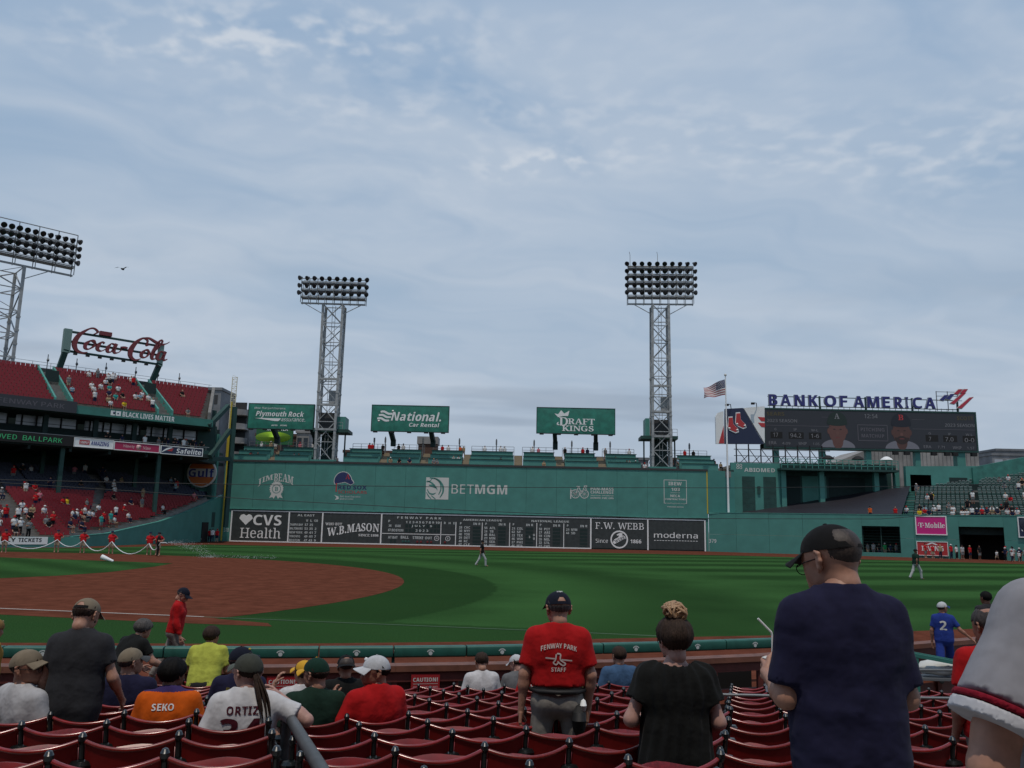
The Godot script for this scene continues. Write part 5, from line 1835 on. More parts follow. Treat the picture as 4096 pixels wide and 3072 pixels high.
	var sock := [Vector2(0, 1.0), Vector2(0.55, 1.05), Vector2(0.62, 0.1), Vector2(1.25, -0.55), Vector2(1.3, -0.95), Vector2(0.9, -1.1), Vector2(0.1, -0.75), Vector2(-0.12, -0.3)]
	for k in 2:
		var off := Vector2(34.95 + 0.45 * k, 19.55 + 0.25 * k) if k == 1 else Vector2(34.2, 19.1)
		for layer in 2:
			b = MB.new()
			var q := PackedVector2Array()
			for p in sock: q.append(off + (p - Vector2(0.5, 0)) * (1.22 if layer == 0 else 1.05))
			b.prism(q, 0.0, 0.03 + 0.03 * layer + 0.06 * (1 - k))
			part(b, "sock_outline" if layer == 0 else "sock", M.white if layer == 0 else M.red_print, o)
		b = MB.new()
		b.ball(Vector3(off.x + 0.72, off.y - 0.82, 0.12), Vector3(0.2, 0.16, 0.03), 8); b.ball(Vector3(off.x - 0.45, off.y - 0.6, 0.12), Vector3(0.16, 0.16, 0.03), 8)
		part(b, "sock_toe", M.white, o)
	for i in 8:
		b = MB.new()
		var x0 := 35.0 + i * 1.9
		b.bar(Vector3(x0, 12.8, -1), Vector3(x0, 16.2, -1), 0.16)
		b.bar(Vector3(x0, 12.8, -1), Vector3(x0 + 1.9, 14.6, -1), 0.09)
		b.bar(Vector3(x0 + 1.9, 13.0, -1), Vector3(x0, 15.6, -1), 0.09)
		part(b, "lattice", M.black, o)
	for y in [13.4, 14.4, 15.4]:
		b = MB.new()
		b.bar(Vector3(34.6, y, -0.9), Vector3(49.5, y, -0.9), 0.1)
		part(b, "rail", M.steel_dark, o)
	for q in [[34.2, 21.7], [38.2, 22.0]]:
		b = MB.new()
		b.tube([Vector3(q[0], q[1] - 0.3, -0.3), Vector3(q[0] - 0.3, q[1] + 0.5, 0.4), Vector3(q[0] - 0.9, q[1] + 0.45, 0.8)], 0.06, 6)
		b.box(Vector3(q[0] - 1.2, q[1] + 0.2, 0.6), Vector3(q[0] - 0.7, q[1] + 0.5, 1.0))
		part(b, "sign_lamp", M.black, o)

func block(called: String, label: String, x0: float, x1: float, y1: float, z: float, depth: float, m: Material, floors: int, cols: int, wm: Material, y0 := -2.0, group := "") -> Node3D:
	var o := thing(called, label, "building", Vector3(0, 0, z), 0, group)
	var b := MB.new()
	b.box(Vector3(x0, y0, -depth), Vector3(x1, y1, 0))
	part(b, "wall", m, o)
	b = MB.new()
	b.box(Vector3(x0 - 0.2, y1, -depth), Vector3(x1 + 0.2, y1 + 0.5, 0.2))
	part(b, "roof", m, o)
	for f in floors:
		for c in cols:
			var w := (x1 - x0) / cols
			b = MB.new()
			b.box(Vector3(x0 + w * (c + 0.16), y1 - 3.2 * (f + 1) + 0.6, -0.1), Vector3(x0 + w * (c + 0.84), y1 - 3.2 * f - 0.9, 0.04))
			part(b, "window", wm, o)
	return o

func build_background() -> void:
	# grey parking building with curved decks beyond the foul pole
	var o := thing("parking_building", "grey building with rounded open decks beyond the foul pole", "building", Vector3(0, 0, -160))
	var b := MB.new()
	b.box(Vector3(-54.5, -2, -20), Vector3(-50.4, 24.2, 0))
	part(b, "wall", M.building_grey, o)
	for f in 5:
		b = MB.new()
		b.lathe([Vector2(2.6, 0), Vector2(2.6, 1.1)], Transform3D(Basis(), Vector3(-53.2, 12.0 + 2.7 * f, 0.6)), 24)
		b.box(Vector3(-55.8, 12.0 + 2.7 * f, -6), Vector3(-50.6, 12.15 + 2.7 * f, 2.2))
		part(b, "deck", M.building, o)
		b = MB.new()
		b.box(Vector3(-55.0, 13.1 + 2.7 * f, 0.0), Vector3(-51.2, 14.7 + 2.7 * f, 0.3))
		part(b, "opening", M.shade_grey, o)
	block("rooftop_plant", "grey rooftop plant room behind the upper deck's right end", -57.2, -53.6, 26.6, -152, 8, M.building_grey, 1, 1, M.shade_grey)
	block("brick_building", "brown brick building behind the insurance billboard's posts", -47.5, -38.5, 18.6, -155, 12, M.brick, 3, 4, M.window_glass)
	o = thing("tea_billboard", "green and lime tea billboard half hidden under the insurance billboard", "billboard", Vector3(0, 0, -150))
	b = MB.new()
	b.box(Vector3(-46.0, 16.6, -0.5), Vector3(-39.4, 20.2, 0))
	part(b, "panel", M.green_ad, o)
	b = MB.new()
	b.ball(Vector3(-42.9, 17.9, 0.02), Vector3(3.2, 1.0, 0.06), 20)
	part(b, "lime_oval", M.lime, o)
	b = MB.new()
	text(b, "GREEN TEA", "b", -44.4, -40.3, 19.1, 19.7, 0.05)
	part(b, "lettering", M.white, o)
	o = block("office_tower", "pale office block right of the tea billboard", -39.2, -36.9, 19.0, -152, 8, M.building, 3, 2, M.window_glass)
	# brick chimney stack under the car rental billboard
	o = thing("chimney_stack", "stained brown stone stack behind the car rental billboard's right post", "building", Vector3(-14.0, 0, -135))
	b = MB.new()
	b.box(Vector3(-1.0, -2, -3), Vector3(2.0, 16.6, 0))
	part(b, "shaft", M.brick, o)
	b = MB.new()
	b.box(Vector3(-1.2, 15.8, -3.2), Vector3(2.2, 17.0, 0.2))
	part(b, "cap", M.building, o)
	block("low_brick_building", "low brown brick building behind the wall seats left of the stack", -30.0, -20.0, 15.4, -150, 10, M.brick, 1, 5, M.window_glass)
	block("low_grey_building", "long low grey roof behind the seats left of the right tower", 14.5, 26.5, 16.0, -160, 14, M.building_grey, 1, 4, M.window_glass)
	block("brown_building", "dark brown low building left of the socks sign", 28.5, 35.0, 16.1, -160, 10, M.brick, 1, 3, M.window_glass)
	# pale warehouse behind the video board
	o = thing("warehouse", "pale ribbed warehouse with sloping roof under the video board", "building", Vector3(0, 0, -150))
	b = MB.new()
	b.prism(PackedVector2Array([Vector2(52, -2), Vector2(84.4, -2), Vector2(84.4, 18.2), Vector2(65.1, 18.2), Vector2(58.0, 15.3), Vector2(52, 13.6)]), -14, 0)
	part(b, "wall", M.building, o)
	for i in 26:
		b = MB.new()
		b.box(Vector3(65.6 + 0.72 * i, 8, 0.0), Vector3(65.68 + 0.72 * i, 18.1, 0.06))
		part(b, "rib", M.building_grey, o)
	block("distant_hotel", "pale grey block far off at the right edge", 110, 135, 21.3, -190, 20, M.building_grey, 3, 9, M.pane_grey)
	block("distant_office", "stepped grey tower top far off, right edge behind the bleachers", 114.5, 131, 23.0, -196, 12, M.building_grey, 2, 7, M.pane_grey)
	block("low_centre_building", "tan low building behind the lattice of the socks sign", 40, 52, 14.2, -150, 10, M.tan, 1, 6, M.window_glass)

func more_materials() -> void:
	mat("lamp_dim_g", 0.02, 0.09, 0.08, 0.3)
	mat("lamp_dim_r", 0.14, 0.015, 0.015, 0.3)
	mat("flag_red", 0.30, 0.02, 0.03, 0.85, {"back": 0.5})
	mat("flag_white", 0.70, 0.69, 0.68, 0.85, {"back": 0.5})
	mat("flag_blue", 0.02, 0.03, 0.11, 0.85, {"back": 0.3})
	mat("pole_pale", 0.62, 0.58, 0.44, 0.6)
	mat("green_trim2", 0.04, 0.20, 0.165, 0.6, {"tex": "mottle", "scale": 0.2, "world": true})
	mat("orange_print", 0.50, 0.13, 0.025, 0.5)
	mat("blue_sign", 0.02, 0.035, 0.22, 0.5)
	mat("crimson", 0.36, 0.012, 0.07, 0.5)
	mat("pink_print", 0.62, 0.40, 0.42, 0.6)
	mat("led_green", 0.03, 0.32, 0.12, 0.5, {"glow": 0.35})
	mat("shade_text", 0.075, 0.075, 0.08, 0.6)
	mat("coke_red", 0.24, 0.035, 0.045, 0.6, {"tex": "streaks", "scale": 0.4})
	mat("steel_green", 0.14, 0.23, 0.21, 0.6)
	mat("screen_dark", 0.022, 0.023, 0.030, 0.35)
	mat("screen_text", 0.14, 0.14, 0.155, 0.5, {"glow": 0.35})
	mat("screen_mid", 0.075, 0.07, 0.085, 0.5, {"glow": 0.3})
	mat("screen_gold", 0.06, 0.047, 0.018, 0.5, {"glow": 0.3})
	mat("screen_face", 0.085, 0.036, 0.030, 0.5, {"glow": 0.35})
	mat("screen_face_b", 0.06, 0.026, 0.021, 0.5, {"glow": 0.35})
	mat("screen_beard", 0.028, 0.014, 0.012, 0.5)
	mat("screen_mouth", 0.10, 0.025, 0.025, 0.5, {"glow": 0.3})
	mat("screen_nose", 0.095, 0.043, 0.035, 0.5, {"glow": 0.35})
	mat("screen_shirt", 0.12, 0.12, 0.145, 0.5, {"glow": 0.35})
	mat("screen_cap_g", 0.008, 0.02, 0.016, 0.5)
	mat("screen_cap_n", 0.008, 0.010, 0.018, 0.5)
	mat("letter_blue", 0.022, 0.024, 0.16, 0.4)
	mat("letter_red", 0.42, 0.02, 0.05, 0.4)
	mat("letter_side", 0.26, 0.28, 0.33, 0.5)
	mat("green_ad", 0.012, 0.10, 0.03, 0.5)
	mat("lime", 0.30, 0.55, 0.02, 0.5)
	mat("handrail", 0.075, 0.078, 0.082, 0.45, {"tex": "streaks", "scale": 2.0})
	mat("teal", 0.035, 0.17, 0.145, 0.5)
	mat("seat_red_b", 0.25, 0.012, 0.012, 0.5, {"tex": "streaks", "scale": 0.9, "spec": 0.3})
	mat("seat_rim_b", 0.29, 0.022, 0.015, 0.33, {"tex": "fine", "scale": 2.5, "coat": 0.4})
	mat("seat_pan", 0.31, 0.014, 0.016, 0.38, {"tex": "streaks", "scale": 1.6, "coat": 0.3})
	mat("seat_pan_b", 0.29, 0.018, 0.028, 0.42, {"tex": "fine", "scale": 1.2, "coat": 0.2})
	mat("skin_p", 0.48, 0.27, 0.22, 0.55, {"tex": "weave", "scale": 5.0})
	mat("cap_yellow", 0.55, 0.30, 0.01, 0.8)
	mat("shirt_print", 0.62, 0.55, 0.53, 0.8)
	mat("plastic", 0.6, 0.6, 0.62, 0.3)

# ---------------------------------------------------------------- the front of the box seats
func poly_bar(b: MB, pts: Array, w: float, h: float, y: float) -> void:     # a level bar along x, z points
	for i in pts.size() - 1:
		b.bar(Vector3(pts[i][0], y, pts[i][1]), Vector3(pts[i + 1][0], y, pts[i + 1][1]), w, h)

func front_at(x: float, dz := 0.0) -> Vector2: return Vector2(x, along(FRONT, x) + dz)

func build_front() -> void:
	# seating floor: broad concrete slope under the rows
	var b := MB.new()
	for i in 20:
		var x0 := -12.0 + 1.3 * i
		var x1 := x0 + 1.3
		var f := func(x: float, z: float) -> Vector3: return Vector3(x, 1.06 + 0.13 * z, z)
		lie(b, f.call(x0, 3.0), f.call(x1, 3.0), f.call(x1, along(FRONT, x1))); lie(b, f.call(x0, 3.0), f.call(x1, along(FRONT, x1)), f.call(x0, along(FRONT, x0)))
	struct(b, "seating_floor", M.concrete)
	var o := thing("front_wall", "dark red wall with tan ledge before the first row of seats", "wall")
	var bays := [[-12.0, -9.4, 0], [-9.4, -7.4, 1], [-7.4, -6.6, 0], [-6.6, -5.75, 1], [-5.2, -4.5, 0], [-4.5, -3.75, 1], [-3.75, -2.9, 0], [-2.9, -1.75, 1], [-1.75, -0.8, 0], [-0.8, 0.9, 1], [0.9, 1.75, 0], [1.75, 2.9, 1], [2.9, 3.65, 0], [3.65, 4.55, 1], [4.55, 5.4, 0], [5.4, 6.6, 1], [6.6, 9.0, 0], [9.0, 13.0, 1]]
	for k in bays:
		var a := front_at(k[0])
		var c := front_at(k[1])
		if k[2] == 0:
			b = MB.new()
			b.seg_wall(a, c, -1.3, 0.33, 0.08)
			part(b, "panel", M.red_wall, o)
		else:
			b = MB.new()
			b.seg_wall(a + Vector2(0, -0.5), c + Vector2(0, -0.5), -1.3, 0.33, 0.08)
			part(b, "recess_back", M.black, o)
			b = MB.new()
			b.seg_wall(a, c, -1.3, -0.12, 0.08)
			part(b, "panel", M.red_wall, o)
		b = MB.new()
		b.bar(Vector3(a.x, -1.2, a.y + 0.04), Vector3(a.x, 0.34, a.y + 0.04), 0.09)
		part(b, "post", M.red_wall, o)
		b = MB.new()
		b.bar(Vector3(a.x, 0.40, a.y), Vector3(c.x, 0.40, c.y), 0.30, 0.09)
		part(b, "ledge", M.ledge, o)
		b = MB.new()
		b.bar(Vector3(a.x, 0.27, a.y + 0.07), Vector3(c.x, 0.27, c.y + 0.07), 0.07, 0.15)
		part(b, "rail_board", M.red_wall, o)
	for k in [[-1.48, -1.03, "beside the man in the white tee"], [-3.62, -3.17, "half hidden by the white jersey"]]:
		var a := front_at(k[0], 0.13)
		var c := front_at(k[1], 0.13)
		var d := (c - a).normalized()
		var s := thing("caution_sign", "red caution sign with white lettering, front wall, " + k[2], "sign", Vector3(a.x, 0, a.y), -atan2(d.y, d.x), "caution signs on the front wall")
		b = MB.new()
		b.box(Vector3(0, -0.12, -0.02), Vector3(0.45, 0.31, 0.0))
		part(b, "panel", M.red_sign, s)
		b = MB.new()
		text(b, "CAUTION!", "b", 0.03, 0.42, 0.20, 0.26, 0.003)
		rect(b, 0.03, 0.42, 0.165, 0.17, 0.003)
		part(b, "lettering", M.offwhite, s)
		b = MB.new()
		var y := 0.10
		for l in ["STAY CLEAR OF NET", "AND BE ALERT FOR", "OBJECTS LEAVING", "PLAYING FIELD"]:
			text(b, l, "b", 0.03 + (0.06 if l[0] == "P" else 0.0), 0.42, y, y + 0.03, 0.003)
			y -= 0.06
		part(b, "lettering", M.pink_print, s)
	# padded rail in front of the dugout
	o = thing("padded_rail", "green padded rail with small white emblems along the field edge", "railing")
	var PAD := [[-9.5, -13.95], [-6.33, -14.36], [-4.18, -14.63], [-1.17, -15.2], [2.43, -16.18], [4.15, -16.85], [5.17, -17.22], [7.0, -18.0]]
	var x := -9.4
	var k := 0
	while x < 6.6:
		var x1 := x + 1.24
		var a := Vector3(x + 0.008, 0.45, along(PAD, x + 0.008))
		var c := Vector3(x1 - 0.008, 0.45, along(PAD, x1 - 0.008))
		var d := (c - a).normalized()
		var nn := Vector3(-d.z, 0, d.x)
		var prof := []
		for t in 16:
			var ang := TAU * t / 16
			var q := Vector2(cos(ang), sin(ang))
			prof.append(Vector2(signf(q.x) * pow(absf(q.x), 0.45) * 0.10, signf(q.y) * pow(absf(q.y), 0.45) * 0.096))
		var g := []
		for e in [[a, 0.0], [a, 0.93], [a + d * 0.012, 1.0], [c - d * 0.012, 1.0], [c, 0.93], [c, 0.0]]:
			var row := []
			for p in prof: row.append(e[0] + nn * p.x * e[1] + Vector3.UP * p.y * e[1])
			g.append(row)
		b = MB.new()
		b.grid(g, true)
		part(b, "pad", M.pad, o)
		b = MB.new()
		var m := Transform3D(Basis(d, Vector3.UP, nn), a.lerp(c, 0.5) + nn * 0.1015)
		ring2(b, Vector2(0, -0.02), 0.035, 0.0, 0.0, m, 12)
		ring2(b, Vector2(0, -0.03), 0.075, 0.055, 0.0, m, 12, 0.5, PI - 0.5)
		part(b, "emblem", M.plate, o)
		if k % 2 == 0:
			b = MB.new()
			b.bar(Vector3(x, -0.3, along(PAD, x)), Vector3(x, 0.42, along(PAD, x)), 0.05)
			part(b, "post", M.green_dark, o)
		x = x1
		k += 1
	# cables that hold the protective net
	var wire := func(label: String, pts: Array, r: float) -> void:
		var t := MB.new()
		t.tube(pts, r, 6)
		single(t, "net_cable", label, "cable", M.cable, "cables of the protective net")
	wire.call("nearly level black net cable crossing in front of the whole tall wall", [Vector3(-9.2, 3.19, -13.25), Vector3(-6.54, 3.215, -13.92), Vector3(-4.38, 3.25, -14.48), Vector3(-0.64, 3.33, -15.44), Vector3(4.56, 3.49, -16.78), Vector3(8.39, 3.65, -17.77), Vector3(12.4, 3.88, -18.8)], 0.006)
	wire.call("lower black net cable sagging down to the right across the scoreboard", [Vector3(-9.2, 3.19, -13.22), Vector3(-6.53, 3.09, -13.93), Vector3(-4.36, 3.0, -14.48), Vector3(-0.63, 2.9, -15.45), Vector3(2.78, 2.85, -16.32), Vector3(5.0, 2.89, -16.9), Vector3(7.73, 2.95, -17.6), Vector3(12.0, 3.3, -18.7)], 0.006)
	# handrails among the seats
	o = thing("handrail", "grey flat-topped handrail descending the aisle beside the numbered jersey", "handrail")
	b = MB.new()
	b.tube([Vector3(-1.55, 0.40, -6.25), Vector3(-1.55, 1.12, -6.25), Vector3(-1.53, 1.235, -6.20), Vector3(-1.48, 1.27, -6.08), Vector3(-0.88, 1.45, -4.25), Vector3(-0.55, 1.56, -3.2)], 0.036, 12)
	part(b, "rail", M.handrail, o)
	for q in [[-0.7, -3.7], [-1.2, -5.2]]:
		b = MB.new()
		b.tube([Vector3(q[0], 0.4, q[1]), Vector3(q[0], 1.36 if q[1] < -4 else 1.5, q[1])], 0.022, 8)
		part(b, "post", M.handrail, o)
	o = thing("handrail", "thin grey level rail among the red seats behind the navy shirt", "handrail")
	b = MB.new()
	b.tube([Vector3(2.25, 0.845, -9.6), Vector3(3.2, 0.84, -9.62), Vector3(5.3, 0.86, -9.6)], 0.017, 8)
	part(b, "rail", M.rail_steel, o)
	for q in [2.3, 3.8, 5.2]:
		b = MB.new()
		b.tube([Vector3(q, -0.2, -9.6), Vector3(q, 0.85, -9.6)], 0.015, 8)
		part(b, "post", M.rail_steel, o)
	o = thing("handrail", "short dark rail above the front row at the right", "handrail")
	b = MB.new()
	b.tube([Vector3(5.6, 0.42, -14.28), Vector3(7.9, 0.46, -14.27)], 0.02, 8)
	part(b, "rail", M.steel_dark, o)
	for q in [5.7, 7.8]:
		b = MB.new()
		b.tube([Vector3(q, -0.9, -14.28), Vector3(q, 0.43, -14.28)], 0.018, 8)
		part(b, "post", M.steel_dark, o)
	# teal barrow with a white bundle by the field gate
	o = thing("folding_barrow", "teal framed barrow carrying a white bundle near the field gate", "barrow")
	for s in [0.0, -0.45]:
		b = MB.new()
		b.bar(Vector3(6.9, 0.62, -14.75 + s), Vector3(8.0, 0.44, -14.75 + s), 0.06)
		part(b, "side_rail", M.teal, o)
		for q in [6.98, 7.9]:
			b = MB.new()
			b.bar(Vector3(q, -0.45, -14.75 + s), Vector3(q, 0.59 if q < 7.5 else 0.44, -14.75 + s), 0.05)
			part(b, "leg", M.teal, o)
	b = MB.new()
	b.box(Vector3(6.95, 0.2, -15.2), Vector3(7.95, 0.24, -14.75))
	part(b, "shelf", M.steel_dark, o)
	b = MB.new()
	var g := []
	for i in 9:
		var row := []
		for j in 18:
			var t := TAU * j / 18
			var u := i / 8.0
			var r := 0.17 * sqrt(maxf(0.02, 1.0 - pow(u * 2 - 1, 4))) * (1.0 + 0.13 * sin(t * 3 + u * 9))
			row.append(Vector3(7.1 + 0.72 * u, 0.38 + r * sin(t) * 0.7, -14.97 + r * cos(t)))
		g.append(row)
	b.grid(g, true)
	single(b, "white_bundle", "crumpled white cloth bundle lying in the teal barrow", "bundle", M.offwhite)

# ---------------------------------------------------------------- red seats
const BLOCKS := [
	{"slope": -0.17, "d0": 4.5, "pitch": 0.85, "ref": 0.5, "name": "left of the aisle handrail"},
	{"slope": -0.28, "d0": 4.25, "pitch": 0.85, "ref": 0.0, "name": "right of the aisle handrail"},
	{"slope": 0.0, "d0": 4.2, "pitch": 0.85, "ref": 0.0, "name": "in the right-hand block"}]
const ORD := ["first", "second", "third", "fourth", "fifth", "sixth", "seventh", "eighth", "ninth", "tenth", "eleventh", "twelfth", "thirteenth", "fourteenth", "fifteenth", "sixteenth"]
var chairs := []       # {at, yaw, block, row, col, taken}

func plan_chairs() -> void:
	for bi in 3:
		var B: Dictionary = BLOCKS[bi]
		var yaw: float = atan(-B.slope)
		var step := 0.508 * cos(yaw)
		for row in 12:
			var d0: float = B.d0 + B.pitch * row
			var y: float = 1.12 - 0.13 * (d0 - B.ref)
			var col := 0
			# distance from the camera at a given x on this row
			var x: float
			var dirx := 1.0
			if bi == 0:
				x = (0.18 - 0.297 * d0) / (1.0 + 0.297 * 0.17) - 0.255
				dirx = -1.0
			elif bi == 1:
				x = (0.18 - 0.297 * d0) / (1.0 + 0.297 * 0.28) + 0.37
			else:
				x = 0.268 * d0 + 0.12
			for c in 24:
				var d: float = d0 - B.slope * x
				if absf(x) > 0.66 * d + 0.3: break
				if bi == 1 and x > 0.25 * d - 0.2: break
				var z := -d
				if z - 0.75 > along(FRONT, x) and not (bi == 0 and d < 3.6):
					chairs.append({"at": Vector3(x, y, z), "yaw": yaw, "block": bi, "row": row, "col": col, "taken": false})
				x += dirx * step
				col += 1

func nearest_chair(x: float, z: float) -> Dictionary:
	var best := {}
	var bd := 1e9
	for c in chairs:
		if c.taken: continue
		var d := Vector2(c.at.x - x, c.at.z - z).length()
		if d < bd:
			bd = d
			best = c
	return best

func chair_parts() -> Dictionary:
	var r := {}
	var back := MB.new()
	var prof := func(u: float, v: float, t: float) -> Vector3:      # u across, v up the back, t through it
		var bulge := 0.062 * (1.0 - u * u)
		var top := 0.865 + 0.034 * u * u
		var y := lerpf(0.42, top, v)
		return Vector3(u * 0.232, y, bulge + 0.055 * v * v + 0.02 * v - t)
	for side in 2:
		var g := []
		for i in 7:
			var row := []
			for j in 13:
				var u := j / 6.0 - 1.0
				row.append(prof.call(u if side == 0 else -u, i / 6.0, 0.0 if side == 0 else 0.016))
			g.append(row)
		back.grid(g)
	r.back = back.mesh()
	var rim := MB.new()
	var pts := []
	for j in 17: pts.append(prof.call(j / 8.0 - 1.0, 1.0, 0.008))
	rim.tube(pts, 0.0125, 8)
	r.rim = rim.mesh()
	# seat: a shaped slab, hinge at its back edge; along -z when down
	for kind in 3:
		var seat := MB.new()
		var f := func(u: float, v: float, t: float) -> Vector3:
			var dip := 0.012 * (1.0 - u * u)
			var lip := 0.035 * smoothstep(0.8, 1.0, v)
			return Vector3(u * (0.212 if kind < 2 else 0.20), -dip - lip * 0.6 - t, -0.03 - (0.385 + 0.012 * cos(u * 3.0)) * v + (0.012 * absf(u) if kind == 1 else 0.0))
		for side in 2:
			var g := []
			for i in 8:
				var row := []
				for j in 9:
					var u := j / 4.0 - 1.0
					row.append(f.call(u if side == 1 else -u, i / 7.0, 0.0 if side == 0 else 0.028))
				g.append(row)
			seat.grid(g)
		var e := []
		for t in 2:
			var row := []
			for j in 9: row.append(f.call(j / 4.0 - 1.0, 1.0, 0.028 * t))
			e.append(row)
		seat.grid(e)
		for sd in [-1.0, 1.0]:
			e = []
			for t in 2:
				var row := []
				for i in 8: row.append(f.call(sd, i / 7.0, 0.028 * t))
				e.append(row)
			seat.grid(e)
		r["seat%d" % kind] = seat.mesh()
	var post := MB.new()
	post.tube([Vector3(0, -0.12, 0.0), Vector3(0, 0.5, 0.0), Vector3(0, 0.78, 0.045), Vector3(0, 0.905, 0.06)], 0.017, 8)
	post.box(Vector3(-0.02, 0.4, -0.32), Vector3(0.02, 0.44, 0.0))
	post.box(Vector3(-0.022, -0.12, -0.3), Vector3(0.022, 0.42, -0.26))
	r.post = post.mesh()
	var knob := MB.new()
	knob.ball(Vector3(0, 0.915, 0.062), Vector3(0.023, 0.036, 0.026), 10)
	r.knob = knob.mesh()
	var hub := MB.new()
	hub.lathe([Vector2(0.0, -0.02), Vector2(0.055, -0.018), Vector2(0.065, 0.0), Vector2(0.05, 0.018), Vector2(0.0, 0.024)], Transform3D(Basis.from_scale(Vector3(1.0, 1.2, 0.55)), Vector3(0, 0.775, 0.055)), 12)
	r.hub = hub.mesh()
	var arm := MB.new()
	arm.tube([Vector3(0, 0.66, 0.02), Vector3(0, 0.655, -0.1), Vector3(0, 0.64, -0.24), Vector3(0, 0.60, -0.33), Vector3(0, 0.44, -0.31)], 0.02, 8)
	r.arm = arm.mesh()
	return r

func build_chairs() -> void:
	var r := chair_parts()
	var per := {}
	for c in chairs:
		var side: String
		if c.block == 0: side = "left of the aisle handrail"
		elif c.block == 1: side = "right of the aisle handrail"
		else: side = "from the right block's left end"
		var state := "folded"
		var kind := 0
		var ang := deg_to_rad(rng.randf_range(58.0, 82.0))
		if c.taken:
			ang = 0.04
			state = "occupied"
		elif rng.randf() < 0.12:
			ang = deg_to_rad(rng.randf_range(12.0, 35.0))
			state = "half-lowered"
		kind = rng.randi() % 3
		var label := "%s red seat, %s row ahead, %s %s" % [state, ORD[c.row], ORD[mini(c.col, 15)], side]
		var o := thing("stadium_seat", label, "seat", c.at, c.yaw + rng.randf_range(-0.012, 0.012), "red seats of the near boxes")
		meshpart(r.back, "back", M["seat_red"] if rng.randf() < 0.7 else M["seat_red_b"], o)
		meshpart(r.rim, "back_rim", M["seat_rim"] if rng.randf() < 0.6 else M["seat_rim_b"], o)
		meshpart(r["seat%d" % kind], "seat", M["seat_pan"] if rng.randf() < 0.6 else M["seat_pan_b"], o, Transform3D(Basis(Vector3.RIGHT, ang), Vector3(0, 0.44, -0.015)))
		var sx := 0.254
		var p := Transform3D(Basis(), Vector3(sx, 0, 0))
		meshpart(r.post, "post", M.iron, o, p)
		meshpart(r.knob, "post_knob", M.iron, o, p)
		meshpart(r.hub, "hinge", M.iron, o, p)
		meshpart(r.arm, "armrest", M.iron, o, p)
		if c.col == 0 and c.block != 0 or c.block == 0 and absf(c.at.x) > 0.62 * -c.at.z:
			p = Transform3D(Basis(), Vector3(-sx, 0, 0))
			meshpart(r.post, "post", M.iron, o, p)
			meshpart(r.knob, "post_knob", M.iron, o, p)
			meshpart(r.hub, "hinge", M.iron, o, p)
			meshpart(r.arm, "armrest", M.iron, o, p)

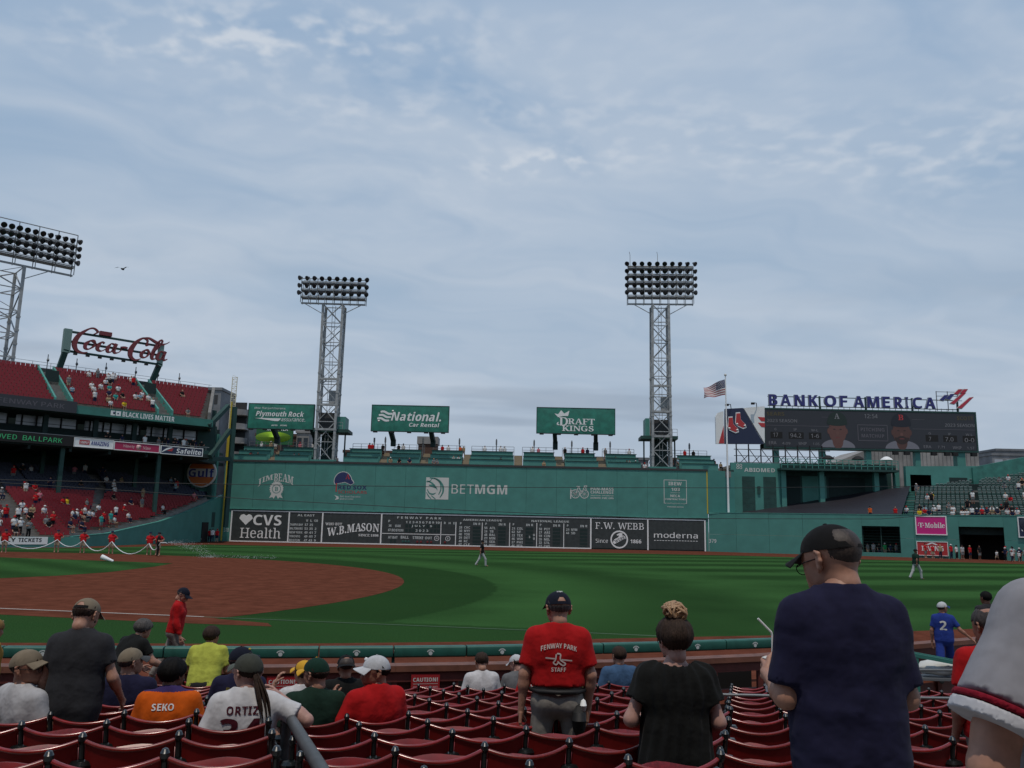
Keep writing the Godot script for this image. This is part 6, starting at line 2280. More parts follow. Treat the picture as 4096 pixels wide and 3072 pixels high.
# ---------------------------------------------------------------- people: smooth bodies from tapered bones
class Body:
	var A := PackedVector3Array()
	var D := PackedVector3Array()
	var IL := PackedFloat32Array()
	var RA := PackedFloat32Array()
	var DR := PackedFloat32Array()
	var CP := PackedVector3Array()     # a cut (sleeve end, trouser cuff): point and outward direction
	var CD := PackedVector3Array()
	var planes := []                   # [point, outward direction]
	var hollows := []                  # [centre, radius]
	var k := 0.05
	var amp := 0.0
	var noise: FastNoiseLite
	var squash := Vector3(1, 1, 1)     # how the fold noise is stretched
	var pleat := 0.0

	func bone(a: Vector3, b: Vector3, ra: float, rb: float, cp := Vector3.ZERO, cd := Vector3.ZERO) -> void:
		A.append(a); D.append(b - a)
		IL.append(1.0 / maxf((b - a).length_squared(), 1e-9))
		RA.append(ra); DR.append(rb - ra)
		CP.append(cp); CD.append(cd)

	func raw(i: int, p: Vector3) -> float:
		var q := p - A[i]
		var h := clampf(q.dot(D[i]) * IL[i], 0.0, 1.0)
		return (q - D[i] * h).length() - RA[i] - DR[i] * h

	func at(p: Vector3, list: PackedInt32Array) -> float:
		var d := 1e9
		for i in list:
			var q := p - A[i]
			var h := clampf(q.dot(D[i]) * IL[i], 0.0, 1.0)
			var e := (q - D[i] * h).length() - RA[i] - DR[i] * h
			if CD[i] != Vector3.ZERO: e = maxf(e, (p - CP[i]).dot(CD[i]))
			var m := k - absf(d - e)
			d = minf(d, e)
			if m > 0.0: d -= m * m * 0.25 / k
		if amp > 0.0 and d < 0.1:
			d += amp * (1.4 * absf(noise.get_noise_3d(p.x * squash.x, p.y * squash.y, p.z * squash.z)) - 0.4)
			if pleat > 0.0: d += pleat * sin(atan2(p.x, p.z + 0.02) * 17.0 + 1.5 * sin(p.y * 9.0))
		for q in planes: d = maxf(d, (p - q[0]).dot(q[1]))
		for q in hollows: d = maxf(d, q[1] - p.distance_to(q[0]))
		return d

	func all() -> PackedInt32Array:
		var l := PackedInt32Array()
		for i in A.size(): l.append(i)
		return l

	func net(cell: float, b: MB) -> void:
		var lo := Vector3(1e9, 1e9, 1e9)
		var hi := -lo
		for i in A.size():
			var r := maxf(RA[i], RA[i] + DR[i]) + 0.01
			for e in [A[i], A[i] + D[i]]:
				lo = lo.min(e - Vector3.ONE * r); hi = hi.max(e + Vector3.ONE * r)
		lo -= Vector3.ONE * cell * 2.0
		hi += Vector3.ONE * cell * 2.0
		const W := 5
		var nx := int(ceil((hi.x - lo.x) / cell / W)) * W
		var ny := int(ceil((hi.y - lo.y) / cell / W)) * W
		var nz := int(ceil((hi.z - lo.z) / cell / W)) * W
		var g := PackedFloat32Array()
		g.resize(nx * ny * nz)
		g.fill(1.0)
		var live := {}
		var half := cell * W * 0.5 * 1.7321
		var rs := PackedFloat32Array()
		rs.resize(A.size())
		for bz in range(0, nz, W):
			for by in range(0, ny, W):
				for bx in range(0, nx, W):
					var c := lo + Vector3(bx + W * 0.5 - 0.5, by + W * 0.5 - 0.5, bz + W * 0.5 - 0.5) * cell
					var dm := 1e9
					for i in A.size():
						rs[i] = raw(i, c)
						dm = minf(dm, rs[i])
					if dm > half + cell + amp + k * 0.3: continue
					if dm < -(half + cell + 0.03) and planes.is_empty() and hollows.is_empty():
						for z in W:
							for y in W:
								for x in W: g[bx + x + nx * (by + y + ny * (bz + z))] = -1.0
						continue
					var list := PackedInt32Array()
					for i in A.size():
						if rs[i] < dm + 2.0 * half + k: list.append(i)
					live[Vector3i(bx, by, bz)] = true
					for z in W:
						for y in W:
							var o := bx + nx * (by + y + ny * (bz + z))
							for x in W:
								g[o + x] = at(lo + Vector3(bx + x, by + y, bz + z) * cell, list)
		# one vertex in every cell that the surface crosses
		var vid := {}
		var pos := []
		var offs := PackedInt32Array([0, 1, nx, nx + 1, nx * ny, nx * ny + 1, nx * ny + nx, nx * ny + nx + 1])
		var ed := [[0, 1], [2, 3], [4, 5], [6, 7], [0, 2], [1, 3], [4, 6], [5, 7], [0, 4], [1, 5], [2, 6], [3, 7]]
		var cn := [Vector3(0, 0, 0), Vector3(1, 0, 0), Vector3(0, 1, 0), Vector3(1, 1, 0), Vector3(0, 0, 1), Vector3(1, 0, 1), Vector3(0, 1, 1), Vector3(1, 1, 1)]
		var w := PackedFloat32Array()
		w.resize(8)
		for key in live:
			for z in range(maxi(key.z - 1, 0), mini(key.z + W, nz - 1)):
				for y in range(maxi(key.y - 1, 0), mini(key.y + W, ny - 1)):
					for x in range(maxi(key.x - 1, 0), mini(key.x + W, nx - 1)):
						var o := x + nx * (y + ny * z)
						var neg := 0
						for q in 8:
							if g[o + offs[q]] < 0.0: neg += 1
						if neg == 0 or neg == 8 or vid.has(o): continue
						for q in 8: w[q] = g[o + offs[q]]
						var s := Vector3.ZERO
						var m := 0
						for e in ed:
							var a := w[e[0]]
							var c := w[e[1]]
							if (a < 0.0) != (c < 0.0):
								s += cn[e[0]].lerp(cn[e[1]], a / (a - c))
								m += 1
						var gr := Vector3(w[1] + w[3] + w[5] + w[7] - w[0] - w[2] - w[4] - w[6], w[2] + w[3] + w[6] + w[7] - w[0] - w[1] - w[4] - w[5], w[4] + w[5] + w[6] + w[7] - w[0] - w[1] - w[2] - w[3])
						vid[o] = pos.size()
						pos.append([lo + (Vector3(x, y, z) + s / m) * cell, gr.normalized()])
		for o in vid:
			var a := g[o]
			for ax in 3:
				var st: int = [1, nx, nx * ny][ax]
				var u: int = [nx, nx * ny, 1][ax]
				var v: int = [nx * ny, 1, nx][ax]
				if (a < 0.0) == (g[o + st] < 0.0): continue
				var q0: int = vid.get(o, -1)
				var q1: int = vid.get(o - u, -1)
				var q2: int = vid.get(o - u - v, -1)
				var q3: int = vid.get(o - v, -1)
				if q1 < 0 or q2 < 0 or q3 < 0: continue
				b.sm(pos[q0], pos[q1], pos[q2], pos[q3])

# a head about its own centre, 0.24 m high, looking along -z
func head_shape(cell: float) -> MB:
	var f := Body.new()
	f.k = 0.03
	for q in [[0, 0.035, -0.018, 0, 0.035, 0.032, 0.076, 0.078], [-0.018, 0.03, 0.0, 0.018, 0.03, 0.0, 0.066, 0.066], [0, 0.0, -0.03, 0, -0.04, -0.042, 0.062, 0.052], [-0.022, -0.05, -0.03, 0.022, -0.05, -0.03, 0.042, 0.042], [0, -0.06, -0.05, 0, -0.094, -0.066, 0.04, 0.023], [-0.03, 0.018, -0.077, 0.03, 0.018, -0.077, 0.013, 0.013], [-0.045, -0.02, -0.055, 0.045, -0.02, -0.055, 0.02, 0.02], [0, 0.005, -0.088, 0, -0.032, -0.108, 0.008, 0.0125], [-0.01, -0.036, -0.096, 0.01, -0.036, -0.096, 0.01, 0.01], [-0.016, -0.062, -0.088, 0.016, -0.062, -0.088, 0.0085, 0.0085], [-0.013, -0.074, -0.086, 0.013, -0.074, -0.086, 0.0085, 0.0085], [0, -0.04, 0.02, 0, -0.085, 0.03, 0.055, 0.052]]:
		f.bone(Vector3(q[0], q[1], q[2]), Vector3(q[3], q[4], q[5]), q[6], q[7])
	for s in [-1.0, 1.0]: f.hollows.append([Vector3(0.032 * s, 0.002, -0.104), 0.017])
	var b := MB.new()
	f.net(cell, b)
	for s in [-1.0, 1.0]:      # ears: a folded rim round a hollow, as fine shapes of their own joined on
		var e := Body.new()
		e.k = 0.008
		var pts := [Vector3(0.076, 0.022, 0.004), Vector3(0.085, 0.030, 0.018), Vector3(0.091, 0.018, 0.033), Vector3(0.089, -0.006, 0.032), Vector3(0.082, -0.028, 0.017), Vector3(0.076, -0.036, 0.006)]
		for i in 5: e.bone(Vector3(pts[i].x * s, pts[i].y, pts[i].z), Vector3(pts[i + 1].x * s, pts[i + 1].y, pts[i + 1].z), 0.0062, 0.0062)
		e.bone(Vector3(0.075 * s, 0.01, 0.012), Vector3(0.079 * s, -0.02, 0.014), 0.010, 0.009)
		e.bone(Vector3(0.077 * s, 0.012, 0.02), Vector3(0.081 * s, -0.004, 0.024), 0.007, 0.007)
		e.net(maxf(cell * 0.6, 0.0035), b)
	return b

# a right hand with its wrist at the origin, fingers along -y, thumb towards -z, back of the hand towards +x
func hand_shape(curl: float, cell: float) -> MB:
	var f := Body.new()
	f.k = 0.012
	f.bone(Vector3(0, 0.02, 0), Vector3(0, -0.03, 0), 0.026, 0.024)
	for i in 4: f.bone(Vector3(0, -0.02, 0.018 - 0.012 * i), Vector3(0, -0.085, 0.030 - 0.020 * i), 0.014, 0.012)
	var b := MB.new()
	var len := [0.062, 0.076, 0.082, 0.072]
	for i in 4:
		var p := Vector3(0, -0.085, 0.030 - 0.020 * i)
		var dir := Vector3(0, -1, 0.05 - 0.035 * i).normalized()
		for j in 3:
			dir = dir.rotated(Vector3(0, 0, 1), -curl * (0.55 + 0.25 * j)).normalized()
			var q: Vector3 = p + dir * len[i] * [0.46, 0.30, 0.24][j]
			f.bone(p, q, 0.0092 - 0.0007 * j, 0.0085 - 0.0007 * j)
			p = q
	var p := Vector3(-0.006, -0.025, -0.026)
	for j in 3:
		var dir := Vector3(-0.25 - curl * 0.35 * j, -0.75, -0.6 + 0.3 * j).normalized()
		var q: Vector3 = p + dir * [0.035, 0.032, 0.026][j]
		f.bone(p, q, 0.0125 - 0.0015 * j, 0.011 - 0.0015 * j)
		p = q
	f.k = 0.007
	f.net(cell, b)
	return b

var heads := {}
var hands := {}

func limb(f: Body, a: Vector3, e: Vector3, w: Vector3, r: Array) -> void:
	f.bone(a, e, r[0], r[1])
	var m := e.lerp(w, 0.3)
	f.bone(e, m, r[1], r[1] * 0.98)
	f.bone(m, w, r[1] * 0.98, r[2])

# where the joints are for a person of this description, in the person's own frame (feet on y = 0, facing -z)
func joints(s: Dictionary) -> Dictionary:
	var j := {}
	var h: float = s.get("h", 1.75) / 1.75
	var w: float = s.get("w", 1.0)
	var pose: String = s.get("pose", "stand")
	j.h = h
	j.w = w
	j.P = Vector3(0, 0.565 / h, 0) if pose == "sit" else Vector3(0, 0.95, 0)
	var B := Basis(Vector3.UP, s.get("twist", 0.0)) * Basis(Vector3(0, 0, 1), s.get("side", 0.0)) * Basis(Vector3.RIGHT, -s.get("lean", 0.0))
	j.B = B
	j.T = Transform3D(B, j.P)
	var sw: float = 0.185 * lerpf(1.0, w, 0.5)
	for side in [-1, 1]:
		var n := "L" if side < 0 else "R"
		var sh: Vector3 = j.T * Vector3(sw * side, 0.455, 0.01)
		var arm: Array = s.get("arm" + n, [Vector3(0.12, -1, 0.06), Vector3(0.03, -1, -0.22)])
		var e: Vector3 = sh + (Vector3(arm[0].x * side, arm[0].y, arm[0].z)).normalized() * 0.29
		var wr: Vector3 = e + (Vector3(arm[1].x * side, arm[1].y, arm[1].z)).normalized() * 0.255
		j["sh" + n] = sh
		j["el" + n] = e
		j["wr" + n] = wr
		var hip: Vector3 = j.P + Vector3(0.09 * side, -0.03, 0)
		var kn: Vector3
		var an: Vector3
		if pose == "sit":
			kn = Vector3(0.12 * side, 0.52 / h, -0.42); an = Vector3(0.13 * side, 0.09, -0.38)
		elif pose == "walk":
			var f: float = float(side) * s.get("stride", 1.0)
			kn = Vector3(0.09 * side, 0.50, -0.20 * f - 0.05); an = Vector3(0.09 * side, 0.09 + 0.05 * maxf(0, -f), -0.28 * f + 0.10 * (1.0 if f < 0 else 0.0))
		else:
			kn = Vector3(0.115 * side * s.get("spread", 1.0), 0.50, -0.02); an = Vector3(0.13 * side * s.get("spread", 1.0), 0.09, 0.02)
		j["hip" + n] = hip
		j["kn" + n] = kn
		j["an" + n] = an
	j.neck = j.T * Vector3(0, 0.50, 0.012)
	var hd: Vector3 = s.get("headoff", Vector3.ZERO)
	j.head = Transform3D(B * Basis(Vector3.UP, s.get("hy", 0.0)) * Basis(Vector3.RIGHT, s.get("hp", 0.0) + s.get("lean", 0.0) * 0.6), j.T * (Vector3(0, 0.652, -0.012) + hd)).scaled_local(Vector3.ONE * 1.07)
	return j

func torso(f: Body, j: Dictionary, g: float, to_hip: bool) -> void:       # g: how far outside the skin
	var w: float = j.w
	var belly: float = maxf(0.0, w - 1.0)
	var b := func(a: Vector3, c: Vector3, ra: float, rb: float) -> void: f.bone(j.T * a, j.T * c, ra + g, rb + g)
	b.call(Vector3(-0.085 * w, 0.33, -0.005), Vector3(0.085 * w, 0.33, -0.005), 0.108, 0.108)
	for s in [-1.0, 1.0]: b.call(Vector3(0.035 * s, 0.475, 0.02), Vector3(0.165 * lerpf(1, w, 0.5) * s, 0.43, 0.012), 0.066, 0.060)
	b.call(Vector3(-0.07 * w, 0.40, 0.025), Vector3(0.07 * w, 0.40, 0.025), 0.085, 0.085)
	b.call(Vector3(0, 0.47, 0.012), Vector3(0, 0.52, 0.008), 0.072, 0.055)
	for s in [-1.0, 1.0]:
		b.call(Vector3(0.10 * w * s, 0.33, 0.0), Vector3(0.085 * w * s, 0.12, 0.0), 0.10, 0.098 + 0.05 * belly)
		b.call(Vector3(0.085 * w * s, 0.12, 0.0), Vector3(0.09 * w * s, -0.02, 0.01), 0.098 + 0.05 * belly, 0.105)
	b.call(Vector3(0, 0.30, 0.0), Vector3(0, 0.02, 0.0), 0.11, 0.115 + 0.06 * belly)
	if belly > 0.02: b.call(Vector3(-0.05, 0.12, -0.05), Vector3(0.05, 0.12, -0.05), 0.09 + 0.2 * belly, 0.09 + 0.2 * belly)
	if to_hip: b.call(Vector3(-0.085 * w, -0.02, 0.02), Vector3(0.085 * w, -0.02, 0.02), 0.115, 0.115)

const HAIRS := {"short": [0.010, 0.05, 0.0, -0.075], "crop": [0.004, 0.055, 0.0, -0.06], "fringe": [0.008, 0.03, 0.0, -0.07], "full": [0.022, 0.04, -0.035, -0.085], "long": [0.018, 0.05, -0.06, -0.13]}

func hair_shape(kind: String, under_cap := false) -> MB:
	var q: Array = HAIRS[kind]
	var b := MB.new()
	var g := []
	var top: float = 0.35 if kind == "fringe" else ((0.3 if kind == "crop" else 0.62) if under_cap else 0.0)
	for i in 13:
		var row := []
		for t in 60:
			var a := TAU * t / 60
			var c := cos(a)                                   # 1 at the back of the head
			var low: float = lerpf(q[2], q[3], smoothstep(0.1, 0.75, c)) if c > 0 else lerpf(q[2], q[1], smoothstep(0.0, 0.6, -c))
			if kind == "fringe" and c < -0.2: low = maxf(low, 0.03)
			var v := lerpf(top, 1.0, i / 12.0)
			var ylow := (low - 0.035) / 0.1
			var phi := lerpf(0.0, PI / 2 - asin(clampf(ylow, -0.98, 0.98)), v)
			var n := fold_noise.get_noise_3d(a * 95.0, phi * 30.0, q[0] * 9000.0)
			var r: float = q[0] * (0.45 if under_cap else 1.0) + (0.002 if under_cap else 0.010) * n + (0.004 * absf(sin(a * 9.0 + phi * 2.0)) if kind != "crop" else 0.0)
			if i == 12: r = -0.012
			var p := Vector3(sin(a) * (0.082 + r) * sin(phi), 0.035 + (0.083 + r) * cos(phi), 0.012 + c * (0.104 + r) * sin(phi))
			if p.y < 0.0:                                     # the nape narrows
				p.x *= 1.0 + p.y * 2.2
				p.z -= maxf(0.0, -p.y - 0.02) * 0.35 * maxf(0.0, c)
			row.append(p)
		g.append(row)
	b.grid(g, true)
	return b

func cap_parts(o: Node3D, xf: Transform3D, c: Dictionary) -> void:
	var root := Node3D.new()
	root.name = "cap"
	o.add_child(root, true)
	root.transform = xf * Transform3D(Basis(Vector3.UP, c.get("turn", 0.0)) * Basis(Vector3.RIGHT, c.get("tip", 0.0)), Vector3(0, 0, 0))
	var open: bool = c.get("open", false)
	var m: Material = c.mat
	var pos := func(a: float, v: float, out: float) -> Vector3:      # a: 0 at the back, v: 0 bottom, 1 top
		var phi := v * PI / 2
		var seam := 0.0012 * (1.0 - smoothstep(0.0, 0.12, absf(sin(a * 3.0)))) * cos(phi)
		var rx := 0.0925 + out - seam
		var rz := 0.1085 + out - seam
		var bot := 0.032 - 0.012 * cos(a)
		return Vector3(sin(a) * rx * cos(phi), bot + (0.116 + out - bot + 0.012) * sin(phi) * c.get("tall", 1.0), 0.008 + cos(a) * rz * cos(phi))
	var b := MB.new()
	var na := 96
	var nr := 18
	for i in nr:
		for t in na:
			var a0 := TAU * t / na - PI
			var a1 := TAU * (t + 1) / na - PI
			var am := (a0 + a1) / 2
			if open and absf(am) < 0.44 and (i + 0.5) / nr < 0.33 * sqrt(maxf(0.0, 1.0 - pow(am / 0.44, 2))): continue
			for s in 2:
				var out := 0.0 if s == 0 else -0.003
				var q := []
				for e in [[a0, i], [a1, i], [a1, i + 1], [a0, i + 1]]:
					var p: Vector3 = pos.call(e[0], e[1] / float(nr), out)
					var nn := Vector3(p.x / 0.0086, (p.y - 0.03) / 0.012, (p.z - 0.008) / 0.0118).normalized()
					q.append([p, nn if s == 0 else -nn])
				b.sm(q[0], q[1], q[2], q[3])
	part(b, "crown", m, root)
	b = MB.new()
	b.ball(pos.call(0.0, 1.0, 0.0) + Vector3(0, 0.001, 0), Vector3(0.009, 0.005, 0.009), 8)
	part(b, "button", c.get("button", m), root)
	b = MB.new()
	for s in 2:
		var g := []
		for i in 6:
			var row := []
			for t in 17:
				var a := PI + (t / 16.0 - 0.5) * 2.3
				var p: Vector3 = pos.call(a, 0.03, 0.0)
				var f := i / 5.0
				var ext: float = 0.078 * f * cos((t / 16.0 - 0.5) * 2.3 * 0.62)
				row.append(p + Vector3(sin(a) * 0.018 * f, -0.010 * f - 0.030 * f * pow(t / 8.0 - 1.0, 2) - (0.004 * s if i > 0 else 0.0), -ext))
			g.append(row)
		if s == 1: g.reverse()
		b.grid(g)
	part(b, "brim", c.get("brim", m), root)
	if open:
		b = MB.new()
		for s in 2:
			var g := []
			for i in 3:
				var row := []
				for t in 13: row.append(pos.call((t / 12.0 - 0.5) * 1.34, 0.02 + 0.06 * i, 0.001 if s == 0 else -0.002))
				g.append(row)
			if s == 1: g.reverse()
			b.grid(g)
		part(b, "strap", c.get("strap", m), root)
	if c.has("logo"):
		b = MB.new()
		var l: Array = c.logo       # angle, height, width, shape text
		var p: Vector3 = pos.call(l[0], l[1], 0.004)
		var nn := Vector3(p.x, p.y - 0.03, p.z).normalized()
		var up := (Vector3.UP - nn * nn.y).normalized()
		var r := up.cross(nn)
		if l[3] == "": b.ball(p, Vector3.ONE * l[2] * 0.4, 8)
		else: text(b, l[3], "b", -l[2] / 2, l[2] / 2, -0.008, 0.008, 0.0, Transform3D(Basis(r, up, nn), p))
		part(b, "badge", c.logo_mat, root)

# the outside of a garment seen from behind at x, y of the person's own frame
func drape(f: Body, x: float, y: float, list: PackedInt32Array, cache: Dictionary, front := false) -> Vector3:
	var key := Vector2i(roundi(x * 250), roundi(y * 250))
	if not cache.has(key):
		var z := 0.45
		for i in 14:
			var d := f.at(Vector3(key.x / 250.0, key.y / 250.0, z if not front else -z), list)
			if d < 0.002: break
			z -= d * 0.9
		cache[key] = z
	return Vector3(x, y, cache[key] + 0.004 if not front else -cache[key] - 0.004)

func print_on(o: Node3D, f: Body, h: float, rows: Array, m: Material, called := "lettering") -> void:
	var b := MB.new()
	var list := f.all()
	var cache := {}
	for r in rows:
		var t := MB.new()
		if r[0] is String: text(t, r[0], r[1], r[2], r[3], r[4], r[5], 0.0, Transform3D(), 0.0, r[6] if r.size() > 6 else null)
		else: stroke(t, r[0], 0.0, 0.0, Transform3D(), 4)
		for i in range(0, t.v.size(), 3):
			var q := []
			for k in 3: q.append(drape(f, t.v[i + k].x, t.v[i + k].y, list, cache) * h)
			b.tri(q[0], q[1], q[2])
	part(b, called, m, o)

func person(s: Dictionary) -> Node3D:
	var j := joints(s)
	var h: float = j.h
	var w: float = j.w
	var cell: float = s.get("cell", 0.022)
	var o := thing("person", s.label, "person", s.at, s.get("yaw", 0.0), s.get("group", ""))
	var skin: Material = M[s.get("skin", "skin")]
	var sc := Transform3D(Basis.from_scale(Vector3.ONE * h), Vector3.ZERO)
	# the body, one continuous surface, head and hands joined on
	var f := Body.new()
	torso(f, j, -0.012, true)
	f.k = 0.04
	for n in ["L", "R"]:
		limb(f, j["sh" + n], j["el" + n], j["wr" + n], [0.05 * lerpf(1, w, 0.9), 0.041 * lerpf(1, w, 0.7), 0.0275])
		f.bone(j["hip" + n], j["kn" + n], 0.083 * w, 0.055); f.bone(j["kn" + n], j["an" + n], 0.052, 0.036)
		f.bone(j["an" + n], j["an" + n] + Vector3(0, -0.045, -0.12), 0.034, 0.028)
	f.bone(j.neck, j.head * Vector3(0, -0.06, 0.015), 0.056 * lerpf(1, w, 0.4), 0.054)
	var b := MB.new()
	f.net(cell * (1.0 if cell < 0.0195 else 1.2), b)
	var hc := 0.006 if cell < 0.018 else 0.008
	if not heads.has(hc): heads[hc] = head_shape(hc)
	b.join(heads[hc], j.head)
	for n in ["L", "R"]:
		var cu: float = s.get("curl" + n, 0.5)
		if not hands.has(cu): hands[cu] = hand_shape(cu, 0.0045)
		var d: Vector3 = (j["wr" + n] - j["el" + n]).normalized()
		var side := -1.0 if n == "L" else 1.0
		var out := Vector3(side, 0, 0)
		if s.has("palm" + n): out = s["palm" + n]
		out = (out - d * out.dot(d)).normalized()
		var y := -d
		var z := out.cross(y).normalized() if side > 0 else y.cross(out).normalized()
		b.join(hands[cu], Transform3D(Basis(out, y, z), j["wr" + n] + d * 0.012))
	var sb := MB.new()
	sb.join(b, sc)
	part(sb, "body", skin, o)
	b = MB.new()
	for e in [-1.0, 1.0]: b.ball(sc * (j.head * Vector3(0.032 * e, 0.0, -0.0855)), Vector3.ONE * 0.0125 * h, 8)
	part(b, "eyes", M.eye, o).set_meta("kind", "stuff")
	# shirt
	f = Body.new()
	f.k = 0.045
	f.noise = fold_noise
	f.amp = s.get("fold", 0.007)
	f.squash = s.get("squash", Vector3(180, 90, 180))
	f.pleat = s.get("pleat", 0.0)
	torso(f, j, 0.014 + s.get("loose", 0.0), false)
	var sl: float = s.get("sleeve", 0.75)
	for n in ["L", "R"]:
		var sh: Vector3 = j["sh" + n]
		var e: Vector3 = j["el" + n]
		var d := (e - sh).normalized()
		if sl <= 1.0:
			var c := sh.lerp(e, sl)
			f.bone(sh, c + d * 0.03, 0.062 * lerpf(1, w, 0.8) + s.get("loose", 0.0) * 0.5, (0.062 + s.get("flare", 0.006)) * lerpf(1, w, 0.8), c, d)
		elif sl > 1.0:
			var wr: Vector3 = j["wr" + n]
			limb(f, sh, e, wr, [0.062 * w, 0.052 * w, 0.042])
			f.CP[f.CP.size() - 1] = wr - (wr - e).normalized() * 0.02
			f.CD[f.CD.size() - 1] = (wr - e).normalized()
	var hem: float = s.get("hem", -0.07)
	if hem < 0.0:
		var fl: float = s.get("skirt", 0.0)
		for sd in [-1.0, 1.0]: f.bone(j.T * Vector3(0.085 * w * sd, 0.1, 0.0), j.T * Vector3((0.09 * w + fl) * sd, hem - 0.12, 0.015), 0.104 + s.get("loose", 0.0), 0.112 + fl)
	if s.has("collar"): f.bone(j.T * Vector3(0, 0.50, 0.012), j.T * Vector3(0, 0.555, 0.005), 0.074, 0.07)
	f.planes.append([j.T * Vector3(0, hem, 0), -(j.B.y)])
	if not s.has("collar"): f.hollows.append([j.T * Vector3(0, s.get("neckline", 0.60), -0.01), s.get("neckr", 0.088)])
	else: f.planes.append([j.T * Vector3(0, 0.548, 0.0), (j.B * Vector3(0, 1, -0.25)).normalized()])
	b = MB.new()
	f.net(cell, b)
	sb = MB.new()
	sb.join(b, sc)
	part(sb, "shirt", s.shirt, o)
	s.shirt_field = f
	s.h_scale = h
	if s.has("cuff"):
		for n in ["L", "R"]:
			var sh: Vector3 = j["sh" + n]
			var e: Vector3 = j["el" + n]
			var d := (e - sh).normalized()
			for k in s.cuff.size():
				var cf := Body.new()
				cf.k = 0.001
				cf.noise = fold_noise
				cf.amp = 0.0
				cf.squash = f.squash
				var c: Vector3 = sh.lerp(e, sl) + d * (0.004 + 0.018 * k)
				cf.bone(c - d * 0.02, c + d * 0.06, (0.0665 + s.get("flare", 0.006)) * lerpf(1, w, 0.8) - 0.001 * k, (0.0665 + s.get("flare", 0.006)) * lerpf(1, w, 0.8) - 0.001 * k, c + d * (0.012 if k == 0 else 0.026), d)
				cf.planes.append([c - d * 0.004, -d])
				var cb := MB.new()
				cf.net(cell * 0.6, cb)
				sb = MB.new()
				sb.join(cb, sc)
				part(sb, "sleeve_trim", s.cuff[k], o)
	if not s.has("collar") and s.get("neckr", 0.088) < 0.12:
		b = MB.new()
		var band := []
		for t in 20:
			var a := TAU * t / 20
			band.append(sc * (j.T * Vector3(sin(a) * 0.074 * lerpf(1.0, w, 0.3), 0.508 + 0.012 * cos(a), 0.006 + cos(a) * 0.072)))
		b.tube(band, 0.0105 * h, 7, -1.0, true)
		part(b, "neckband", s.get("band", s.shirt), o)
	# trousers or shorts
	f = Body.new()
	f.k = 0.035
	f.noise = fold_noise
	f.amp = 0.008
	f.squash = Vector3(160, 110, 160)
	f.bone(j.T * Vector3(-0.085 * w, -0.02, 0.012), j.T * Vector3(0.085 * w, -0.02, 0.012), 0.122, 0.122)
	f.bone(j.T * Vector3(-0.08 * w, 0.08, 0.0), j.T * Vector3(0.08 * w, 0.08, 0.0), 0.112 + 0.04 * maxf(0, w - 1), 0.112 + 0.04 * maxf(0, w - 1))
	var shorts: bool = s.get("shorts", false)
	for n in ["L", "R"]:
		var hp: Vector3 = j["hip" + n]
		var kn: Vector3 = j["kn" + n]
		var an: Vector3 = j["an" + n]
		if shorts:
			var d := (kn - hp).normalized()
			f.bone(hp, kn, 0.100 * w, 0.09, hp.lerp(kn, 0.9), d)
		else:
			f.bone(hp, kn, 0.098 * w, 0.074)
			var d := (an - kn).normalized()
			f.bone(kn, an, 0.072, 0.066, an - d * 0.02, d)
	f.planes.append([j.T * Vector3(0, 0.13, 0), j.B.y])
	b = MB.new()
	f.net(cell * 1.15, b)
	sb = MB.new()
	sb.join(b, sc)
	part(sb, "shorts" if shorts else "trousers", s.get("trousers", M.cl_dark), o)
	for n in ["L", "R"]:
		b = MB.new()
		var an: Vector3 = sc * j["an" + n]
		b.ball(an + Vector3(0, -0.045, -0.05), Vector3(0.048, 0.048, 0.135), 12)
		part(b, "shoe", s.get("shoes", M.cl_black), o)
	# hair and cap
	var hx: Transform3D = sc * j.head
	if s.has("hair"):
		b = MB.new()
		b.join(hair_shape(s.hair, s.has("cap")), hx)
		part(b, "hair", s.get("hairmat", M.hair_brown), o)
	if s.has("cap"): cap_parts(o, hx, s.cap)
	if s.has("beard"):
		f = Body.new()
		f.k = 0.02
		f.noise = fold_noise
		f.amp = 0.005
		f.squash = Vector3(900, 500, 900)
		f.bone(Vector3(-0.055, -0.03, -0.03), Vector3(0, -0.105, -0.065), 0.018, 0.026); f.bone(Vector3(0.055, -0.03, -0.03), Vector3(0, -0.105, -0.065), 0.018, 0.026)
		b = MB.new()
		f.net(0.007, b)
		sb = MB.new()
		sb.join(b, hx)
		part(sb, "beard", s.get("hairmat", M.hair_brown), o)
	if s.has("glasses"):
		b = MB.new()
		for e in [-1.0, 1.0]:
			var ring := []
			for t in 14: ring.append(hx * Vector3(0.034 * e + cos(TAU * t / 14) * 0.026, -0.002 + sin(TAU * t / 14) * 0.019, -0.109))
			b.tube(ring, 0.002, 5, -1.0, true)
			b.tube([hx * Vector3(0.06 * e, 0.004, -0.107), hx * Vector3(0.083 * e, 0.006, -0.05), hx * Vector3(0.084 * e, 0.006, 0.012)], 0.0022, 5)
		b.tube([hx * Vector3(-0.009, 0.002, -0.112), hx * Vector3(0.009, 0.002, -0.112)], 0.002, 5)
		part(b, "glasses", M.black, o)
	return o

# ---------------------------------------------------------------- the people near the camera
func seat_person(s: Dictionary, x: float, d: float) -> Node3D:
	var c := nearest_chair(x, -d)
	c.taken = true
	s.pose = "sit"
	s.yaw = c.yaw + s.get("turn", 0.0)
	s.at = c.at + Basis(Vector3.UP, c.yaw) * Vector3(s.get("dx", 0.0), 0, -0.16)
	return person(s)

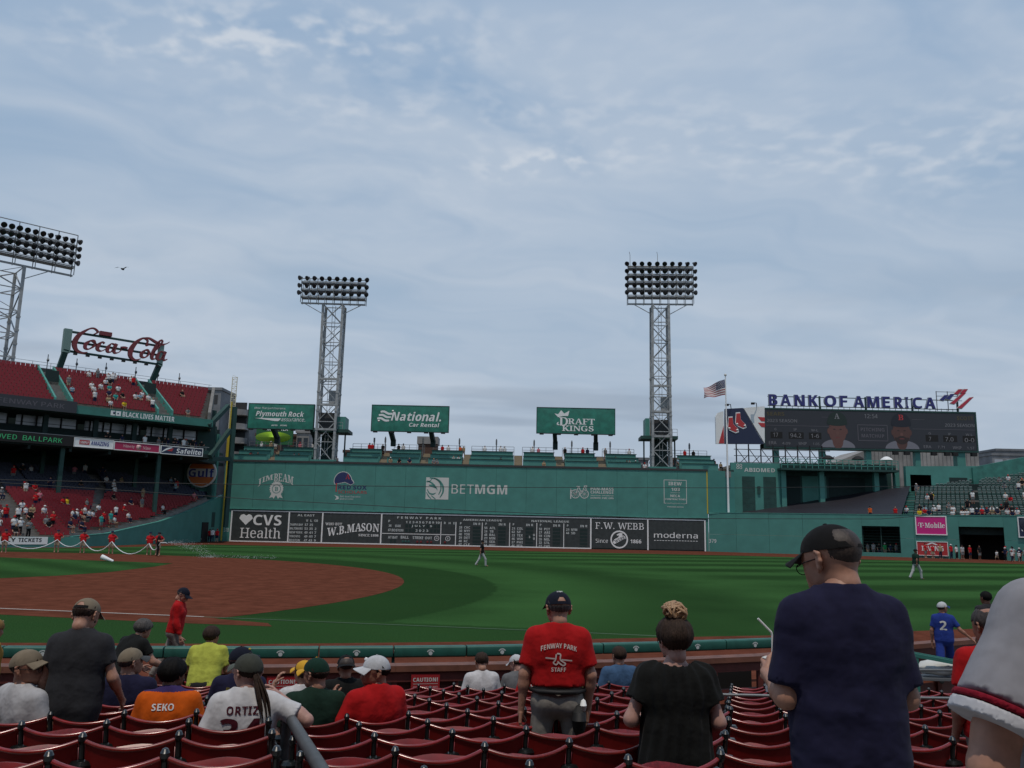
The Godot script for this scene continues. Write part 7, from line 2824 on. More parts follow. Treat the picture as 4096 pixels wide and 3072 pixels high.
func build_near_people() -> void:
	mat("cl_dark", 0.012, 0.012, 0.014, 0.9)
	mat("cl_black", 0.006, 0.006, 0.007, 0.7)
	mat("eye", 0.25, 0.22, 0.2, 0.2)
	mat("hair_brown", 0.068, 0.042, 0.031, 0.75, {"tex": "hair", "norm": "grain_n", "nscale": 0.8, "scale": 11.0, "stretch": 0.2, "spec": 0.3})
	mat("hair_black", 0.006, 0.005, 0.005, 0.75, {"tex": "hair", "norm": "grain_n", "nscale": 0.8, "scale": 11.0, "stretch": 0.2, "spec": 0.3})
	mat("hair_grey", 0.16, 0.15, 0.145, 0.75, {"tex": "hair", "norm": "grain_n", "nscale": 0.8, "scale": 11.0, "stretch": 0.2, "spec": 0.3})
	mat("hair_fair", 0.36, 0.22, 0.12, 0.5)
	mat("hair_crop", 0.075, 0.052, 0.043, 0.6, {"tex": "hair", "scale": 9.0})
	var navy := cloth("cl_navy", 0.014, 0.014, 0.042)
	var grey_jersey := cloth("cl_jersey", 0.30, 0.30, 0.33)
	var char_ := cloth("cl_charcoal", 0.030, 0.031, 0.036)
	var red := cloth("cl_red", 0.42, 0.008, 0.010)
	var white := cloth("cl_white", 0.60, 0.60, 0.62)
	var khaki := cloth("cl_khaki", 0.24, 0.225, 0.205)
	var orange := cloth("cl_orange", 0.62, 0.105, 0.006)
	var dgreen := cloth("cl_green", 0.010, 0.030, 0.020)
	var lime := cloth("cl_lime", 0.46, 0.50, 0.08)
	var mustard := cloth("cl_mustard", 0.34, 0.19, 0.035)
	var blue := cloth("cl_blue", 0.055, 0.115, 0.22)
	var royal := cloth("cl_royal", 0.020, 0.045, 0.25)
	var olive := cloth("cl_olive", 0.10, 0.09, 0.035)
	var grey := cloth("cl_grey", 0.15, 0.155, 0.165)
	var pink := cloth("cl_pink", 0.55, 0.16, 0.24)
	var blk := cloth("cl_blk", 0.010, 0.011, 0.011)
	var capb := cloth("cap_black", 0.010, 0.010, 0.011)
	var capn := cloth("cap_navy", 0.010, 0.013, 0.026)
	var capg := cloth("cap_green", 0.008, 0.035, 0.024)
	var capt := cloth("cap_tan", 0.22, 0.18, 0.13)
	var capw := cloth("cap_white", 0.55, 0.57, 0.60)
	var capo := cloth("cap_olive", 0.055, 0.060, 0.050)
	var dwn := [Vector3(0.22, -1, 0.05), Vector3(0.05, -1, -0.2)]
	var fwd := [Vector3(0.28, -1, -0.05), Vector3(-0.2, -0.15, -1)]
	var o: Node3D
	var s: Dictionary
	# man in navy, close at the right
	s = {"label": "big man in navy t-shirt and black cap, head bowed over his drink", "at": Vector3(1.29, 0.78, -3.3), "yaw": 0.05, "h": 1.90, "w": 0.80, "cell": 0.0145, "skin": "skin", "shirt": navy, "trousers": cloth("cl_jeans", 0.010, 0.010, 0.013), "lean": 0.04, "hy": 0.40, "hp": -0.26, "headoff": Vector3(0, -0.02, -0.035), "sleeve": 0.86, "flare": 0.016, "hem": -0.13, "loose": 0.004, "fold": 0.014, "squash": Vector3(90, 150, 90), "armL": [Vector3(0.17, -1, 0.02), Vector3(-0.13, 0.12, -1)], "armR": [Vector3(0.17, -1, 0.02), Vector3(-0.5, 0.05, -1)], "curlL": 0.9, "palmL": Vector3(-1, 0, 0.1), "hair": "crop", "hairmat": M.hair_crop, "cap": {"mat": capb, "open": true, "tall": 0.98, "button": capb}, "glasses": true, "neckline": 0.61, "neckr": 0.10}
	o = person(s)
	drink_for(s)
	# grey jersey at the picture's right edge
	s = {"label": "person in grey jersey with red and white sleeve trim at right edge", "at": Vector3(1.55, 0.90, -2.22), "yaw": 0.12, "h": 1.88, "w": 1.12, "cell": 0.0135, "shirt": grey_jersey, "trousers": M.cl_dark, "sleeve": 0.80, "flare": 0.034, "loose": 0.02, "fold": 0.013, "squash": Vector3(110, 60, 110), "hem": -0.16, "armL": [Vector3(0.50, -1, 0.05), Vector3(0.32, -1, 0.10)], "cuff": [cloth("cl_trim_red", 0.22, 0.006, 0.02), cloth("cl_trim_white", 0.55, 0.56, 0.60)], "hair": "short", "cap": {"mat": capn}}
	person(s)
	# woman in black
	s = {"label": "woman in loose black pleated blouse with a messy blond-brown hair bun", "at": Vector3(1.0, 0.44, -5.15), "yaw": -0.02, "h": 1.66, "w": 0.92, "cell": 0.0145, "shirt": blk, "trousers": M.cl_black, "skin": "skin_p", "sleeve": 0.58, "flare": 0.016, "loose": 0.008, "hem": -0.30, "skirt": 0.055, "pleat": 0.007, "fold": 0.008, "squash": Vector3(150, 40, 150), "armL": [Vector3(0.38, -1, 0.10), Vector3(-0.35, -0.2, -1)], "armR": [Vector3(0.30, -1, 0.08), Vector3(-0.3, -0.35, -1)], "hy": 0.25, "hp": -0.12, "hair": "full", "hairmat": M.hair_brown, "glasses": true, "neckline": 0.575, "neckr": 0.125}
	o = person(s)
	hair_bun(o, s)
	# stadium staff
	s = {"label": "staff man in bright red polo and grey trousers, dark cap, arms down", "at": Vector3(0.40, 0.35, -6.75), "yaw": 0.0, "h": 1.78, "w": 0.93, "cell": 0.0175, "shirt": red, "trousers": khaki, "sleeve": 0.78, "flare": 0.014, "loose": 0.010, "hem": 0.10, "fold": 0.009, "squash": Vector3(170, 60, 170), "collar": true, "armL": [Vector3(0.26, -1, 0.06), Vector3(0.08, -1, -0.12)], "armR": [Vector3(0.26, -1, 0.06), Vector3(-0.05, -1, -0.30)], "hy": 0.22, "hp": -0.22, "spread": 1.35, "hair": "short", "hairmat": M.hair_grey, "cap": {"mat": capn, "open": true, "strap": capn, "logo": [0.0, 0.66, 0.042, "STAFF"], "logo_mat": M.white}}
	o = person(s)
	var arc := func(p: Vector2) -> Vector2: return Vector2(p.x, p.y - 1.4 * p.x * p.x)
	print_on(o, s.shirt_field, s.h_scale, [["FENWAY PARK", "b", -0.135, 0.135, 1.335, 1.37, arc], ["STAFF", "b", -0.055, 0.055, 1.165, 1.195], [[Vector3(-0.02, 1.29, 0.004), Vector3(-0.025, 1.25, 0.004), Vector3(-0.04, 1.23, 0.004), Vector3(-0.02, 1.215, 0.004), Vector3(0.0, 1.235, 0.004)]], [[Vector3(-0.015, 1.295, 0.004), Vector3(0.012, 1.29, 0.004), Vector3(0.012, 1.25, 0.004), Vector3(0.05, 1.225, 0.004), Vector3(0.03, 1.21, 0.004), Vector3(-0.01, 1.24, 0.004)]], [[Vector3(-0.1, 1.262, 0.003), Vector3(-0.03, 1.258, 0.003)]], [[Vector3(0.02, 1.252, 0.003), Vector3(0.1, 1.245, 0.003)]]], M.shirt_print)
	var b := MB.new()
	b.tube([Vector3(-0.21, 1.035, 0.02), Vector3(-0.15, 1.035, 0.125), Vector3(0, 1.035, 0.155), Vector3(0.15, 1.035, 0.125), Vector3(0.21, 1.035, 0.02)], 0.018, 6)
	part(b, "belt", M.cl_black, o)
	b = MB.new()
	b.ball(Vector3(0.16, 0.83, 0.12), Vector3(0.055, 0.12, 0.035), 12)
	part(b, "black_glove", M.cl_black, o)
	b = MB.new()
	b.ball(Vector3(0.19, 0.94, 0.13), Vector3(0.025, 0.05, 0.02), 8)
	part(b, "white_cloth", M.white, o)
	# bearded man standing at the left
	s = {"label": "bearded man standing in dark grey t-shirt and tan cap at left", "at": Vector3(-3.26, 0.31, -6.62), "yaw": 0.1, "h": 1.70, "w": 0.88, "cell": 0.02, "shirt": char_, "trousers": cloth("cl_dkgrey", 0.026, 0.026, 0.028), "sleeve": 0.62, "hem": -0.16, "loose": 0.01, "lean": 0.08, "hp": -0.4, "hy": -0.2, "fold": 0.007, "squash": Vector3(170, 50, 170), "armL": [Vector3(0.25, -1, 0.05), Vector3(0.02, -1, -0.30)], "armR": [Vector3(0.35, -1, 0.02), Vector3(0.05, -0.75, -0.8)], "hair": "short", "hairmat": M.hair_brown, "beard": true, "cap": {"mat": capt, "open": true, "strap": capb}}
	person(s)
	s = {"label": "grey-haired person in black leaning over the front wall, left", "at": Vector3(-5.15, -0.33, -11.55), "yaw": -0.5, "h": 1.70, "w": 1.05, "shirt": blk, "lean": 0.55, "hp": -0.1, "sleeve": 0.6, "armL": [Vector3(0.1, -1, -0.3), Vector3(0.0, -0.5, -1)], "armR": [Vector3(0.35, -0.8, -0.3), Vector3(0.0, -0.4, -1)], "hair": "full", "hairmat": M.hair_grey}
	person(s)
	s = {"label": "person in mustard jersey with tan cap turned backwards at left edge", "at": Vector3(-6.6, -0.33, -11.1), "yaw": -0.7, "h": 1.66, "w": 0.95, "shirt": mustard, "hy": -0.4, "hp": -0.2, "hair": "short", "hairmat": M.hair_brown, "skin": "skin_b", "cap": {"mat": cloth("cap_camel", 0.26, 0.155, 0.06), "turn": PI, "logo": [0.4, 0.55, 0.03, ""], "logo_mat": M.cap_bone}, "armR": dwn}
	o = person(s)
	print_on(o, s.shirt_field, s.h_scale, [["A's", "R", -0.10, 0.08, 1.22, 1.33]], M.white)
	s = {"label": "woman in white tee and tan visor cap, elbow raised, left edge", "shirt": cloth("cl_pale", 0.45, 0.45, 0.47), "skin": "skin_b", "w": 1.1, "hy": -1.0, "turn": -0.7, "sleeve": 0.62, "armL": dwn, "armR": [Vector3(0.25, -1, -0.15), Vector3(0.0, 1, -0.5)], "hair": "short", "hairmat": M.hair_brown, "cap": {"mat": capt, "tip": 0.1}, "lean": -0.05, "glasses": true}
	o = seat_person(s, -3.6, 6.7)
	b = MB.new()
	b.tube([Vector3(-0.16, 1.02, 0.11), Vector3(-0.05, 0.85, 0.17), Vector3(0.10, 0.65, 0.17)], 0.012, 6)
	part(b, "bag_strap", M.cl_black, o)
	s = {"label": "small child in navy with a beige cap behind the standing man", "h": 1.22, "w": 0.95, "shirt": navy, "skin": "skin_b", "hair": "short", "hairmat": M.hair_brown, "cap": {"mat": capt}, "hp": -0.2, "headoff": Vector3(0, 0.02, 0)}
	seat_person(s, -5.2, 9.5)
	s = {"label": "man in navy tee and beige cap looking right, seated at left", "shirt": navy, "w": 1.05, "h": 1.74, "hy": -0.75, "hair": "short", "hairmat": M.hair_crop, "cap": {"mat": capt, "brim": cloth("cap_brim_grey", 0.06, 0.065, 0.07)}, "armL": fwd, "armR": fwd, "sleeve": 0.8, "fold": 0.006}
	seat_person(s, -3.6, 8.4)
	s = {"label": "dark-haired person in lime yellow top at the front wall", "at": Vector3(-4.02, -0.42, -11.6), "yaw": 0.05, "h": 1.66, "w": 1.12, "shirt": lime, "lean": 0.35, "hy": -0.3, "hair": "full", "hairmat": M.hair_brown, "skin": "skin_b", "armL": fwd, "armR": fwd, "fold": 0.012, "squash": Vector3(60, 200, 60)}
	person(s)
	s = {"label": "black-haired child in orange shirt with purple yoke, back turned", "shirt": orange, "h": 1.56, "w": 1.1, "hy": -0.45, "hp": -0.1, "skin": "skin_c", "hair": "full", "hairmat": M.hair_black, "sleeve": 0.85, "lean": 0.12, "armL": fwd, "armR": [Vector3(0.3, -1, -0.1), Vector3(-0.1, -0.6, -0.8)], "cell": 0.019, "fold": 0.009, "squash": Vector3(130, 70, 130), "loose": 0.008}
	o = seat_person(s, -2.5, 6.6)
	print_on(o, s.shirt_field, s.h_scale, [["SEKO", "b", -0.11, 0.07, 1.02, 1.075]], M.white)
	yoke(o, s, cloth("cl_purple", 0.045, 0.028, 0.12))
	s = {"label": "man in navy tee with yellow lettering and navy cap turned right", "shirt": navy, "w": 1.0, "h": 1.76, "hy": -0.9, "skin": "skin_p", "hair": "short", "hairmat": M.hair_grey, "cap": {"mat": capn, "logo": [2.4, 0.5, 0.03, ""], "logo_mat": M.yellow}, "armL": fwd, "armR": fwd, "fold": 0.006}
	o = seat_person(s, -2.85, 8.6)
	print_on(o, s.shirt_field, s.h_scale, [["BOOM", "b", -0.10, 0.10, 0.965, 0.995], ["GOATS ROCK", "b", -0.14, 0.15, 0.915, 0.955], ["THE HILL TOP BAR", "b", -0.13, 0.14, 0.875, 0.897]], cloth("cl_gold_print", 0.16, 0.13, 0.02))
	s = {"label": "woman in white number 34 jersey, green cap and long brown ponytail", "dx": 0.07, "shirt": white, "h": 1.68, "w": 0.96, "hy": 0.62, "hp": -0.1, "skin": "skin_p", "sleeve": 0.7, "flare": 0.02, "loose": 0.012, "cell": 0.0165, "fold": 0.012, "squash": Vector3(140, 60, 140), "armL": [Vector3(0.3, -1, 0.1), Vector3(-0.4, 0.7, -0.6)], "armR": [Vector3(0.95, -0.45, 0.15), Vector3(-0.75, 0.55, -0.35)], "hair": "short", "hairmat": M.hair_brown, "cap": {"mat": capo, "brim": cloth("cap_sage", 0.085, 0.10, 0.085), "tip": 0.12}}
	o = seat_person(s, -1.85, 5.6)
	var maroon := cloth("cl_maroon", 0.075, 0.008, 0.018)
	print_on(o, s.shirt_field, s.h_scale, [["ORTIZ", "b", -0.11, 0.11, 0.985, 1.04], ["34", "b", -0.15, 0.15, 0.78, 0.96]], maroon)
	ponytail(o, s)
	s = {"label": "man in dark green tee and green cap with yellow brim, back turned", "shirt": dgreen, "w": 1.04, "h": 1.76, "hy": 0.7, "hp": -0.1, "hair": "short", "hairmat": M.hair_brown, "cap": {"mat": capg, "brim": M.cap_yellow, "button": M.cap_yellow}, "armL": fwd, "armR": fwd, "cell": 0.019, "fold": 0.006, "neckline": 0.62}
	seat_person(s, -1.55, 7.3)
	s = {"label": "person in white shirt half hidden, hand at the ear", "shirt": white, "w": 0.95, "h": 1.66, "hy": 0.5, "hair": "full", "hairmat": M.hair_brown, "armL": [Vector3(0.7, -0.5, -0.3), Vector3(-0.4, 0.9, 0.0)], "armR": fwd, "cap": {"mat": M.cap_yellow, "brim": M.cap_yellow}}
	seat_person(s, -2.3, 8.9)
	s = {"label": "person in black with black cap and sunglasses worn on its back", "shirt": blk, "w": 1.1, "h": 1.74, "hp": -0.15, "skin": "skin_b", "hair": "crop", "hairmat": M.hair_crop, "cap": {"mat": capb, "turn": PI, "tip": -0.1, "logo": [0.0, 0.45, 0.05, "V"], "logo_mat": M.plate}, "armL": fwd, "armR": fwd}
	o = seat_person(s, -1.75, 9.3)
	s = {"label": "man in red tee and pale grey cap in profile, hand at chin", "shirt": red, "w": 1.06, "h": 1.78, "hy": 1.15, "turn": 0.35, "hp": -0.05, "skin": "skin_b", "hair": "short", "hairmat": M.hair_black, "cap": {"mat": capw, "brim": capw, "logo": [2.75, 0.42, 0.04, ""], "logo_mat": M.white}, "armL": [Vector3(0.55, -1, -0.1), Vector3(-0.15, 0.75, -0.6)], "armR": fwd, "cell": 0.0185, "fold": 0.013, "squash": Vector3(70, 120, 70), "loose": 0.012}
	o = seat_person(s, -1.0, 7.1)
	s = {"label": "dark-haired person in plain white tee at the front row", "shirt": white, "h": 1.68, "hp": -0.35, "lean": 0.1, "hair": "short", "hairmat": M.hair_brown, "armL": fwd, "armR": fwd, "fold": 0.010, "sleeve": 0.7}
	seat_person(s, -0.55, 12.0)
	s = {"label": "youth in grey polo and white cap with sunglasses on its brim", "shirt": grey, "h": 1.60, "w": 0.85, "hy": 0.5, "hp": -0.3, "lean": 0.12, "skin": "skin_p", "hair": "short", "hairmat": M.hair_brown, "cap": {"mat": capw, "tip": -0.05, "logo": [2.6, 0.25, 0.06, ""], "logo_mat": M.black}, "armL": fwd, "armR": fwd}
	seat_person(s, -0.2, 12.1)
	s = {"label": "dark-haired person in red number 34 jersey behind the staff man", "shirt": red, "h": 1.70, "w": 0.95, "hair": "full", "hairmat": M.hair_black, "armL": fwd, "armR": fwd}
	o = seat_person(s, 0.12, 11.4)
	print_on(o, s.shirt_field, s.h_scale, [["ORTIZ", "b", -0.12, 0.12, 0.945, 1.0], ["34", "b", -0.14, 0.14, 0.70, 0.90]], M.offwhite)
	s = {"label": "person in olive shirt and white cap right of the staff man", "shirt": olive, "h": 1.64, "w": 1.05, "hy": 0.3, "hair": "short", "cap": {"mat": capw}, "armL": fwd, "armR": fwd}
	seat_person(s, 1.15, 11.2)
	s = {"label": "dark-haired man in faded blue tee right of the staff man", "shirt": blue, "h": 1.80, "w": 1.15, "hair": "short", "hairmat": M.hair_brown, "armL": fwd, "armR": fwd, "hp": -0.1}
	seat_person(s, 1.5, 12.4)
	s = {"label": "bald man in red shirt standing at the right, face hidden", "at": Vector3(3.42, 0.33, -6.1), "yaw": 0.1, "h": 1.80, "w": 1.12, "shirt": red, "trousers": khaki, "skin": "skin_b", "hair": "fringe", "hairmat": M.hair_crop, "hp": -0.2, "sleeve": 0.7, "armL": [Vector3(0.2, -1, 0.0), Vector3(0.0, -1, -0.35)]}
	person(s)
	s = {"label": "person in pink beside the grey jersey, mostly hidden", "shirt": pink, "h": 1.62, "w": 1.0, "hair": "long", "hairmat": M.hair_brown, "armL": [Vector3(0.25, -1, -0.2), Vector3(0.3, -0.1, -1)], "armR": fwd}
	seat_person(s, 2.66, 4.3)
	# people out on the track by the seats
	s = {"label": "man in red long-sleeved shirt and khaki trousers walking along the track", "at": Vector3(-6.05, -0.30, -15.75), "yaw": -1.45, "pose": "walk", "h": 1.72, "w": 1.0, "shirt": red, "trousers": khaki, "shoes": M.cl_black, "sleeve": 2.0, "hem": -0.03, "lean": 0.12, "hp": -0.5, "hair": "short", "hairmat": M.hair_grey, "cap": {"mat": capn}, "armL": [Vector3(0.1, -1, 0.25), Vector3(0.0, -1, -0.1)], "armR": [Vector3(0.12, -1, -0.1), Vector3(0.0, -1, -0.35)]}
	o = person(s)
	s = {"label": "child in royal blue number 2 shirt and white cap walking right", "at": Vector3(8.82, -0.28, -17.4), "yaw": -0.5, "pose": "walk", "h": 1.60, "w": 0.85, "shirt": royal, "trousers": royal, "shorts": true, "skin": "skin_b", "hair": "short", "hairmat": M.hair_brown, "hy": -0.6, "cap": {"mat": capw, "brim": royal}, "armR": [Vector3(0.5, -0.8, 0.1), Vector3(0.7, -0.6, -0.2)], "armL": dwn}
	o = person(s)
	print_on(o, s.shirt_field, s.h_scale, [["2", "b", -0.07, 0.07, 1.14, 1.34]], M.offwhite)
	s = {"label": "man in dark grey tee on the track beyond the red shirt", "at": Vector3(9.95, -0.30, -17.8), "yaw": 0.1, "h": 1.82, "w": 1.0, "shirt": char_, "hair": "short", "hairmat": M.hair_black, "skin": "skin_c"}
	person(s)

func yoke(o: Node3D, s: Dictionary, m: Material) -> void:
	var f: Body = s.shirt_field
	var g := Body.new()
	for p in ["A", "D", "IL", "RA", "DR", "CP", "CD", "k", "amp", "noise", "squash", "pleat"]: g[p] = f[p]
	for i in g.RA.size(): g.RA[i] += 0.003
	g.planes = f.planes.duplicate()
	g.planes.append([Vector3(0, 1.15, 0), Vector3(0, -1, 0)])
	g.hollows = f.hollows.duplicate()
	var b := MB.new()
	g.net(0.012, b)
	var sb := MB.new()
	sb.join(b, Transform3D(Basis.from_scale(Vector3.ONE * s.h_scale), Vector3.ZERO))
	part(sb, "shirt_yoke", m, o)

func hair_bun(o: Node3D, s: Dictionary) -> void:
	var j := joints(s)
	var hx: Transform3D = Transform3D(Basis.from_scale(Vector3.ONE * j.h), Vector3.ZERO) * j.head
	var r2 := RandomNumberGenerator.new()
	r2.seed = 5
	var b := MB.new()
	for k in 60:
		var c := Vector3(0.0, 0.165, 0.035)
		var ax := Vector3(r2.randf_range(-1, 1), r2.randf_range(-0.6, 1), r2.randf_range(-1, 1)).normalized()
		var u := ax.cross(Vector3(0.3, 1, 0.2)).normalized()
		var v := ax.cross(u)
		var rad := r2.randf_range(0.038, 0.064)
		var pts := []
		var t0 := r2.randf() * TAU
		for i in 9:
			var t := t0 + i * 0.55
			pts.append(hx * (c + (u * cos(t) * 1.15 + v * sin(t) * 0.85) * rad * (1.0 + 0.05 * sin(t * 3.0 + k)) + ax * r2.randf_range(-0.012, 0.012) + Vector3(r2.randf_range(-0.004, 0.004), 0, 0)))
		b.tube(pts, r2.randf_range(0.006, 0.013), 6, 0.004)
	b.ball(hx * Vector3(0, 0.165, 0.035), Vector3.ONE * 0.056, 14)
	part(b, "hair_bun", M.hair_fair, o)
	b = MB.new()
	var ring := []
	for t in 14: ring.append(hx * Vector3(cos(TAU * t / 14) * 0.036, 0.118, 0.035 + sin(TAU * t / 14) * 0.036))
	b.tube(ring, 0.008, 6, -1.0, true)
	part(b, "hair_tie", M.hair_brown, o)

func ponytail(o: Node3D, s: Dictionary) -> void:
	var j := joints(s)
	var hx: Transform3D = Transform3D(Basis.from_scale(Vector3.ONE * j.h), Vector3.ZERO) * j.head
	var r2 := RandomNumberGenerator.new()
	r2.seed = 8
	var b := MB.new()
	for k in 26:
		var a := r2.randf() * TAU
		var q := Vector2(cos(a), sin(a)) * sqrt(r2.randf())
		var pts := []
		for i in 8:
			var t := i / 7.0
			var spread := 0.013 + 0.03 * sin(t * 2.4)
			pts.append(hx * Vector3(q.x * spread + 0.05 * t, -0.0 - 0.30 * t - (0.02 if q.y > 0 else 0.0) * t, 0.10 + q.y * spread * 0.8 + 0.06 * sin(t * 2.2)))
		b.tube(pts, 0.0085, 6, 0.002)
	part(b, "ponytail", M.hair_brown, o)

func drink_for(s: Dictionary) -> void:
	var j := joints(s)
	var x := Transform3D(Basis(Vector3.UP, s.yaw), s.at)
	var d: Vector3 = (j.wrL - j.elL).normalized()
	var p: Vector3 = x * ((j.wrL + d * 0.085) * j.h) + Vector3(0.035, -0.03, 0.0)
	var o := thing("drink_cup", "clear plastic cup with a bent white straw held by the navy man", "cup", p)
	var b := MB.new()
	b.lathe([Vector2(0.0, -0.06), Vector2(0.030, -0.06), Vector2(0.037, 0.07), Vector2(0.039, 0.075)], Transform3D(), 16)
	part(b, "cup", M.plastic, o)
	b = MB.new()
	b.lathe([Vector2(0.0, 0.078), Vector2(0.03, 0.08), Vector2(0.041, 0.076)], Transform3D(), 16)
	part(b, "lid", M.offwhite, o)
	b = MB.new()
	b.tube([Vector3(0, -0.05, 0), Vector3(0.004, 0.165, 0), Vector3(0.0, 0.18, 0), Vector3(-0.055, 0.235, 0)], 0.0045, 7)
	part(b, "straw", M.white, o)

# ---------------------------------------------------------------- people far off: a few poses, one thing each
var far_poses := {}

func far_pose(pose: String) -> Dictionary:
	if far_poses.has(pose): return far_poses[pose]
	var s := {"pose": "sit" if pose.begins_with("sit") else ("walk" if pose.begins_with("walk") else "stand")}
	match pose:
		"sit": s.merge({"armL": [Vector3(0.25, -1, -0.1), Vector3(-0.3, -0.3, -1)], "armR": [Vector3(0.25, -1, -0.1), Vector3(-0.3, -0.3, -1)], "lean": 0.12})
		"sit_b": s.merge({"armL": [Vector3(0.3, -1, -0.3), Vector3(-0.3, 0.8, -0.5)], "armR": [Vector3(0.25, -1, 0.0), Vector3(0.0, -0.4, -1)], "lean": -0.05, "hy": 0.4, "twist": 0.2})
		"stand": s.merge({"hy": -0.2})
		"stand_b": s.merge({"armL": [Vector3(0.8, -0.8, 0.2), Vector3(-0.9, -0.5, -0.3)], "armR": [Vector3(0.25, -1, -0.1), Vector3(-0.3, 0.2, -1)], "hy": 0.4})
		"carry": s.merge({"armL": [Vector3(0.15, -1, 0.0), Vector3(-0.2, 0.0, -1)], "armR": [Vector3(0.15, -1, 0.0), Vector3(-0.2, 0.0, -1)], "lean": 0.05})
		"walk": s.merge({"armL": [Vector3(0.15, -1, -0.35), Vector3(0.0, -0.9, -0.5)], "armR": [Vector3(0.15, -1, 0.45), Vector3(0.0, -1, 0.05)], "lean": 0.05})
	var j := joints(s)
	var r := {}
	var f := Body.new()
	torso(f, j, -0.015, true)
	for n in ["L", "R"]:
		limb(f, j["sh" + n], j["el" + n], j["wr" + n], [0.05, 0.042, 0.03])
		f.bone(j["wr" + n], j["wr" + n] + (j["wr" + n] - j["el" + n]).normalized() * 0.14, 0.034, 0.022)
		f.bone(j["hip" + n], j["kn" + n], 0.08, 0.055); f.bone(j["kn" + n], j["an" + n], 0.054, 0.04)
		f.bone(j["an" + n], j["an" + n] + Vector3(0, -0.04, -0.14), 0.045, 0.035)
	f.bone(j.neck, j.head * Vector3(0, -0.06, 0), 0.055, 0.055)
	f.bone(j.head * Vector3(0, 0.03, 0.01), j.head * Vector3(0, -0.04, -0.02), 0.088, 0.07)
	f.bone(j.head * Vector3(0, -0.01, -0.08), j.head * Vector3(0, -0.03, -0.10), 0.016, 0.016)
	var b := MB.new()
	f.net(0.036, b)
	r.body = b.mesh()
	f = Body.new()
	f.noise = fold_noise
	f.amp = 0.008
	f.squash = Vector3(180, 90, 180)
	torso(f, j, 0.016, false)
	for n in ["L", "R"]:
		var sh: Vector3 = j["sh" + n]
		var d: Vector3 = (j["el" + n] - sh).normalized()
		f.bone(sh, sh + d * 0.22, 0.066, 0.072, sh + d * 0.2, d)
	for q in [-1.0, 1.0]: f.bone(j.T * Vector3(0.085 * q, 0.1, 0), j.T * Vector3(0.09 * q, -0.15, 0.01), 0.118, 0.128)
	f.planes.append([j.T * Vector3(0, -0.06, 0), -j.B.y])
	b = MB.new()
	f.net(0.034, b)
	r.shirt = b.mesh()
	for long in 2:
		f = Body.new()
		f.bone(j.T * Vector3(-0.085, -0.02, 0.01), j.T * Vector3(0.085, -0.02, 0.01), 0.122, 0.122)
		for n in ["L", "R"]:
			var hp: Vector3 = j["hip" + n]
			var kn: Vector3 = j["kn" + n]
			if long:
				f.bone(hp, kn, 0.1, 0.078); f.bone(kn, j["an" + n], 0.076, 0.066)
			else: f.bone(hp, kn, 0.104, 0.095, hp.lerp(kn, 0.9), (kn - hp).normalized())
		f.planes.append([j.T * Vector3(0, 0.1, 0), j.B.y])
		b = MB.new()
		f.net(0.036, b)
		r["trousers" if long else "shorts"] = b.mesh()
	b = MB.new()
	b.ball(j.head * Vector3(0, 0.045, 0.022), Vector3(0.094, 0.095, 0.102), 12)
	r.hair = b.mesh()
	b = MB.new()
	b.lathe([Vector2(0.105, 0.0), Vector2(0.103, 0.05), Vector2(0.075, 0.095), Vector2(0.0, 0.11)], Transform3D(j.head.basis, j.head * Vector3(0, 0.045, 0.012)), 14)
	b.box(Vector3(-0.075, 0.045, -0.185), Vector3(0.075, 0.06, -0.08), j.head)
	r.cap = b.mesh()
	far_poses[pose] = r
	return r

var tops := {}
func far_person(pose: String, top: String, head: String, legs: String, at: Vector3, yaw: float, label: String, group: String, size := 1.0, skin := "skin") -> Node3D:
	var r := far_pose(pose)
	var o := thing("person", label, "person", at, yaw, group)
	o.scale = Vector3.ONE * size
	meshpart(r.body, "body", M[skin], o)
	meshpart(r.shirt, "shirt", M["f_" + top], o)
	var l := legs.split(" ")
	meshpart(r.shorts if l[1] == "shorts" else r.trousers, l[1], M["f_" + l[0]], o)
	var h := head.split(" ")
	meshpart(r.cap if h[1] == "cap" else r.hair, h[1], M[("f_" if h[1] == "cap" else "hair_") + h[0]], o)
	return o

const PALETTE := {"white": [0.60, 0.60, 0.60], "red": [0.42, 0.012, 0.016], "navy": [0.014, 0.018, 0.05], "grey": [0.16, 0.165, 0.17], "black": [0.010, 0.010, 0.011], "yellow": [0.58, 0.40, 0.02], "pale-blue": [0.22, 0.34, 0.42], "green": [0.02, 0.30, 0.09], "teal": [0.03, 0.26, 0.24], "pink": [0.50, 0.16, 0.20], "tan": [0.30, 0.22, 0.13], "khaki": [0.30, 0.25, 0.18], "orange": [0.52, 0.09, 0.02], "pale-grey": [0.36, 0.37, 0.38], "dark-green": [0.008, 0.028, 0.020]}

func pick_top() -> String:
	var t := rng.randf()
	for k in [[0.42, "white"], [0.53, "red"], [0.64, "grey"], [0.74, "black"], [0.82, "navy"], [0.87, "pale-blue"], [0.92, "tan"], [0.96, "yellow"], [0.98, "pink"]]:
		if t < k[0]: return k[1]
	return "teal"

func crowd(pose: String, at: Vector3, yaw: float, place: String, group: String, top := "", size := 1.0) -> void:
	if top == "": top = pick_top()
	var heads: Array = ["white cap", "navy cap", "brown hair", "black hair", "black cap", "fair hair", "red cap", "grey hair"]
	var head: String = heads[rng.randi() % heads.size()]
	var legs: String = ["khaki shorts", "navy shorts", "grey shorts", "black trousers", "navy trousers"][rng.randi() % 5]
	var verb := "seated" if pose.begins_with("sit") else "standing"
	far_person(pose, top, head, legs, at, yaw + rng.randf_range(-0.35, 0.35), "%s fan in %s top, %s, %s" % [verb, top, head, place], group, size * rng.randf_range(0.93, 1.05), ["skin", "skin", "skin_b", "skin_c", "skin"][rng.randi() % 5])

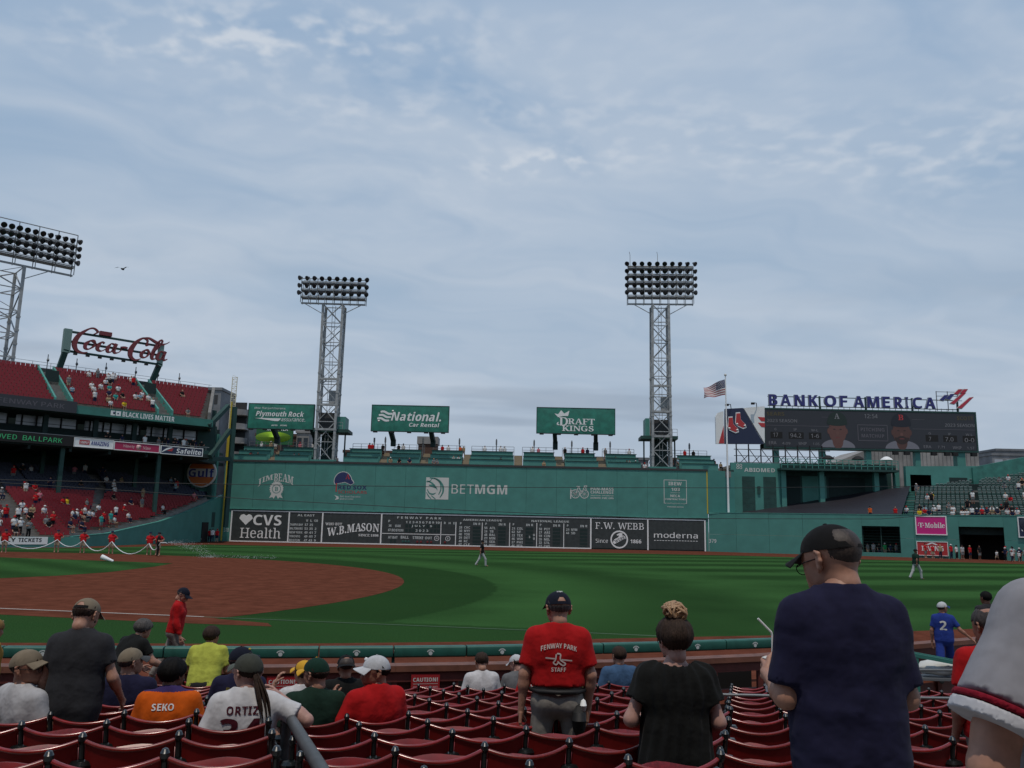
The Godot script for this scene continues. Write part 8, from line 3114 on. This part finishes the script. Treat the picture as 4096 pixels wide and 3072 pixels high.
func build_crowd() -> void:
	for k in PALETTE: mat("f_" + k, PALETTE[k][0], PALETTE[k][1], PALETTE[k][2], 0.9, {"spec": 0.3})
	rng.seed = 21
	var x := stand_xf()
	var sy := x.basis.get_euler().y + PI
	# lower third-base seats: clusters
	var done := {}
	var n := 0
	while n < 84:
		var i := int(absf(rng.randfn(0.0, 9.0))) if rng.randf() < 0.8 else rng.randi_range(16, 27)
		if i > 27: continue
		var f := rng.randf()
		var p: Vector3
		var yw := sy
		var seg := rng.randf()
		var side: String
		if seg < 0.5 or i < 1:
			p = Vector3(-16.2 - 0.52 * rng.randi_range(0, 17), 0.75 + 0.254 * i, 13.4 - 0.82 * i - 0.42)
			side = "left part"
			if fposmod(p.x * 0.13 + i * 0.21, 1.0) > 0.62: continue
		else:
			var e := row_end(i)
			var l := Vector2(BEND, 13.4 - 0.82 * i).distance_to(e)
			if l < 2.0: continue
			var d := (e - Vector2(BEND, 13.4 - 0.82 * i)) / l
			var q := 0.3 + 0.52 * rng.randi_range(0, int((l - 1.0) / 0.52))
			if fposmod(q * 0.11 + i * 0.17, 1.0) > 0.6: continue
			p = Vector3(BEND + d.x * q, 0.75 + 0.254 * i, 13.4 - 0.82 * i + d.y * q) + Vector3(d.y, 0, -d.x) * 0.35
			yw = sy - atan2(d.y, d.x)
			side = "right part"
		var key := Vector3i(roundi(p.x * 2), i, roundi(p.z * 2))
		if done.has(key): continue
		done[key] = true
		var pose: String = ["sit", "sit", "sit_b", "stand", "stand_b"][rng.randi() % 5]
		if pose.begins_with("sit"): p.y += 0.0
		crowd(pose, x * p, yw, "row %d of third-base seats, %s" % [i + 1, side], "spectators in the lower third-base seats")
		n += 1
	n = 0
	while n < 30:
		var i := rng.randi_range(0, 9)
		var px := rng.randfn(-7.2, 2.2) if rng.randf() < 0.72 else rng.randf_range(-21.0, 3.0)
		if px < -11.5 and rng.randf() < 0.5: px = -12.6 + rng.randf_range(-0.5, 0.8)
		px = snappedf(px, 0.5)
		if px > 0.8 + 0.42 * i or absf(px + 14.45) < 1.2 or absf(px + 3.3) < 1.2 or done.has(Vector2i(roundi(px * 2), i)): continue
		done[Vector2i(roundi(px * 2), i)] = true
		crowd("sit" if rng.randf() < 0.75 else "stand", x * Vector3(px, 14.95 + 0.46 * i, -0.75 - 0.8 * i), sy, "row %d of upper deck" % (i + 1), "spectators on the upper deck")
		n += 1
	for k in 13:
		var px: float = [1.6, 1.0, 0.5, -0.1, -0.6, -1.2, -1.7, -2.3, -2.9, -3.4, -5.2, -7.6, -9.4, -12.0, -14.2, -17.1, -20.2][k]
		crowd("stand" if k % 3 else "stand_b", x * Vector3(px, 10.75, -0.95 - 0.5 * (k % 2)), sy, "club terrace, place %d from right end" % (k + 1), "spectators on the club terrace", ["black", "navy", "black", "grey", "white", "navy"][k % 6])
	# on top of the tall wall
	var spots := [[-39.3, 2, "red"], [-37.9, 1, "red"], [-36.9, 1, "black"], [-37.6, 3, "white"], [-36.8, 3, "white"], [-36.2, 3, "tan"], [-35.5, 3, "white"], [-31.6, 1, "white"], [-30.9, 1, "black"], [-30.2, 1, "red"], [-31.8, 3, "pink"], [-29.8, 3, "white"], [-29.3, 3, "black"], [-24.9, 0, "grey"], [-23.6, 0, "black"], [-21.3, 3, "red"], [-20.9, 3, "red"], [-19.3, 3, "black"], [-17.2, 0, "tan"], [-16.7, 0, "tan"], [-15.9, 0, "black"], [-14.5, 0, "navy"], [-16.9, 3, "black"], [-16.2, 3, "white"], [-14.0, 3, "red"], [-11.0, 0, "grey"], [-10.5, 0, "grey"], [-10.3, 3, "red"], [-9.4, 3, "white"], [-8.8, 3, "black"], [-8.3, 1, "white"], [-7.6, 1, "white"], [-7.6, 3, "orange"], [-7.1, 3, "tan"], [-4.4, 3, "red"], [-3.9, 3, "white"], [-1.4, 1, "black"], [-1.5, 3, "white"], [-0.9, 3, "white"], [2.4, 3, "black"], [3.3, 3, "white"], [4.2, 3, "pink"], [4.8, 0, "tan"], [8.2, 3, "black"], [8.7, 3, "grey"], [10.9, 3, "red"], [11.6, 3, "navy"], [14.3, 3, "grey"], [15.6, 2, "black"], [16.3, 0, "white"], [17.4, 1, "white"], [17.0, 1, "black"], [18.3, 1, "red"], [17.9, 3, "white"], [18.6, 3, "tan"], [19.3, 0, "white"], [24.9, 2, "pale-blue"], [26.3, 3, "red"], [27.6, 3, "black"], [28.9, 3, "red"], [30.2, 2, "black"], [30.7, 1, "tan"]]
	for si in spots.size():
		if si % 5 == 4: continue
		var k: Array = spots[si]
		var t: int = k[1]
		var tier: String = ["front row", "second row", "third row", "top row"][t]
		var px: float = k[0]
		var near := "near the foul pole" if px < -35 else ("by the left tower" if px < -23 else ("below car rental billboard" if px < -7 else ("between the two billboards" if px < 3 else ("below crown billboard" if px < 13.5 else "by the right tower"))))
		crowd("stand" if t == 3 else "sit", Vector3(px, 10.9 + (0.55 * t if t < 3 else 2.15) + (0.0 if t else 0.0), -119.2 - 0.75 - 1.9 * t - (0.0 if t else -0.2)), PI, "wall's " + tier + ", " + near, "spectators on top of the tall wall", k[2])
	# bleachers
	var bx := Transform3D(Basis(Vector3.UP, deg_to_rad(-30.3)), Vector3(46.0, 0, -110.6))
	n = 0
	while n < 54:
		var i := rng.randi_range(0, 2) if rng.randf() < 0.5 else rng.randi_range(3, 21)
		var px := snappedf(rng.randf_range(5.5, 22.0), 0.54)
		if i == 5 or i == 11 or i == 17 or done.has(Vector2i(1000 + roundi(px * 2), i)): continue
		var z := -0.85 - 0.82 * i
		if z < -15.0 and px < 6.0 + (-15.0 - z) * 1.02: continue
		done[Vector2i(1000 + roundi(px * 2), i)] = true
		var part_of := "left end" if px < 10 else ("middle" if px < 15 else "right end")
		crowd("sit" if rng.randf() < 0.8 else "stand", bx * Vector3(px, 4.75 + 0.256 * i, z - 0.4), bx.basis.get_euler().y + PI, "row %d of bleachers, %s" % [i + 1, part_of], "spectators in the bleachers")
		n += 1
	for k in [[47.4, -110.6, "orange", "alone at the tarpaulin's front edge"], [50.0, -109.0, "red", "at the tarpaulin's right corner"]]:
		crowd("stand", Vector3(k[0], 4.7, k[1]), PI, k[2 + 1], "staff along the outfield wall top", k[2])
	# by the garage door and the low red sign
	for k in 24:
		var px := 57.2 + 5.6 * fposmod(k * 0.377, 1.0)
		var pz := -99.4 + (px - 57.2) * 0.5 + 1.6 * fposmod(k * 0.618, 1.0)
		var size := 0.72 if k % 3 == 0 else 0.95
		crowd(["walk", "stand", "stand_b"][k % 3], Vector3(px, 0, pz), PI * 0.5 + 0.5 * (k % 4), "place %d in the garage door group" % (k + 1), "group gathering at the garage door", ["white", "white", "navy", "white", "black", "pale-grey"][k % 6], size)
	for k in [[51.6, -105.0, "red"], [52.3, -104.6, "red"], [53.1, -104.3, "tan"], [53.9, -103.3, "red"], [54.4, -103.0, "white"], [54.9, -102.6, "pale-grey"], [55.6, -102.2, "red"], [56.4, -101.6, "black"]]:
		crowd("stand", Vector3(k[0], 0, k[1]), PI + 0.3, "by the low red wall sign", "people by the low red wall sign", k[2])
	var x3 := cf_xf(3)
	for k in 6:
		crowd("stand", x3 * Vector3(0.5 + 0.68 * k, 0.0, -1.2 - 0.3 * (k % 2)), PI, "behind the wall window, place %d from left" % (k + 1), "people behind the wall window", ["grey", "pale-grey", "black", "green", "navy", "grey"][k])
	for k in [[-39.6, -112.3, "red"], [-39.0, -111.6, "white"], [-38.5, -111.9, "red"]]:
		crowd("stand", Vector3(k[0], 0, k[1]), 0.6, "at the foot of the tall wall's left corner", "three people at the wall's left corner", k[2])
	# players
	far_person("walk", "black", "black cap", "pale-grey trousers", Vector3(-1.81, 0.0, -57.67), -1.45, "player in dark top and pale trousers walking before the scoreboard", "players walking in the outfield", 1.0, "skin_b")
	far_person("walk", "dark-green", "black cap", "pale-grey trousers", Vector3(25.17, 0.0, -52.54), -1.3, "player in dark green top walking right on the outfield grass", "players walking in the outfield", 1.05, "skin_c")
	# grounds crew with the hose
	var crew := [[-37.45, -63.2, "red", "leftmost of the hose crew"], [-33.3, -64.2, "red", "second from left of the hose crew"], [-30.9, -65.2, "red", "middle of the hose crew, broadest"], [-28.75, -65.3, "red", "fourth from left of the hose crew"], [-27.2, -64.4, "red", "fifth from left of the hose crew"], [-26.75, -64.9, "red", "just behind the nozzle man"], [-26.05, -63.2, "black", "spraying the infield dirt"]]
	crew[1] = [-35.0, -65.9, "red", "second from left of the hose crew"]
	crew[2] = [-33.0, -65.9, "red", "third from left of the hose crew"]
	crew[3] = [-30.6, -65.5, "red", "fourth from left of the hose crew"]
	for k in crew:
		far_person("carry" if k[2] == "black" else "stand_b", k[2], "navy cap" if k[2] == "red" else "black cap", "khaki shorts" if k[2] == "red" else "black trousers", Vector3(k[0], 0.0, k[1]), -1.2 if k[2] == "black" else PI + 0.3, "groundskeeper in %s shirt, %s" % [k[2], k[3]], "grounds crew holding the hose")
	var pts := []
	var hand := [Vector3(-41, 0.9, -63.4), Vector3(-37.3, 0.95, -62.9), Vector3(-34.85, 1.0, -65.6), Vector3(-32.85, 1.0, -65.6), Vector3(-30.45, 0.95, -65.2), Vector3(-27.1, 0.9, -64.1), Vector3(-25.8, 1.0, -62.95)]
	for i in hand.size() - 1:
		for q in 9:
			var t := q / 9.0
			var sag: float = [0.6, 0.65, 0.5, 0.75, 0.85, 0.5][i]
			pts.append(hand[i].lerp(hand[i + 1], t) - Vector3.UP * sag * 4.0 * t * (1 - t))
	pts.append(hand[6])
	pts.append(hand[6] + Vector3(0.45, 0.02, 0.05))
	var b := MB.new()
	b.tube(pts, 0.034, 7)
	single(b, "water_hose", "long white hose sagging between the grounds crew along the infield", "hose", M.hose)
	# the jet of water
	var sb := MB.new()
	sb.ball(Vector3.ZERO, Vector3.ONE, 6)
	var places := []
	for k in 1100:
		var t := rng.randf()
		var v := Vector2(rng.randfn(0, 1), rng.randfn(0, 1)) * (0.04 + 0.42 * t)
		var p := Vector3(-25.35 + 3.6 * t, 1.0 + 0.25 * t - 1.3 * t * t + v.y * 0.7, -62.9 + v.x)
		if rng.randf() < 0.35: p = Vector3(-22.6 + rng.randf() * 5.5, 0.05 + absf(rng.randfn(0, 0.10)), -62.7 + rng.randfn(0, 0.8))
		if p.y < 0.02: p.y = 0.02 + rng.randf() * 0.05
		places.append(Transform3D(Basis.from_scale(Vector3.ONE * rng.randf_range(0.006, 0.015)), p))
	var mm := MultiMesh.new()
	mm.transform_format = MultiMesh.TRANSFORM_3D
	mm.mesh = sb.mesh()
	mm.instance_count = places.size()
	for i in places.size(): mm.set_instance_transform(i, places[i])
	var w := MultiMeshInstance3D.new()
	w.name = "water_spray"
	w.multimesh = mm
	w.material_override = mat("water_drop", 0.75, 0.78, 0.8, 0.3)
	w.set_meta("kind", "stuff")
	w.set_meta("label", "spray of water from the hose falling on the infield dirt")
	add_child(w)
	# pale tapered thing left on the infield grass
	b = MB.new()
	b.lathe([Vector2(0.0, -0.42), Vector2(0.07, -0.4), Vector2(0.10, -0.1), Vector2(0.15, 0.25), Vector2(0.16, 0.4), Vector2(0.0, 0.44)], Transform3D(Basis(Vector3(0, 0, 1), 1.25) * Basis(Vector3.UP, 0.3), Vector3(-25.2, 0.17, -53.6)), 12)
	single(b, "white_marker", "small white tapered object lying at the infield grass edge", "marker", M.white)
	# bird
	b = MB.new()
	var c := Vector3(-28.2, 20.4, -57.8)
	b.ball(c, Vector3(0.10, 0.06, 0.22), 8)
	b.grid([[c + Vector3(-0.05, 0.02, -0.08), c + Vector3(-0.3, 0.14, -0.02), c + Vector3(-0.55, 0.05, 0.06)], [c + Vector3(-0.05, 0.02, 0.1), c + Vector3(-0.3, 0.13, 0.1), c + Vector3(-0.55, 0.05, 0.08)]])
	b.grid([[c + Vector3(0.05, 0.02, -0.08), c + Vector3(0.28, 0.16, -0.02), c + Vector3(0.5, 0.10, 0.06)], [c + Vector3(0.05, 0.02, 0.1), c + Vector3(0.28, 0.15, 0.1), c + Vector3(0.5, 0.10, 0.08)]])
	single(b, "bird", "small dark bird flying high above the red script sign", "bird", M.black)

# the stand behind the camera, whose roof keeps the southern sky off the backs of people and seats
func build_home_stand() -> void:
	var o := thing("home_grandstand", "roofed grandstand behind the camera shading the backs of the seats", "grandstand")
	for i in 16:
		var b := MB.new()
		var z := 2.5 + 1.4 * i
		b.box(Vector3(-60, -1, z), Vector3(60, 1.35 + 0.5 * i, z + 1.4))
		part(b, "step", M.concrete, o)
		b = MB.new()
		b.box(Vector3(-60, 1.35 + 0.5 * i, z + 0.5), Vector3(60, 2.1 + 0.5 * i, z + 0.7))
		part(b, "bench", M.far_seat, o)
	var b := MB.new()
	b.box(Vector3(-60, 12.8, 9.5), Vector3(60, 13.6, 30))
	part(b, "roof", M.green_dark, o)
	b = MB.new()
	b.box(Vector3(-60, -1, 25), Vector3(60, 13, 26))
	part(b, "back_wall", M.green_dark, o)
	for i in 9:
		b = MB.new()
		b.bar(Vector3(-48 + 12 * i, 3, 11), Vector3(-48 + 12 * i, 12.8, 11), 0.5)
		part(b, "column", M.green_dark, o)

func _ready() -> void:
	setup_light()
	rng.seed = 7
	fold_noise.seed = 3
	fold_noise.frequency = 0.02
	setup_materials()
	more_materials()
	build_field()
	build_tall_wall()
	build_scoreboard()
	build_wall_seats()
	build_stand()
	build_centre_wall()
	build_centre_backing()
	build_background()
	build_towers()
	build_billboards()
	build_flag()
	build_foul_pole()
	build_video_board()
	build_front()
	plan_chairs()
	build_near_people()
	build_chairs()
	build_crowd()
	build_home_stand()
